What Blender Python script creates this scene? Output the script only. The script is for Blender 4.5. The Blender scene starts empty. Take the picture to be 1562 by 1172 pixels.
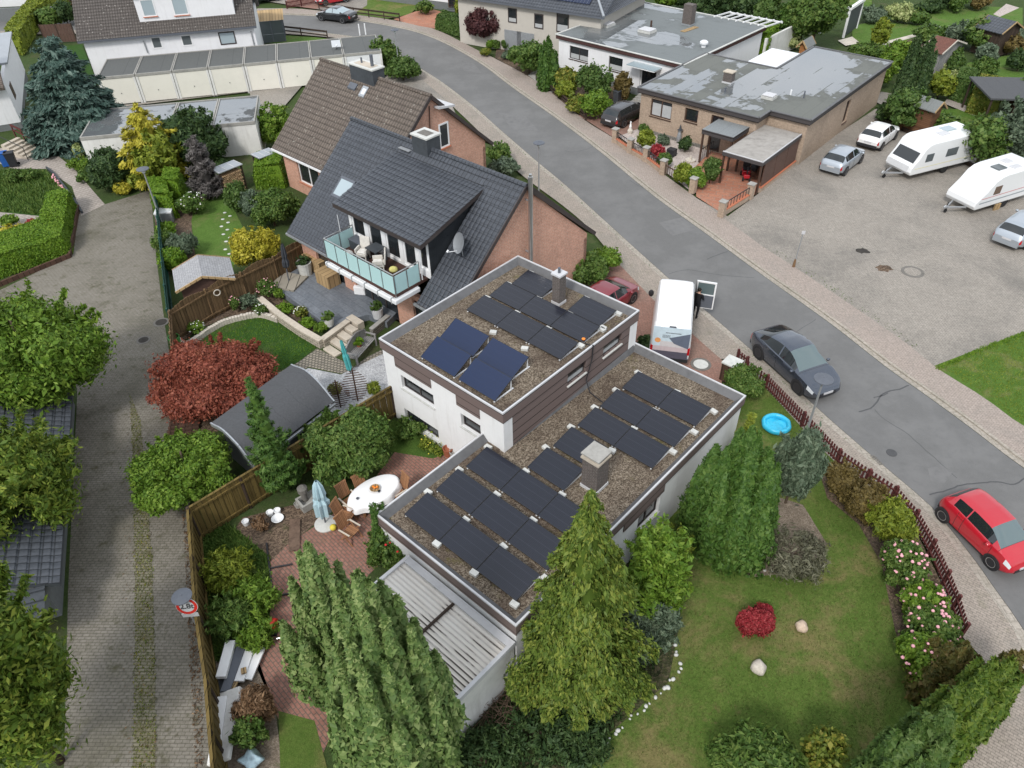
import bpy,math,random
import numpy as np
from mathutils import Matrix,Vector
random.seed(7)
RNG=np.random.default_rng(11)
SC=bpy.context.scene
COL=SC.collection
R=math.radians
# ---------------------------------------------------------------- camera solved from the photograph (metres)
FPX,PITCH,ROLL,CZ=1148.8,0.70745,-0.02659,23.4
PW,PH=1562.0,1172.0
_f=np.array([0,math.cos(PITCH),-math.sin(PITCH)])
_r0=np.array([1.0,0,0]);_u0=np.cross(_r0,_f)
_r=math.cos(ROLL)*_r0+math.sin(ROLL)*_u0
_u=-math.sin(ROLL)*_r0+math.cos(ROLL)*_u0
CAM=np.array([0,0,CZ])
GZ=0.08
PZ=0.90
def ray(px,py):
 return _f+_r*(px-PW/2)/FPX-_u*(py-PH/2)/FPX
def G(px,py,z=GZ):
 d=ray(px,py);t=(z-CZ)/d[2]
 return(d[0]*t,d[1]*t)
def GP(pts,z=GZ):
 return[G(x,y,z)for x,y in pts]
def mpp(px,py,z=GZ):
 d=ray(px,py);return(z-CZ)/d[2]/FPX
def top_z(top,xy):
 d=ray(*top);t=math.hypot(*xy)/math.hypot(d[0],d[1]);return CZ+d[2]*t
def elev(px,py):
 d=ray(px,py);return math.atan2(-d[2],math.hypot(d[0],d[1]))
class Fr:
 """a local frame standing on the ground: u, v horizontal, z up"""
 def __init__(s,x,y,ang):
  s.x,s.y,s.a=x,y,ang;s.c,s.s=math.cos(ang),math.sin(ang)
 def loc(s,x,y):
  dx,dy=x-s.x,y-s.y;return(dx*s.c+dy*s.s,-dx*s.s+dy*s.c)
 def w(s,u,v):
  return(s.x+u*s.c-v*s.s,s.y+u*s.s+v*s.c)
 def uv(s,px,py,z):
  return s.loc(*G(px,py,z))
 def on_v(s,px,py,v0):
  d=ray(px,py);o=s.loc(0,0);dv=-d[0]*s.s+d[1]*s.c;t=(v0-o[1])/dv
  return(o[0]+(d[0]*s.c+d[1]*s.s)*t,CZ+d[2]*t)
 def on_u(s,px,py,u0):
  d=ray(px,py);o=s.loc(0,0);du=d[0]*s.c+d[1]*s.s;t=(u0-o[0])/du
  return(o[1]+(-d[0]*s.s+d[1]*s.c)*t,CZ+d[2]*t)
# ---------------------------------------------------------------- materials
MATS={}
def _mix(nt,fac,a,b,blend='MIX'):
 m=nt.nodes.new('ShaderNodeMix');m.data_type='RGBA';m.blend_type=blend
 for sock,val in((m.inputs[0],fac),(m.inputs[6],a),(m.inputs[7],b)):
  if hasattr(val,'is_output'):nt.links.new(val,sock)
  elif isinstance(val,(int,float)):sock.default_value=val
  else:sock.default_value=(*val,1)
 return m.outputs[2]
def _math(nt,op,a,b=None,c=None):
 m=nt.nodes.new('ShaderNodeMath');m.operation=op
 for i,v in enumerate((a,b,c)):
  if v is None:continue
  if hasattr(v,'is_output'):nt.links.new(v,m.inputs[i])
  else:m.inputs[i].default_value=v
 return m.outputs[0]
def _noise(nt,vec,scale,detail=4,rough=.6,dist=0):
 n=nt.nodes.new('ShaderNodeTexNoise');n.inputs['Scale'].default_value=scale
 n.inputs['Detail'].default_value=detail;n.inputs['Roughness'].default_value=rough
 n.inputs['Distortion'].default_value=dist
 nt.links.new(vec,n.inputs['Vector']);return n.outputs['Fac']
def _ramp(nt,fac,stops):
 r=nt.nodes.new('ShaderNodeValToRGB');nt.links.new(fac,r.inputs[0])
 el=r.color_ramp.elements
 while len(el)<len(stops):el.new(0.5)
 for e,(p,c)in zip(el,stops):
  e.position=p;e.color=(*c,1)if not isinstance(c,(int,float))else(c,c,c,1)
 return r.outputs[0]
def _smooth(nt,val,a,b):
 m=nt.nodes.new('ShaderNodeMapRange');m.interpolation_type='SMOOTHSTEP'
 nt.links.new(val,m.inputs[0]);m.inputs[1].default_value=a;m.inputs[2].default_value=b
 return m.outputs[0]
class Mt:
 def __init__(s,name,rough=.7,spec=.4,metal=0,coat=0):
  s.m=bpy.data.materials.new(name);s.m.use_nodes=True;s.nt=s.m.node_tree
  s.b=s.nt.nodes['Principled BSDF'];s.b.inputs['Roughness'].default_value=rough
  s.b.inputs['Specular IOR Level'].default_value=spec;s.b.inputs['Metallic'].default_value=metal
  s.b.inputs['Coat Weight'].default_value=coat
  s.tc=s.nt.nodes.new('ShaderNodeTexCoord');MATS[name]=s.m
 def world(s):
  g=s.nt.nodes.new('ShaderNodeNewGeometry');return g.outputs['Position']
 def col(s,c):
  if hasattr(c,'is_output'):s.nt.links.new(c,s.b.inputs['Base Color'])
  else:s.b.inputs['Base Color'].default_value=(*c,1)
  return s
 def rough(s,v):
  s.nt.links.new(v,s.b.inputs['Roughness']);return s
 def bump(s,h,strength=.4,dist=.02):
  b=s.nt.nodes.new('ShaderNodeBump');b.inputs['Strength'].default_value=strength
  b.inputs['Distance'].default_value=dist;s.nt.links.new(h,b.inputs['Height'])
  s.nt.links.new(b.outputs[0],s.b.inputs['Normal']);return s
def mul(c,k):return tuple(min(1,x*k)for x in c)
def plain(name,c,rough=.7,spec=.4,metal=0,coat=0,var=.12,scale=6.0,bump=0,streak=0):
 """a colour with a little dirt and unevenness of its own"""
 m=Mt(name,rough,spec,metal,coat);nt=m.nt
 p=m.world()
 n=_noise(nt,p,scale,5,.65);n2=_noise(nt,p,scale*.13,3)
 f=_math(nt,'ADD',_math(nt,'MULTIPLY',n,.6),_math(nt,'MULTIPLY',n2,.4))
 cc=_ramp(nt,f,[(.3,mul(c,1-var*1.6)),(.5,c),(.7,mul(c,1+var))])
 if streak:
  mp=nt.nodes.new('ShaderNodeMapping');nt.links.new(p,mp.inputs[0]);mp.inputs['Scale'].default_value=(2.6,2.6,.22)
  cc=_mix(nt,_math(nt,'MULTIPLY',_smooth(nt,_noise(nt,mp.outputs[0],1.6,5,.7),.5,.75),streak),cc,mul((c[0],c[1]*.96,c[2]*.9),.62))
 m.col(cc)
 if bump:m.bump(_noise(nt,p,scale*6,3),bump,.01)
 return m.m
def brickmat(name,c1,c2,mortar,w=.25,h=.075,m_=.012,rot=0,off=.5,bump=.5,rough=.85,dirt=(.08,.07,.06),dirtamt=.35,dscale=.5,moss=None,mossamt=0,vdirt=0):
 m=Mt(name,rough,.25);nt=m.nt
 mp=nt.nodes.new('ShaderNodeMapping');nt.links.new(m.tc.outputs['UV'],mp.inputs[0])
 mp.inputs['Rotation'].default_value=(0,0,rot)
 b=nt.nodes.new('ShaderNodeTexBrick');nt.links.new(mp.outputs[0],b.inputs['Vector'])
 b.inputs['Color1'].default_value=(*c1,1);b.inputs['Color2'].default_value=(*c2,1);b.inputs['Mortar'].default_value=(*mortar,1)
 b.inputs['Scale'].default_value=1;b.inputs['Mortar Size'].default_value=m_;b.inputs['Mortar Smooth'].default_value=.3
 b.inputs['Brick Width'].default_value=w;b.inputs['Row Height'].default_value=h;b.offset=off
 p=m.world()
 n=_noise(nt,p,dscale,6,.7,.4)
 f=_math(nt,'MULTIPLY',_smooth(nt,n,.42,.75),dirtamt)
 c=_mix(nt,f,b.outputs['Color'],dirt)
 n3=_noise(nt,p,9,3)
 c=_mix(nt,.5,c,_ramp(nt,n3,[(.3,.32),(.5,.5),(.7,.68)]),'OVERLAY')
 if moss:c=_mix(nt,_math(nt,'MULTIPLY',_smooth(nt,_noise(nt,p,1.7,6,.75),.52,.7),mossamt),c,moss)
 m.col(c);m.bump(_math(nt,'MULTIPLY',b.outputs['Fac'],-1),bump,.01);return m.m
def leafmat(name,c1,c2,c3=None,trans=.25,rough=.55,ns=1.2):
 m=Mt(name,rough,.25);nt=m.nt
 g=nt.nodes.new('ShaderNodeNewGeometry');p=g.outputs['Position']
 r=g.outputs['Random Per Island']
 n=_noise(nt,p,ns,3)
 f=_math(nt,'ADD',_math(nt,'MULTIPLY',r,.55),_math(nt,'MULTIPLY',n,.5))
 st=[(.22,c1),(.72,c2)]if c3 is None else[(.2,c1),(.55,c2),(.85,c3)]
 c=_ramp(nt,f,st);m.col(c)
 t=nt.nodes.new('ShaderNodeBsdfTranslucent');nt.links.new(c,t.inputs[0])
 mx=nt.nodes.new('ShaderNodeMixShader');mx.inputs[0].default_value=trans
 nt.links.new(m.b.outputs[0],mx.inputs[1]);nt.links.new(t.outputs[0],mx.inputs[2])
 nt.links.new(mx.outputs[0],nt.nodes['Material Output'].inputs[0]);return m.m
def M(n):return MATS[n]if isinstance(n,str)else n
# ---------------------------------------------------------------- mesh building
class MB:
 def __init__(s):s.v=[];s.f=[];s.m=[];s.k=0
 def q(s,*p):
  n=len(s.v);s.v+=[tuple(x)for x in p];s.f.append(tuple(range(n,n+len(p))));s.m.append(s.k);return s
 def box(s,x0,y0,z0,x1,y1,z1,mat=None):
  n=len(s.v)
  if x0>x1:x0,x1=x1,x0
  if y0>y1:y0,y1=y1,y0
  if z0>z1:z0,z1=z1,z0
  P=[(x0,y0,z0),(x1,y0,z0),(x1,y1,z0),(x0,y1,z0),(x0,y0,z1),(x1,y0,z1),(x1,y1,z1),(x0,y1,z1)]
  if mat is not None:P=[tuple(mat@Vector(p))for p in P]
  s.v+=P
  for f in((3,2,1,0),(4,5,6,7),(0,1,5,4),(1,2,6,5),(2,3,7,6),(3,0,4,7)):
   s.f.append(tuple(n+i for i in f));s.m.append(s.k)
  return s
 def beam(s,a,b,w,h=None,up=(0,0,1)):
  """a rectangular bar from a to b"""
  h=h or w;a=Vector(a);b=Vector(b);d=(b-a).normalized();upv=Vector(up)
  if abs(d.dot(upv))>.98:upv=Vector((1,0,0))
  sx=d.cross(upv).normalized();sy=sx.cross(d).normalized();n=len(s.v)
  for p in(a,b):
   for i,j in((-1,-1),(1,-1),(1,1),(-1,1)):s.v.append(tuple(p+sx*(i*w/2)+sy*(j*h/2)))
  for f in((3,2,1,0),(4,5,6,7),(0,1,5,4),(1,2,6,5),(2,3,7,6),(3,0,4,7)):
   s.f.append(tuple(n+i for i in f));s.m.append(s.k)
  return s
 def tube(s,a,b,r,r2=None,n=10,cap=True):
  a=Vector(a);b=Vector(b);r2=r if r2 is None else r2;d=(b-a).normalized()
  up=Vector((0,0,1))if abs(d.z)<.95 else Vector((1,0,0))
  sx=d.cross(up).normalized();sy=sx.cross(d).normalized();k=len(s.v)
  for p,rr in((a,r),(b,r2)):
   for i in range(n):
    t=2*math.pi*i/n;s.v.append(tuple(p+sx*(math.cos(t)*rr)+sy*(math.sin(t)*rr)))
  for i in range(n):
   j=(i+1)%n;s.f.append((k+i,k+j,k+n+j,k+n+i));s.m.append(s.k)
  if cap:
   s.f.append(tuple(k+i for i in range(n))[::-1]);s.m.append(s.k)
   s.f.append(tuple(k+n+i for i in range(n)));s.m.append(s.k)
  return s
 def path(s,pts,r,n=7):
  for a,b in zip(pts,pts[1:]):s.tube(a,b,r,n=n)
  return s
 def prism(s,poly,z0,z1):
  area=sum(a[0]*b[1]-b[0]*a[1]for a,b in zip(poly,poly[1:]+poly[:1]))
  if area<0:poly=poly[::-1]
  n=len(s.v);k=len(poly)
  s.v+=[(x,y,z0)for x,y in poly]+[(x,y,z1)for x,y in poly]
  s.f.append(tuple(range(n+k-1,n-1,-1)));s.m.append(s.k)
  s.f.append(tuple(range(n+k,n+2*k)));s.m.append(s.k)
  for i in range(k):
   j=(i+1)%k;s.f.append((n+i,n+j,n+k+j,n+k+i));s.m.append(s.k)
  return s
 def lathe(s,prof,c=(0,0,0),n=16,ax=None,cap=True):
  """prof = (radius, height) pairs turned about the vertical (or matrix ax)"""
  k=len(s.v)
  for r,z in prof:
   for i in range(n):
    t=2*math.pi*i/n;p=Vector((r*math.cos(t),r*math.sin(t),z))
    if ax is not None:p=ax@p
    s.v.append((p[0]+c[0],p[1]+c[1],p[2]+c[2]))
  for a in range(len(prof)-1):
   for i in range(n):
    j=(i+1)%n;s.f.append((k+a*n+i,k+a*n+j,k+(a+1)*n+j,k+(a+1)*n+i));s.m.append(s.k)
  for a,rev in((0,True),(len(prof)-1,False)):
   if cap and prof[a][0]>1e-4:
    f=tuple(k+a*n+i for i in range(n));s.f.append(f[::-1]if rev else f);s.m.append(s.k)
  return s
 def grid(s,P):
  """P[i][j] points -> quads"""
  n=len(s.v);a,b=len(P),len(P[0])
  for row in P:s.v+=[tuple(p)for p in row]
  for i in range(a-1):
   for j in range(b-1):
    s.f.append((n+i*b+j,n+i*b+j+1,n+(i+1)*b+j+1,n+(i+1)*b+j));s.m.append(s.k)
  return s
 def ball(s,c,r,n=10,m=6,sc=(1,1,1)):
  prof=[(max(1e-5,math.sin(math.pi*i/m))*r,-math.cos(math.pi*i/m)*r)for i in range(m+1)]
  k=len(s.v);s.lathe(prof,(0,0,0),n)
  s.v[k:]=[(x*sc[0]+c[0],y*sc[1]+c[1],z*sc[2]+c[2])for x,y,z in s.v[k:]]
  return s
 def build(s,name,mats,parent=None,smooth=False,bevel=0,label=None):
  me=bpy.data.meshes.new(name);me.from_pydata(s.v,[],s.f)
  if not isinstance(mats,(list,tuple)):mats=[mats]
  for m in mats:me.materials.append(M(m))
  me.polygons.foreach_set('material_index',s.m)
  uvl=me.uv_layers.new(name='UVMap');uv=uvl.data
  vs=s.v
  for p in me.polygons:
   nx,ny,nz=p.normal
   h=math.hypot(nx,ny)
   if h<.05:
    for li,vi in zip(p.loop_indices,p.vertices):uv[li].uv=vs[vi][:2]
   else:
    tx,ty=-ny/h,nx/h
    sx,sy,sz=-nx/h*nz,-ny/h*nz,h
    for li,vi in zip(p.loop_indices,p.vertices):
     x,y,z=vs[vi];uv[li].uv=(x*tx+y*ty,x*sx+y*sy+z*sz)
  if smooth:me.shade_smooth()
  me.validate()
  o=bpy.data.objects.new(name,me);COL.objects.link(o)
  if parent is not None:o.parent=parent
  if bevel:
   b=o.modifiers.new('bevel','BEVEL');b.width=bevel;b.segments=2;b.limit_method='ANGLE';b.angle_limit=R(40)
  if label:o['label']=label
  return o
def smooth_angle(o,deg=35):
 me=o.data;me.shade_smooth()
 try:me.set_sharp_from_angle(angle=R(deg))
 except Exception:pass
 return o
def tag(o,label,cat,group=None,kind=None):
 o['label']=label;o['category']=cat
 if group:o['group']=group
 if kind:o['kind']=kind
 return o
def thing(name,label,cat,x=0,y=0,z=0,a=0,group=None):
 o=bpy.data.objects.new(name,None);COL.objects.link(o);o.empty_display_size=.3
 o.location=(x,y,z);o.rotation_euler=(0,0,a);return tag(o,label,cat,group)
def struct(o):o['kind']='structure';return o
def copy_tree(root,x,y,z,a,label=None,group=None,s=None):
 c=root.copy();COL.objects.link(c);c.location=(x,y,z);c.rotation_euler=(0,0,a)
 if s:c.scale=(s,s,s)
 if label:c['label']=label
 if group:c['group']=group
 def kids(o,n):
  for ch in list(o.children):
   k=ch.copy();COL.objects.link(k);k.parent=n;kids(ch,k)
 kids(root,c);return c
def npmesh(name,V,F,mat,parent=None):
 me=bpy.data.meshes.new(name);V=np.asarray(V,np.float32);F=np.asarray(F,np.int32);k=F.shape[1]
 me.vertices.add(len(V));me.vertices.foreach_set('co',V.ravel())
 me.loops.add(F.size);me.loops.foreach_set('vertex_index',F.ravel())
 me.polygons.add(len(F));me.polygons.foreach_set('loop_start',np.arange(0,F.size,k,dtype=np.int32))
 me.materials.append(M(mat));me.update(calc_edges=True)
 o=bpy.data.objects.new(name,me);COL.objects.link(o)
 if parent is not None:o.parent=parent
 return o
def sheet(name,pts,z,mat,thick=0):
 mb=MB()
 if thick:mb.prism(pts,z-thick,z)
 else:
  area=sum(a[0]*b[1]-b[0]*a[1]for a,b in zip(pts,pts[1:]+pts[:1]))
  if area<0:pts=pts[::-1]
  mb.q(*[(x,y,z)for x,y in pts])
 return struct(mb.build(name,mat))
def spline(pts,n=6):
 """Catmull-Rom through 2-D points"""
 out=[];P=[pts[0]]+list(pts)+[pts[-1]]
 for i in range(1,len(P)-2):
  for k in range(n):
   t=k/n;p0,p1,p2,p3=P[i-1:i+3]
   out.append(tuple(.5*((2*b)+(-a+c)*t+(2*a-5*b+4*c-d)*t*t+(-a+3*b-3*c+d)*t**3)for a,b,c,d in zip(p0,p1,p2,p3)))
 out.append(tuple(pts[-1]));return out
def offset_line(pts,d):
 out=[]
 for i,p in enumerate(pts):
  a=pts[max(0,i-1)];b=pts[min(len(pts)-1,i+1)]
  dx,dy=b[0]-a[0],b[1]-a[1];l=math.hypot(dx,dy)or 1
  out.append((p[0]-dy/l*d,p[1]+dx/l*d))
 return out
def wall(mb,axis,c,th,a0,a1,z0,z1,holes=()):
 """outer face at c, body on the side c+th (th signed)"""
 xs=sorted({a0,a1,*[h[0]for h in holes],*[h[1]for h in holes]})
 xs=[x for x in xs if a0<=x<=a1]
 for x0,x1 in zip(xs,xs[1:]):
  hs=sorted([(h[2],h[3])for h in holes if h[0]<=x0+1e-6 and h[1]>=x1-1e-6])
  z=z0
  for b0,b1 in hs+[(z1,z1)]:
   if b0>z+1e-4:
    if axis=='v':mb.box(x0,c,z,x1,c+th,b0)
    else:mb.box(c,x0,z,c+th,x1,b0)
   z=max(z,b1)
def abox(mb,axis,c0,c1,a0,a1,z0,z1):
 if axis=='v':mb.box(a0,c0,z0,a1,c1,z1)
 else:mb.box(c0,a0,z0,c1,a1,z1)
def window(root,axis,c,inw,hole,fm='win_white',pm='glass',mull=1,rec=.12,fw=.06,sill=None,name='window',trans=0,curtain=0,label=None):
 """a recessed window in wall(...)'s hole; inw = +1/-1 direction into the house along the axis"""
 a0,a1,z0,z1=hole;d=c+inw*rec;mb=MB()
 for b in((a0,a0+fw,z0,z1),(a1-fw,a1,z0,z1),(a0+fw,a1-fw,z0,z0+fw),(a0+fw,a1-fw,z1-fw,z1)):
  abox(mb,axis,d,d+inw*.06,b[0],b[1],b[2],b[3])
 for i in range(1,mull):
  x=a0+(a1-a0)*i/mull;abox(mb,axis,d,d+inw*.06,x-fw*.6,x+fw*.6,z0+fw,z1-fw)
 if trans:abox(mb,axis,d+inw*.003,d+inw*.06,a0+fw,a1-fw,z1-trans,z1-trans+fw*.8)
 w=mb.build(name,fm,root)
 if label:w['label']=label
 pb=MB();abox(pb,axis,d+inw*.03,d+inw*.045,a0+fw*.5,a1-fw*.5,z0+fw*.5,z1-fw*.5);pb.build('pane',pm,w)
 if curtain:
  cb=MB();abox(cb,axis,d+inw*.022,d+inw*.028,a0+fw,a1-fw,z0+fw,z0+fw+(z1-z0-2*fw)*curtain);cb.build('curtain','curtain',w)
 if sill:
  sb=MB();abox(sb,axis,c-inw*.07,d,a0-.04,a1+.04,z0-.05,z0-.003);sb.build('sill',sill,w)
 return w
# ================================================================ materials of the place
plain('white_render',(.75,.75,.745),.85,.2,var=.04,scale=3,bump=.15,streak=.3)
plain('white_wall',(.75,.75,.76),.8,.25,var=.04,scale=2,bump=.1,streak=.25)
plain('stained_white',(.70,.69,.66),.85,.2,var=.12,scale=1.6,bump=.15,streak=.5)
plain('win_white',(.78,.78,.78),.45,.4,var=.03)
plain('white_metal',(.72,.73,.74),.45,.5,var=.05)
plain('dark_frame',(.05,.04,.038),.5,.4)
plain('brown_frame',(.07,.04,.028),.5,.4)
plain('flash_grey',(.115,.115,.118),.6,.4,var=.2,scale=4)
plain('flash_white',(.54,.54,.55),.5,.4,var=.08)
plain('zinc',(.42,.44,.46),.45,.5,.6,var=.1)
plain('steel',(.55,.55,.54),.28,.5,.9,var=.06)
plain('galv',(.38,.39,.40),.5,.5,.5,var=.1)
plain('lamp_grey',(.105,.115,.135),.55,.4,var=.1)
plain('concrete',(.33,.32,.295),.9,.2,var=.18,scale=5,bump=.3)
plain('concrete_light',(.55,.55,.52),.9,.2,var=.15,scale=5,bump=.3)
plain('slab_stone',(.50,.44,.36),.85,.25,var=.16,scale=7,bump=.3)
plain('brick_trim',(.45,.16,.09),.85,.2,var=.15)
plain('black_plastic',(.025,.025,.028),.5,.4)
plain('rubber',(.022,.022,.023),.8,.3)
plain('rim_silver',(.5,.5,.51),.35,.5,.8)
plain('rim_black',(.04,.04,.042),.4,.5,.3)
plain('carport_felt',(.32,.30,.275),.8,.25,var=.25,scale=2.2,bump=.2)
plain('curtain',(.42,.43,.43),.9,.1,var=.1,scale=14)
plain('soil',(.09,.065,.048),.95,.1,var=.4,scale=9,bump=.8)
plain('bark',(.10,.075,.055),.9,.1,var=.3,scale=12,bump=.6)
plain('dead_twig',(.14,.095,.07),.9,.1,var=.35,scale=8)
plain('slate',(.055,.062,.07),.55,.4,var=.2,scale=5)
plain('deck_brown',(.07,.035,.028),.7,.3,var=.15)
plain('orange_plastic',(.8,.25,.03),.5,.4)
plain('red_plastic',(.6,.03,.02),.45,.4)
plain('green_plastic',(.06,.22,.05),.5,.4)
plain('blue_plastic',(.02,.10,.35),.5,.4)
plain('bag_film',(.50,.66,.74),.35,.5,var=.5,scale=5)
plain('tarp_blue',(.25,.50,.62),.6,.3)
plain('wicker',(.60,.57,.52),.8,.2,var=.15,scale=30,bump=.5)
plain('cushion',(.68,.66,.62),.9,.1)
plain('yellow_cloth',(.65,.60,.22),.9,.1,var=.2)
plain('terracotta',(.32,.11,.06),.8,.2)
plain('stone_pale',(.55,.50,.43),.85,.2,var=.2,scale=10,bump=.5)
plain('stone_pink',(.55,.43,.33),.85,.2,var=.2,scale=10,bump=.5)
plain('skin',(.50,.30,.22),.6,.3)
plain('black_cloth',(.016,.016,.018),.9,.15)
plain('hair_dark',(.02,.015,.012),.7,.2)
plain('table_cloth',(.80,.80,.80),.85,.2,var=.03)
plain('parasol_blue',(.40,.55,.60),.85,.15,var=.08)
plain('parasol_grey',(.055,.06,.07),.85,.15)
plain('parasol_teal',(.10,.42,.42),.85,.15,var=.15)
plain('pool_blue',(.04,.46,.68),.3,.5,var=.2,scale=3,bump=.6)
plain('foam_white',(.80,.80,.80),.8,.2,var=.03)
plain('plinth_grey',(.16,.17,.17),.85,.2)
plain('ivory_door',(.76,.73,.65),.55,.35,var=.04,scale=1.5)
plain('brown_panel',(.11,.065,.05),.7,.3,var=.15)
plain('carport_white',(.74,.74,.74),.6,.3,var=.06)
plain('flower_pink',(.75,.38,.42),.8,.2,var=.2,scale=20)
plain('flower_red',(.65,.03,.04),.8,.2,var=.2,scale=20)
plain('flower_white',(.75,.75,.70),.8,.2,var=.1,scale=20)
plain('flower_yellow',(.72,.60,.08),.8,.2,var=.1,scale=20)
plain('flower_orange',(.75,.25,.08),.8,.2,var=.2,scale=20)
plain('manhole_ring',(.16,.15,.135),.85,.2,var=.2)
plain('puddle_dark',(.05,.045,.04),.9,.2,var=.3)
plain('crack_tar',(.075,.075,.077),.6,.3)
plain('marking_white',(.60,.60,.57),.8,.2,var=.2)
plain('soil_light',(.20,.155,.11),.95,.1,var=.3,scale=6,bump=.5)
plain('beige_wall',(.48,.45,.40),.85,.2,var=.05,scale=2)
plain('log_end',(.42,.29,.17),.9,.1,var=.4,scale=25,bump=.6)
def boards(name,c,var=.3,w=.14,axis=0,rough=.8):
 m=Mt(name,rough,.25);nt=m.nt
 sp=nt.nodes.new('ShaderNodeSeparateXYZ');nt.links.new(m.tc.outputs['UV'],sp.inputs[0])
 x=_math(nt,'DIVIDE',sp.outputs[axis],w);fr=_math(nt,'FRACT',x);fl=_math(nt,'FLOOR',x)
 wn=nt.nodes.new('ShaderNodeTexWhiteNoise');wn.noise_dimensions='1D';nt.links.new(fl,wn.inputs['W'])
 gap=_math(nt,'LESS_THAN',fr,.08)
 mp=nt.nodes.new('ShaderNodeMapping');nt.links.new(m.tc.outputs['UV'],mp.inputs[0])
 mp.inputs['Scale'].default_value=(14,1.2,1)if axis==0 else(1.2,14,1)
 gr=_noise(nt,mp.outputs[0],1,5,.7,.5)
 f=_math(nt,'ADD',_math(nt,'MULTIPLY',wn.outputs[0],.5),_math(nt,'MULTIPLY',gr,.5))
 cc=_ramp(nt,f,[(.2,mul(c,1-var)),(.5,c),(.8,mul(c,1+var))])
 m.col(_mix(nt,gap,cc,mul(c,.15)));m.bump(_math(nt,'MULTIPLY',gap,-1),.6,.02);return m.m
boards('fence_brown',(.155,.098,.050),.28,.16)
boards('fence_olive',(.135,.095,.030),.32,.19)
boards('shed_wood',(.15,.075,.04),.3,.13,1)
boards('orange_wood',(.33,.14,.05),.2,.12,1)
boards('box_wood',(.42,.29,.15),.15,.3)
boards('grey_wood',(.27,.26,.25),.2,.09)
boards('teak',(.34,.17,.085),.2,.07)
boards('picket_red',(.11,.035,.032),.15,.3)
boards('dark_wood',(.055,.038,.028),.25,.15)
boards('trellis_brown',(.09,.05,.035),.25,.3)
boards('fascia_taupe',(.165,.125,.115),.08,.42,1,.7)
boards('fascia_dark',(.065,.058,.058),.08,.6,1,.6)
boards('fascia_maroon',(.075,.038,.035),.08,.6,1,.6)
boards('flag_stone',(.30,.27,.22),.15,.5)
brickmat('brick_red',(.60,.31,.22),(.52,.255,.175),(.52,.40,.32),.25,.083,.012,dirtamt=.25)
brickmat('brick_beige',(.44,.335,.25),(.385,.29,.215),(.36,.295,.235),.25,.083,.010,dirtamt=.25)
brickmat('chimney_brick',(.115,.09,.082),(.09,.072,.066),(.16,.15,.14),.22,.07,.014,dirtamt=.2)
brickmat('stone_wall_pale',(.42,.37,.30),(.50,.44,.36),(.16,.14,.11),.38,.15,.015,dirtamt=.3)
brickmat('stone_wall_grey',(.20,.19,.17),(.26,.24,.21),(.09,.085,.08),.3,.12,.02,dirtamt=.3)
brickmat('paver_lane',(.225,.205,.172),(.20,.182,.152),(.115,.105,.083),.225,.1125,.012,rot=R(2),dirt=(.075,.07,.045),dirtamt=.6,dscale=.35,moss=(.065,.062,.028),mossamt=.75)
brickmat('paver_lane_moss',(.21,.19,.14),(.18,.165,.115),(.085,.085,.045),.225,.1125,.018,rot=R(2),dirt=(.12,.105,.055),dirtamt=.7,dscale=1.3,moss=(.105,.095,.045),mossamt=.8)
brickmat('paver_court',(.335,.305,.265),(.295,.265,.23),(.16,.145,.125),.20,.10,.009,rot=R(47),dirt=(.155,.145,.13),dirtamt=.8,dscale=.2)
brickmat('paver_walk',(.35,.30,.255),(.31,.265,.225),(.19,.17,.14),.20,.10,.010,rot=R(40),dirt=(.20,.19,.165),dirtamt=.6,dscale=.4,moss=(.14,.14,.08),mossamt=.3)
brickmat('paver_walk_red',(.365,.305,.265),(.335,.28,.24),(.22,.19,.165),.20,.10,.010,rot=R(48),dirt=(.24,.22,.195),dirtamt=.5,dscale=.4)
brickmat('paver_red',(.31,.155,.115),(.26,.125,.095),(.12,.10,.08),.24,.12,.014,rot=R(47),dirt=(.15,.11,.085),dirtamt=.6,dscale=.5,moss=(.10,.09,.05),mossamt=.25)
brickmat('paver_drive_red',(.31,.17,.13),(.27,.145,.11),(.17,.12,.10),.2,.1,.01,rot=R(47),dirt=(.2,.16,.13),dirtamt=.5)
brickmat('paver_pink',(.42,.19,.12),(.36,.15,.095),(.30,.19,.14),.9,.45,.03,rot=R(20),dirt=(.3,.2,.15),dirtamt=.5)
brickmat('paver_path',(.40,.35,.31),(.34,.30,.265),(.17,.15,.125),.30,.2,.012,rot=R(30),dirt=(.22,.2,.18),dirtamt=.4)
brickmat('terrace_slate',(.17,.185,.205),(.135,.15,.17),(.085,.09,.10),.8,.4,.008,rot=R(47),dirt=(.11,.115,.125),dirtamt=.4,rough=.6)
brickmat('cobble',(.32,.28,.22),(.25,.22,.18),(.12,.11,.09),.17,.17,.035,rot=R(20),off=.5,dirtamt=.3)
brickmat('gutter_stone',(.38,.34,.29),(.34,.305,.26),(.26,.235,.195),.30,.3,.015,dirt=(.2,.19,.15),dirtamt=.5,moss=(.13,.13,.07),mossamt=.3)
brickmat('shingle_grey',(.34,.34,.35),(.30,.30,.31),(.2,.2,.2),.25,.12,.008,dirt=(.22,.22,.2),dirtamt=.3)
brickmat('shingle_red',(.17,.075,.055),(.14,.06,.045),(.08,.04,.03),.25,.15,.01,dirtamt=.3)
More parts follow.
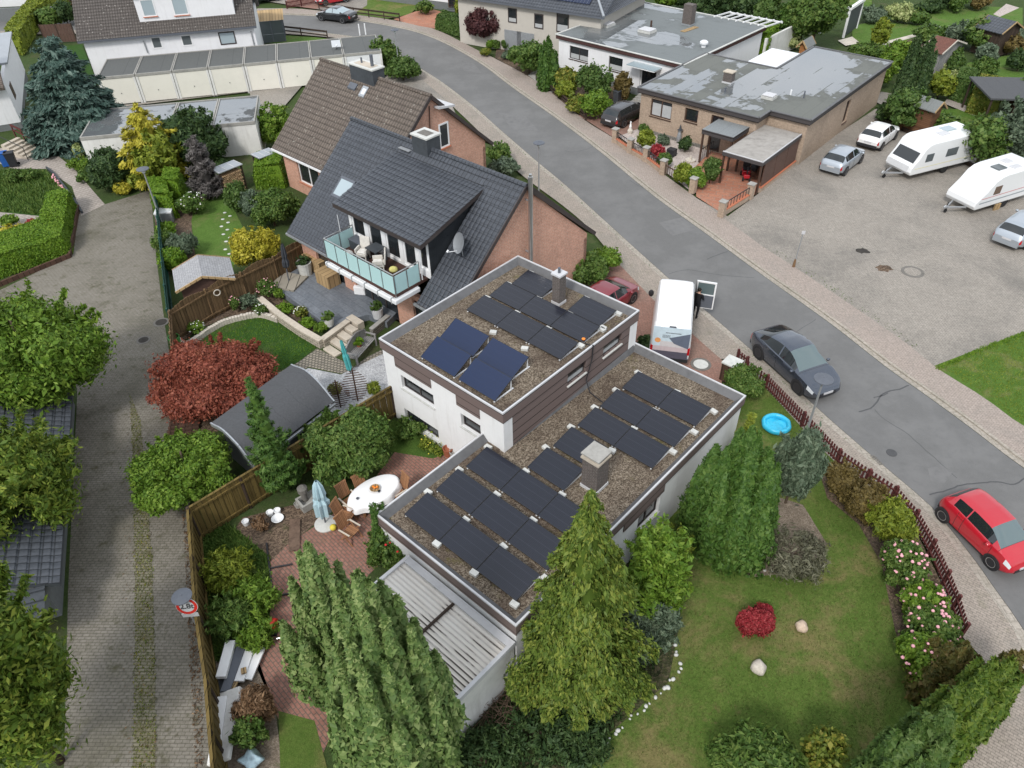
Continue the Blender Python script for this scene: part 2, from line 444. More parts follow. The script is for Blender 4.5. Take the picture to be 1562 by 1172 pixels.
def tilemat(name,c1,c2,joint,w=.3,h=.34,rough=.45,spots=None,bump=.7,jw=.03):
 m=Mt(name,rough,.4);nt=m.nt
 b=nt.nodes.new('ShaderNodeTexBrick');nt.links.new(m.tc.outputs['UV'],b.inputs['Vector'])
 b.inputs['Color1'].default_value=(*c1,1);b.inputs['Color2'].default_value=(*c2,1);b.inputs['Mortar'].default_value=(*joint,1)
 b.inputs['Scale'].default_value=1;b.inputs['Mortar Size'].default_value=jw;b.inputs['Mortar Smooth'].default_value=.6
 b.inputs['Brick Width'].default_value=w;b.inputs['Row Height'].default_value=h;b.offset=0
 sp=nt.nodes.new('ShaderNodeSeparateXYZ');nt.links.new(m.tc.outputs['UV'],sp.inputs[0])
 wv=_math(nt,'ABSOLUTE',_math(nt,'SINE',_math(nt,'MULTIPLY',sp.outputs[0],math.pi/w)))
 p=m.world();c=b.outputs['Color']
 n=_noise(nt,p,.6,5,.7);n2=_noise(nt,p,7,4,.7)
 c=_mix(nt,_math(nt,'MULTIPLY',_smooth(nt,n,.4,.7),.35),c,mul(c1,.55))
 c=_mix(nt,.6,c,_ramp(nt,n2,[(.25,.3),(.5,.5),(.75,.7)]),'OVERLAY')
 if spots:
  vo=nt.nodes.new('ShaderNodeTexVoronoi');nt.links.new(p,vo.inputs['Vector']);vo.inputs['Scale'].default_value=2.6
  c=_mix(nt,_math(nt,'MULTIPLY',_math(nt,'LESS_THAN',vo.outputs['Distance'],.13),.7),c,spots)
 m.col(c);m.bump(wv,bump,.03);return m.m
tilemat('tile_black',(.066,.073,.086),(.056,.062,.073),(.012,.013,.016),.24,.34,.38,jw=.022)
tilemat('tile_brown',(.15,.122,.10),(.125,.10,.083),(.045,.038,.03),.22,.34,.8,spots=(.30,.28,.24))
tilemat('tile_grey',(.115,.10,.09),(.095,.083,.075),(.04,.035,.03),.22,.3,.8,spots=(.35,.33,.3))
tilemat('tile_slate',(.085,.092,.105),(.07,.077,.09),(.03,.033,.038),.3,.34,.5)
def gravel(name,c1,c2,c3,moss,scale=26,mossamt=.5,bump=.9,big=(.06,.05,.042),bigamt=.6,mf=.8):
 m=Mt(name,.95,.15);nt=m.nt;p=m.world()
 vo=nt.nodes.new('ShaderNodeTexVoronoi');nt.links.new(p,vo.inputs['Vector']);vo.inputs['Scale'].default_value=scale
 sp=nt.nodes.new('ShaderNodeSeparateColor');nt.links.new(vo.outputs['Color'],sp.inputs[0])
 c=_ramp(nt,sp.outputs[0],[(.1,c1),(.5,c2),(.9,c3)])
 n=_noise(nt,p,.55,6,.7,.3);c=_mix(nt,_math(nt,'MULTIPLY',_smooth(nt,n,.42,.68),bigamt),c,big)
 n2=_noise(nt,p,mf,6,.75,.5);c=_mix(nt,_math(nt,'MULTIPLY',_smooth(nt,n2,.56,.72),mossamt),c,moss)
 n3=_noise(nt,p,5,4,.7);c=_mix(nt,.5,c,_ramp(nt,n3,[(.25,.3),(.5,.5),(.75,.7)]),'OVERLAY')
 m.col(c);m.bump(vo.outputs['Distance'],bump,.03);return m.m
gravel('roof_gravel',(.075,.058,.042),(.165,.13,.095),(.30,.25,.19),(.12,.11,.025),big=(.075,.052,.040),bigamt=.7,mossamt=.65)
gravel('gravel_grey',(.30,.30,.31),(.42,.42,.43),(.55,.55,.55),(.3,.3,.3),30,.1,.5,(.33,.33,.34),.3)
gravel('bed_mulch',(.07,.05,.035),(.13,.09,.065),(.20,.145,.10),(.07,.09,.03),18,.5,.9)
gravel('dirt_yard',(.15,.12,.09),(.21,.17,.13),(.28,.23,.18),(.08,.10,.035),30,.6,.5,(.11,.085,.06),.5)
gravel('path_pink',(.36,.30,.27),(.46,.40,.36),(.55,.49,.45),(.4,.35,.3),24,.1,.4,(.34,.3,.28),.3)
gravel('undergrowth',(.035,.042,.018),(.06,.065,.028),(.10,.085,.05),(.035,.055,.018),12,.7,1,(.03,.028,.02),.5)
gravel('ivy_dark',(.02,.035,.014),(.035,.06,.02),(.06,.09,.03),(.03,.05,.018),10,.5,1,(.02,.03,.012),.4)
def lawn(name,c1,c2,dry,dryamt=.5,s=.45,patch=(.50,.66)):
 m=Mt(name,.9,.12);nt=m.nt;p=m.world()
 n=_noise(nt,p,26,4,.75);n2=_noise(nt,p,2.2,5,.7)
 f=_math(nt,'ADD',_math(nt,'MULTIPLY',n,.6),_math(nt,'MULTIPLY',n2,.4))
 c=_ramp(nt,f,[(.35,c1),(.65,c2)])
 n3=_noise(nt,p,s,7,.72,.4);c=_mix(nt,_math(nt,'MULTIPLY',_smooth(nt,n3,*patch),dryamt),c,dry)
 n4=_noise(nt,p,s*3.3,6,.75);c=_mix(nt,_math(nt,'MULTIPLY',_smooth(nt,n4,.58,.7),dryamt*.8),c,mul(dry,.75))
 n5=_noise(nt,p,11,5,.8);c=_mix(nt,.7,c,_ramp(nt,n5,[(.25,.25),(.5,.5),(.75,.75)]),'OVERLAY')
 m.col(c);m.bump(n,.8,.05);return m.m
lawn('lawn_dry',(.060,.115,.018),(.125,.175,.040),(.23,.175,.083),.72,.34,(.46,.66))
lawn('lawn_green',(.055,.115,.016),(.105,.18,.034),(.19,.18,.075),.6,.6)
lawn('lawn_dark',(.025,.065,.012),(.045,.10,.02),(.10,.09,.045),.35)
lawn('lawn_bright',(.062,.125,.020),(.115,.195,.042),(.17,.17,.07),.5,.6)
lawn('garden_ground',(.035,.060,.018),(.065,.095,.03),(.10,.085,.05),.5)
lawn('weed_patch',(.04,.085,.014),(.09,.15,.03),(.12,.15,.04),.5,1.2)
def asphalt():
 m=Mt('asphalt',.82,.3);nt=m.nt;p=m.world()
 n=_noise(nt,p,60,3,.8);n2=_noise(nt,p,.35,6,.7);n3=_noise(nt,p,3,5,.7)
 c=_ramp(nt,n,[(.3,(.112,.111,.108)),(.7,(.172,.170,.166))])
 c=_mix(nt,_math(nt,'MULTIPLY',_smooth(nt,n2,.4,.65),.8),c,(.178,.176,.172))
 c=_mix(nt,_math(nt,'MULTIPLY',_smooth(nt,n3,.5,.75),.35),c,(.112,.111,.109))
 m.col(c);m.bump(n,.3,.01)
asphalt()
plain('asphalt_patch',(.165,.163,.16),.85,.3,var=.15,scale=3)
def wetroof(name,c,strip=1.0,ang=0,amount=.5,s=.22,wet_skyc=(.13,.14,.145),lo=.02):  # wet patches: part of the mirrored sky's paleness is put into their colour
 m=Mt(name,.85,.4);nt=m.nt
 mp=nt.nodes.new('ShaderNodeMapping');nt.links.new(m.tc.outputs['UV'],mp.inputs[0]);mp.inputs['Rotation'].default_value=(0,0,ang)
 sp=nt.nodes.new('ShaderNodeSeparateXYZ');nt.links.new(mp.outputs[0],sp.inputs[0])
 k=_math(nt,'FLOOR',_math(nt,'DIVIDE',sp.outputs[0],strip));fr=_math(nt,'FRACT',_math(nt,'DIVIDE',sp.outputs[0],strip))
 wn=nt.nodes.new('ShaderNodeTexWhiteNoise');wn.noise_dimensions='1D';nt.links.new(k,wn.inputs['W'])
 p=m.world()
 n=_noise(nt,p,s,5,.6,.3);n2=_noise(nt,p,1.6,5,.7)
 lvl=_math(nt,'ADD',_math(nt,'ADD',n,_math(nt,'MULTIPLY',_math(nt,'SUBTRACT',wn.outputs[0],.5),.10)),_math(nt,'MULTIPLY',_math(nt,'SUBTRACT',n2,.5),.10))
 lvl=_math(nt,'ADD',lvl,_math(nt,'MULTIPLY',_math(nt,'LESS_THAN',fr,.06),-.05))
 wet=_smooth(nt,lvl,1-amount-.015,1-amount+.015);damp=_smooth(nt,lvl,1-amount-.07,1-amount)
 n3=_noise(nt,p,14,4,.7)
 cc=_ramp(nt,n3,[(.3,mul(c,.8)),(.7,mul(c,1.2))])
 cc=_mix(nt,_math(nt,'MULTIPLY',_math(nt,'LESS_THAN',fr,.03),.5),cc,mul(c,.5))
 cc=_mix(nt,_math(nt,'MULTIPLY',damp,.55),cc,mul(c,.6));cc=_mix(nt,wet,cc,wet_skyc)
 m.col(cc);m.rough(_mix(nt,wet,(.85,)*3,(lo,)*3))
 m.b.inputs['IOR'].default_value=1.9
 sv=_mix(nt,wet,(.3,)*3,(1.0,)*3);nt.links.new(sv,m.b.inputs['Specular IOR Level'])
 m.bump(_math(nt,'MULTIPLY',n3,_math(nt,'SUBTRACT',1.0,wet)),.25,.02);return m.m
wetroof('felt_beige_house',(.125,.13,.115),1.0,0,.53,.17)
wetroof('felt_white_house',(.15,.165,.165),1.0,R(90),.46,.15)
wetroof('felt_garage',(.088,.092,.088),2.0,0,.26,.3)
wetroof('felt_garage_wet',(.075,.08,.08),1.0,R(90),.62,.35)
wetroof('felt_plain',(.20,.215,.22),1.0,0,.1,.3)
wetroof('felt_shed',(.16,.17,.165),1.0,0,.1,.3)
wetroof('felt_black',(.06,.062,.066),1.0,0,.1,.3)
def gloss(name,c,rough=.06,spec=.6,coat=0,metal=0):
 m=Mt(name,rough,spec,metal,coat);m.col(c);m.b.inputs['Coat Roughness'].default_value=.04
 return m.m
gloss('glass',(.018,.022,.025),.05,.8)
gloss('car_glass',(.015,.02,.022),.04,.8)
gloss('car_glass_pale',(.10,.14,.145),.05,.9)
gloss('sky_glass',(.35,.42,.45),.06,.9)
gloss('frosted',(.42,.62,.62),.25,.5)
gloss('paint_white',(.78,.78,.78),.35,.5,.6)
gloss('paint_red',(.46,.012,.025),.3,.5,.8)
gloss('paint_maroon',(.20,.014,.025),.3,.5,.7)
gloss('paint_slate',(.062,.074,.098),.22,.6,1,.5)
gloss('paint_silver',(.40,.44,.48),.35,.5,.7,.5)
gloss('paint_black',(.014,.015,.017),.25,.5,.8)
gloss('paint_brownblack',(.022,.018,.018),.25,.5,.8)
gloss('lamp_clear',(.65,.68,.7),.1,.7)
gloss('tail_red',(.42,.01,.015),.15,.6)
gloss('caravan_white',(.76,.77,.77),.35,.5,.2)
gloss('acrylic',(.10,.115,.12),.12,.6)
gloss('acrylic_brown',(.13,.085,.06),.15,.6)
def panelmat(name,c,line,rough=.12,lw=.05,px=.182,py=.30):
 m=Mt(name,rough,.5);nt=m.nt
 sp=nt.nodes.new('ShaderNodeSeparateXYZ');nt.links.new(m.tc.outputs['Object'],sp.inputs[0])
 lx=_math(nt,'LESS_THAN',_math(nt,'FRACT',_math(nt,'DIVIDE',sp.outputs[0],px/3)),lw*2)
 ly=_math(nt,'LESS_THAN',_math(nt,'FRACT',_math(nt,'DIVIDE',sp.outputs[1],py)),lw)
 f=_math(nt,'MAXIMUM',lx,ly);m.col(_mix(nt,f,c,line));return m.m
panelmat('pv_dark',(.013,.0145,.022),(.028,.030,.042),.18)
panelmat('pv_blue',(.008,.018,.055),(.011,.022,.062),.14)
panelmat('pv_far',(.02,.028,.06),(.2,.22,.25),.15,.02,1.0,1.7)
def corrugated():
 m=Mt('carport_sheet',.6,.3);nt=m.nt;sp=nt.nodes.new('ShaderNodeSeparateXYZ');nt.links.new(m.tc.outputs['Object'],sp.inputs[0])
 p=m.tc.outputs['Object']
 mp=nt.nodes.new('ShaderNodeMapping');nt.links.new(p,mp.inputs[0]);mp.inputs['Scale'].default_value=(.5,5.5,1)
 n=_noise(nt,mp.outputs[0],1,6,.75);n2=_noise(nt,p,.55,4,.6)
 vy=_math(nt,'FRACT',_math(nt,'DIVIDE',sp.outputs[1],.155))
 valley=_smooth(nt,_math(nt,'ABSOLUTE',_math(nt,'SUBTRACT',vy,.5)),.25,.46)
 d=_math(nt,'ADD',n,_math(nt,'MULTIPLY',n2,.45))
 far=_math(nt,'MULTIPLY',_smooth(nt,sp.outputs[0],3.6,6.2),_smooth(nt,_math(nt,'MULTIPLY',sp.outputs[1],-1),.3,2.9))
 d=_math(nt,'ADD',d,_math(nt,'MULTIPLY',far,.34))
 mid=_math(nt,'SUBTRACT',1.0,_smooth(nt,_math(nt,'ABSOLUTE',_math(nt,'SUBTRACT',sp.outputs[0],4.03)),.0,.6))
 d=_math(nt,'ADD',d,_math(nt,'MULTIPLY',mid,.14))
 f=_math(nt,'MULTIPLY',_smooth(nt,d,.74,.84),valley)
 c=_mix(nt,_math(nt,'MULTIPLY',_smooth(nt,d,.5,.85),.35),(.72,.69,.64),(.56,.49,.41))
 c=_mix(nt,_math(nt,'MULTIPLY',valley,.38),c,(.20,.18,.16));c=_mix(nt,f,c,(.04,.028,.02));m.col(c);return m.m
corrugated()
for nm,a in{
 'lf_conifer_olive':((.060,.105,.016),(.130,.19,.030),(.27,.30,.055)),
 'lf_conifer_grey':((.065,.120,.030),(.140,.215,.058),(.29,.35,.13)),
 'lf_thuja':((.035,.085,.014),(.070,.145,.024),(.13,.21,.045)),
 'lf_hedge':((.065,.145,.010),(.135,.24,.018),(.21,.32,.035)),
 'lf_hedge_dark':((.040,.085,.016),(.075,.135,.028),(.13,.19,.05)),
 'lf_yelhedge':((.040,.085,.010),(.090,.150,.018),(.16,.21,.032)),
 'lf_bright':((.065,.135,.014),(.13,.225,.024),(.22,.31,.045)),
 'lf_mid':((.045,.098,.018),(.095,.165,.032),(.17,.23,.055)),
 'lf_dark':((.025,.055,.018),(.050,.092,.028),(.09,.14,.045)),
 'lf_spruce':((.030,.065,.052),(.070,.125,.100),(.17,.24,.20)),
 'lf_bluegrey':((.065,.10,.058),(.12,.165,.105),(.20,.25,.16)),
 'lf_yellow':((.20,.20,.016),(.42,.38,.035),(.60,.52,.08)),
 'lf_yelgreen':((.09,.135,.014),(.19,.235,.026),(.32,.36,.05)),
 'lf_olive':((.060,.112,.014),(.130,.20,.026),(.28,.32,.05)),
 'lf_maple':((.14,.038,.024),(.27,.072,.044),(.38,.135,.08)),
 'lf_red':((.20,.016,.022),(.34,.032,.042),(.45,.09,.09)),
 'lf_purple':((.045,.018,.020),(.085,.032,.034),(.14,.06,.055)),
 'lf_purplegrey':((.075,.066,.062),(.125,.112,.105),(.19,.175,.165)),
 'lf_greybrown':((.085,.085,.055),(.15,.15,.095),(.23,.22,.15)),
 'lf_brown':((.13,.075,.040),(.22,.13,.07),(.32,.21,.12)),
 'lf_redbrown':((.080,.065,.020),(.145,.105,.035),(.21,.16,.05)),
 'lf_rusty':((.060,.070,.016),(.115,.105,.025),(.20,.14,.05)),
 'lf_autumn':((.08,.12,.016),(.16,.20,.03),(.32,.27,.05)),
 'lf_grass':((.060,.110,.018),(.12,.165,.036),(.23,.19,.08)),
 'lf_variegated':((.14,.18,.06),(.32,.38,.14),(.55,.57,.28)),
}.items():leafmat(nm,*a)
# ================================================================ the ground
mb=MB();mb.q((-600,-300,-.06),(600,-300,-.06),(600,900,-.06),(-600,900,-.06));struct(mb.build('ground','garden_ground'))
near_k=[(1700,1290),(1618,1080),(1562,960),(1545,935),(1517,897),(1484,850),(1423,775),(1382,739),(1331,696),(1272,645),(1223,601),(1121,512),(1016,421),(911,326),(860,280),(819,246),(760,195),(725,164),(674,125),(636,101),(600,78),(560,61),(520,53),(460,48),(400,44),(330,43),(200,45),(26,47),(-60,50)]
far_k=[(1800,870),(1680,790),(1562,715),(1479,652),(1405,598),(1351,560),(1264,492),(1160,418),(1073,354),(998,300),(914,231),(844,178),(780,133),(735,99),(687,71),(648,54),(608,43),(533,30),(482,25),(393,22),(330,22),(200,25),(26,28),(-60,31)]
NK=spline(GP(near_k,0),5);FK=spline(GP(far_k,0),5)
def resample(pts,n):
 P=np.array(pts);d=np.r_[0,np.cumsum(np.hypot(*np.diff(P,axis=0).T))];t=np.linspace(0,d[-1],n)
 return[(float(np.interp(x,d,P[:,0])),float(np.interp(x,d,P[:,1])))for x in t]
def strip(name,A,B,za,zb,mat,n=140,kind=True):
 A=resample(A,n);B=resample(B,n);mb=MB()
 mb.grid([[(*a,za),(*b,zb)]for a,b in zip(A,B)])
 if len(mb.f):
  a=Vector(mb.v[mb.f[0][1]])-Vector(mb.v[mb.f[0][0]]);b=Vector(mb.v[mb.f[0][2]])-Vector(mb.v[mb.f[0][1]])
  if a.cross(b).z<0:mb.f=[f[::-1]for f in mb.f]
 o=mb.build(name,mat)
 return struct(o)if kind else o
strip('street',NK,FK,0,0,'asphalt')
gN=offset_line(NK,-.32);gF=offset_line(FK,.32)
def side(pts,ref):
 return pts
_c=np.mean(np.array(FK),axis=0)
def away(line,other,d):
 a=offset_line(line,d);i=len(line)//2;o=np.array(other)
 da=np.min(np.hypot(*(o-np.array(a[i])).T));db=np.min(np.hypot(*(o-np.array(line[i])).T))
 return a if da>db else offset_line(line,-d)
for nm,K,O in(('gutter_near',NK,FK),('gutter_far',FK,NK)):
 inn=away(K,O,-.02);out=away(K,O,.30)
 strip('gutter',inn,out,.006,.012,'gutter_stone')
 ku=away(K,O,.42);mbk=MB();A=resample(out,140);B=resample(ku,140)
 mbk.grid([[(*a,-.02),(*a,.075),(*b,.088),(*b,-.02)]for a,b in zip(A,B)])
 struct(mbk.build('kerb','gutter_stone'))
NKo=away(NK,FK,.42);FKo=away(FK,NK,.42)
near_o=[(1640,1300),(1448,1180),(1481,1133),(1528,1060),(1505,1010),(1462,968),(1437,891),(1426,860),(1390,798),(1359,762),(1275,706),(1167,591),(1120,548),(1103,551),(1054,508),(998,459),(944,403),(900,350),(860,315),(790,262),(740,210),(690,162),(640,118),(612,92),(585,72),(540,62),(480,55),(400,50),(330,49),(200,51),(26,53),(-60,57)]
far_o=[(1900,850),(1760,760),(1640,690),(1562,651),(1500,606),(1426,560),(1392,531),(1305,470),(1208,405),(1162,375),(1062,302),(1054,296),(937,212),(893,184),(819,125),(760,92),(733,79),(664,45),(610,33),(540,22),(482,16),(439,13),(330,14),(200,17),(26,20),(-60,23)]
strip('pavement',NKo,spline(GP(near_o),5),.085,.085,'paver_walk')
strip('pavement',FKo,spline(GP(far_o),5),.085,.085,'paver_walk_red')
sheet('parking_court',GP([(1062,302),(1110,330),(1163,291),(1205,252),(1345,160),(1325,150),(1345,140),(1400,150),(1385,195),(1430,215),(1580,262),(1700,330),(1700,480),(1562,508),(1425,566),(1380,540),(1295,480),(1198,414),(1150,382)]),.078,'paver_court')
sheet('lawn',GP([(1428,557),(1410,565),(1488,614),(1550,662),(1690,745),(1850,640),(1700,450),(1562,506)]),.080,'lawn_green')
sheet('lawn',GP([(1150,560),(1275,706),(1359,762),(1390,798),(1437,891),(1462,968),(1505,1010),(1481,1133),(1448,1180),(1448,1400),(690,1400),(700,1120),(790,1040),(930,860),(1080,690),(1120,640),(1110,590)]),.060,'lawn_dry')
sheet('flower_bed',GP([(700,1090),(790,1010),(900,830),(985,790),(1040,860),(1035,960),(1020,1040),(940,1110),(860,1172),(800,1300),(690,1300)]),.066,'undergrowth')
sheet('flower_bed',GP([(1050,800),(1075,850),(1150,880),(1235,870),(1262,830),(1225,770),(1130,740)]),.070,'dirt_yard')
sheet('flower_bed',GP([(1250,720),(1300,730),(1360,765),(1392,800),(1437,891),(1460,968),(1440,1030),(1390,1040),(1365,960),(1345,860),(1310,800),(1262,760)]),.072,'bed_mulch')
sheet('driveway',GP([(944,403),(998,459),(1054,508),(1103,551),(1100,600),(1030,570),(930,500),(880,430),(905,395)]),.088,'paver_drive_red')
def plateau(pts,z,mat):return sheet('raised_ground',pts,z,mat,1.4)
Hf=Fr(-4.7905,16.7506,.8167-math.pi/2)
pl=[Hf.w(6.3,-2.9),Hf.w(6.3,.2),Hf.w(1.0,.2),Hf.w(1.0,5.4),Hf.w(-5.4,5.4),Hf.w(-5.4,12),Hf.w(-7,14),Hf.w(-17,14),Hf.w(-20,20),Hf.w(-28,20)]
pl+=GP([(396,226),(136,248),(100,150),(-200,160),(-600,500),(-300,1300),(560,1500),(700,1130)],PZ)
plateau(pl,PZ,'garden_ground')
E_=.006
def psheet(name,pts,k,mat,z=None):return sheet(name,GP(pts,PZ),PZ+E_*k,mat)
psheet('lane',[(-200,480),(0,443),(112,388),(122,305),(160,312),(230,290),(238,390),(252,500),(262,560),(275,700),(296,800),(318,1000),(342,1250),(96,1250),(104,900),(118,600),(112,560),(0,560),(-200,600)],1,'paver_lane')
sheet('grass_strip',GP([(198,600),(214,640),(219,690),(232,860),(236,1000),(238,1250),(202,1250),(206,1000),(206,860),(203,700)],PZ),PZ+E_*2,'paver_lane_moss')
psheet('garden_path',[(160,312),(124,330),(110,285),(70,258),(20,258),(0,250),(0,226),(58,232),(62,205),(58,190),(75,200),(85,235),(115,260),(145,295)],2,'paver_path')
psheet('lawn',[(292,338),(296,315),(345,292),(362,330),(372,350),(368,380),(355,410),(300,400)],1,'lawn_bright')
psheet('flower_bed',[(232,300),(300,298),(345,285),(296,318),(292,345),(300,410),(250,420),(240,370)],0.5,'bed_mulch')
psheet('flower_bed',[(262,505),(280,520),(300,505),(345,484),(430,480),(470,510),(490,502),(430,455),(420,430),(300,470)],1,'bed_mulch')
psheet('lawn',[(310,518),(345,494),(395,484),(425,487),(482,530),(455,553),(400,575),(330,580)],2,'lawn_dark')
psheet('cobble_path',[(395,585),(455,553),(484,532),(540,560),(560,545),(590,530),(600,560),(520,570),(470,560),(420,590)],2,'cobble')
psheet('gravel_yard',[(420,592),(470,562),(520,572),(560,552),(585,540),(605,620),(560,625),(520,640),(470,620)],3,'gravel_grey')
psheet('flower_bed',[(238,590),(330,580),(400,590),(330,660),(290,670),(262,660)],.8,'bed_mulch')
psheet('patio',[(410,860),(440,830),(500,790),(560,745),(610,680),(640,665),(690,690),(720,720),(560,880),(560,1000),(470,1200),(415,1075),(380,990),(385,880)],2,'paver_red')
psheet('flower_bed',[(345,830),(370,790),(450,770),(500,785),(440,832),(410,862),(385,880),(330,880)],1.5,'bed_mulch')
psheet('weed_patch',[(303,810),(350,800),(412,850),(412,940),(385,1000),(330,1010),(312,960)],2.4,'weed_patch')
psheet('dirt_patch',[(330,1000),(395,1010),(420,1080),(440,1250),(322,1250)],2,'dirt_yard')
psheet('lawn',[(425,1085),(480,1100),(520,1250),(430,1250)],3,'lawn_dry')
psheet('weed_patch',[(560,690),(600,640),(640,660),(690,690),(660,700),(600,690)],2.6,'weed_patch')
psheet('ground_cover',[(-20,265),(30,258),(70,262),(112,300),(60,330),(-20,322)],1,'lawn_dark')
psheet('garden_path',[(-20,322),(60,330),(50,350),(-20,345)],1.5,'paver_path')
sheet('garage_yard',GP([(161,163),(588,117),(612,92),(640,118),(690,162),(700,185),(640,170),(560,120),(470,120),(410,190),(395,180),(380,140),(162,166)]),.082,'paver_court')
sheet('drive',GP([(393,0),(482,14),(540,21),(560,8),(560,-60),(393,-60)]),.088,'paver_court')
sheet('brick_drive',GP([(600,30),(640,40),(664,44),(680,20),(650,12)]),.088,'paver_pink')
sheet('brick_drive',GP([(436,8),(482,14),(500,10),(480,-10),(440,-10)]),.089,'paver_drive_red')
sheet('lawn',GP([(540,22),(590,29),(625,22),(640,8),(560,-10)]),.081,'lawn_dry')
sheet('driveway',GP([(882,176),(937,211),(975,196),(975,160),(945,158)]),.088,'paver_drive_red')
sheet('carport_drive',GP([(1062,300),(1105,328),(1163,289),(1230,230),(1200,190),(1120,205),(1090,225),(1060,255),(1062,280)]),.089,'paver_pink')
sheet('flower_bed',GP([(755,88),(819,124),(893,183),(945,160),(970,130),(900,110),(848,105),(760,60)]),.079,'bed_mulch')
sheet('driveway',GP([(805,115),(842,142),(855,120),(848,106),(830,98)]),.087,'concrete')
sheet('gravel_garden',GP([(940,205),(1054,292),(1080,270),(1090,230),(1040,215),(972,195)]),.081,'path_pink')
sheet('lawn',GP([(1300,40),(1440,8),(1560,12),(1560,45),(1500,40),(1330,62),(1300,60)]),.079,'lawn_bright')
sheet('lawn',GP([(1290,62),(1420,38),(1430,48),(1400,62),(1310,80)]),.080,'lawn_bright')
sheet('lawn',GP([(1455,100),(1562,80),(1562,120),(1490,150),(1450,130)]),.079,'lawn_bright')
sheet('lawn',GP([(1430,168),(1485,165),(1490,190),(1440,200)]),.079,'lawn_green')
sheet('lawn',GP([(1200,-40),(1330,-40),(1330,12),(1220,25)]),.079,'lawn_green')
sheet('lawn',GP([(1480,195),(1562,160),(1700,200),(1700,280),(1562,262)]),.077,'lawn_bright')
sheet('lawn',GP([(95,70),(125,68),(150,130),(110,130)]),.08,'lawn_dark')
sheet('lawn',GP([(405,52),(480,57),(540,64),(520,76),(410,66)]),.08,'lawn_bright')
sheet('garden_path',GP([(1278,62),(1300,56),(1312,66),(1290,70)]),.083,'stone_pale')
sheet('garden_path',GP([(1340,66),(1395,52),(1398,56),(1342,71)]),.083,'stone_pale')
sheet('flower_bed',GP([(1355,68),(1400,58),(1420,75),(1380,90),(1362,85)]),.081,'bed_mulch')
sheet('garden_path',GP([(1515,22),(1535,6),(1555,12),(1525,26)]),.083,'path_pink')
sheet('garden_path',GP([(1445,150),(1490,168),(1484,176),(1440,158)]),.083,'paver_path')
def crack(pts,w=.05,z=0.004):
 A=spline(GP(pts,0),4);mb=MB()
 B=[(x+random.uniform(-.02,.02),y+random.uniform(-.02,.02))for x,y in A]
 l=offset_line(B,w*.5);r=offset_line(B,-w*.5);mb.grid([[(*a,z),(*b,z)]for a,b in zip(r,l)])
 if(Vector(mb.v[1])-Vector(mb.v[0])).cross(Vector(mb.v[2])-Vector(mb.v[0])).z<0:mb.f=[f[::-1]for f in mb.f]
 return struct(mb.build('street_crack','crack_tar'))
crack([(1310,628),(1326,624),(1334,618),(1342,606),(1355,597),(1372,594),(1386,588)],.07)
crack([(1332,607),(1345,604),(1354,600)],.05)
crack([(1418,755),(1445,748),(1468,740),(1500,737),(1522,735),(1548,739),(1566,726)],.06)
crack([(1334,625),(1350,640),(1382,660),(1402,678),(1425,698),(1460,730)],.025)
crack([(1078,396),(1095,389),(1110,384)],.05)
crack([(1020,418),(1050,412),(1100,420),(1150,424)],.03)
crack([(960,275),(990,288),(1040,270)],.03)
crack([(860,230),(880,232),(910,222)],.03)
crack([(1195,520),(1225,500),(1245,487)],.025)
def patch(pts,mat,z=.005):return sheet('street_patch',GP(pts,0),z,mat)
patch([(760,172),(800,176),(822,200),(782,198)],'asphalt_patch');patch([(1415,715),(1435,708),(1452,722),(1440,738),(1420,734)],'asphalt_patch');patch([(1005,340),(1040,332),(1062,350),(1026,360)],'asphalt_patch');patch([(700,92),(722,96),(735,112),(708,108)],'asphalt_patch')
def disc(px,py,r,z,name,label,mat,cat='manhole',ring=None,group=None):
 x,y=G(px,py,z);t=tag(MB().lathe([(r,0),(r,.012),(r*.96,.016),(0,.016)],(0,0,0),24).build(name,mat),label,cat,group)
 t.location=(x,y,z)
 if ring:
  MB().lathe([(r*.72,.016),(r*.72,.020),(0,.020)],(0,0,0),24).build('lid',ring,t)
 return t
disc(1069,556,.5,.09,'manhole_cover','round manhole cover with pale lid in the red brick drive behind the van','manhole_ring',ring='concrete_light')
disc(1392,415,.62,.08,'manhole_cover','round manhole ring filled with paving in the middle of the caravan court','manhole_ring',ring='paver_court')
disc(219,519,.34,PZ+.006,'manhole_cover','dark round manhole in the middle of the lane near the brown panel fence','manhole_ring',ring='puddle_dark')
disc(246,492,.4,PZ+.006,'manhole_cover','brown round manhole at the edge of the lane by the fence corner','manhole_ring',ring='puddle_dark')
disc(1360,691,.22,.002,'valve_cover','small dark valve cover set in the street asphalt','crack_tar','cover')
def stain(px,py,r,z,mat='puddle_dark',seed=0,name='paving_stain'):
 rr=random.Random(seed);x,y=G(px,py,z)
 return sheet(name,[(x+math.cos(t)*r*rr.uniform(.6,1.2),y+math.sin(t)*r*rr.uniform(.5,1))for t in np.linspace(0,6.28,17)[:-1]],z+.004,mat)
stain(1316,383,.42,.078,seed=3);stain(1347,410,.5,.078,'bed_mulch',5)
mb=MB()
for k in range(6):
 a=G(1331+k*2.6,696+k*2.6,0);mb.prism([(a[0]-.10,a[1]-.03),(a[0]+.10,a[1]-.03),(a[0]+.10,a[1]+.03),(a[0]-.10,a[1]+.03)],.013,.022)
tag(mb.build('drain_grate','manhole_ring'),'dark slotted drain grate in the gutter of the near pavement','drain')
a=G(755+146,232,0)
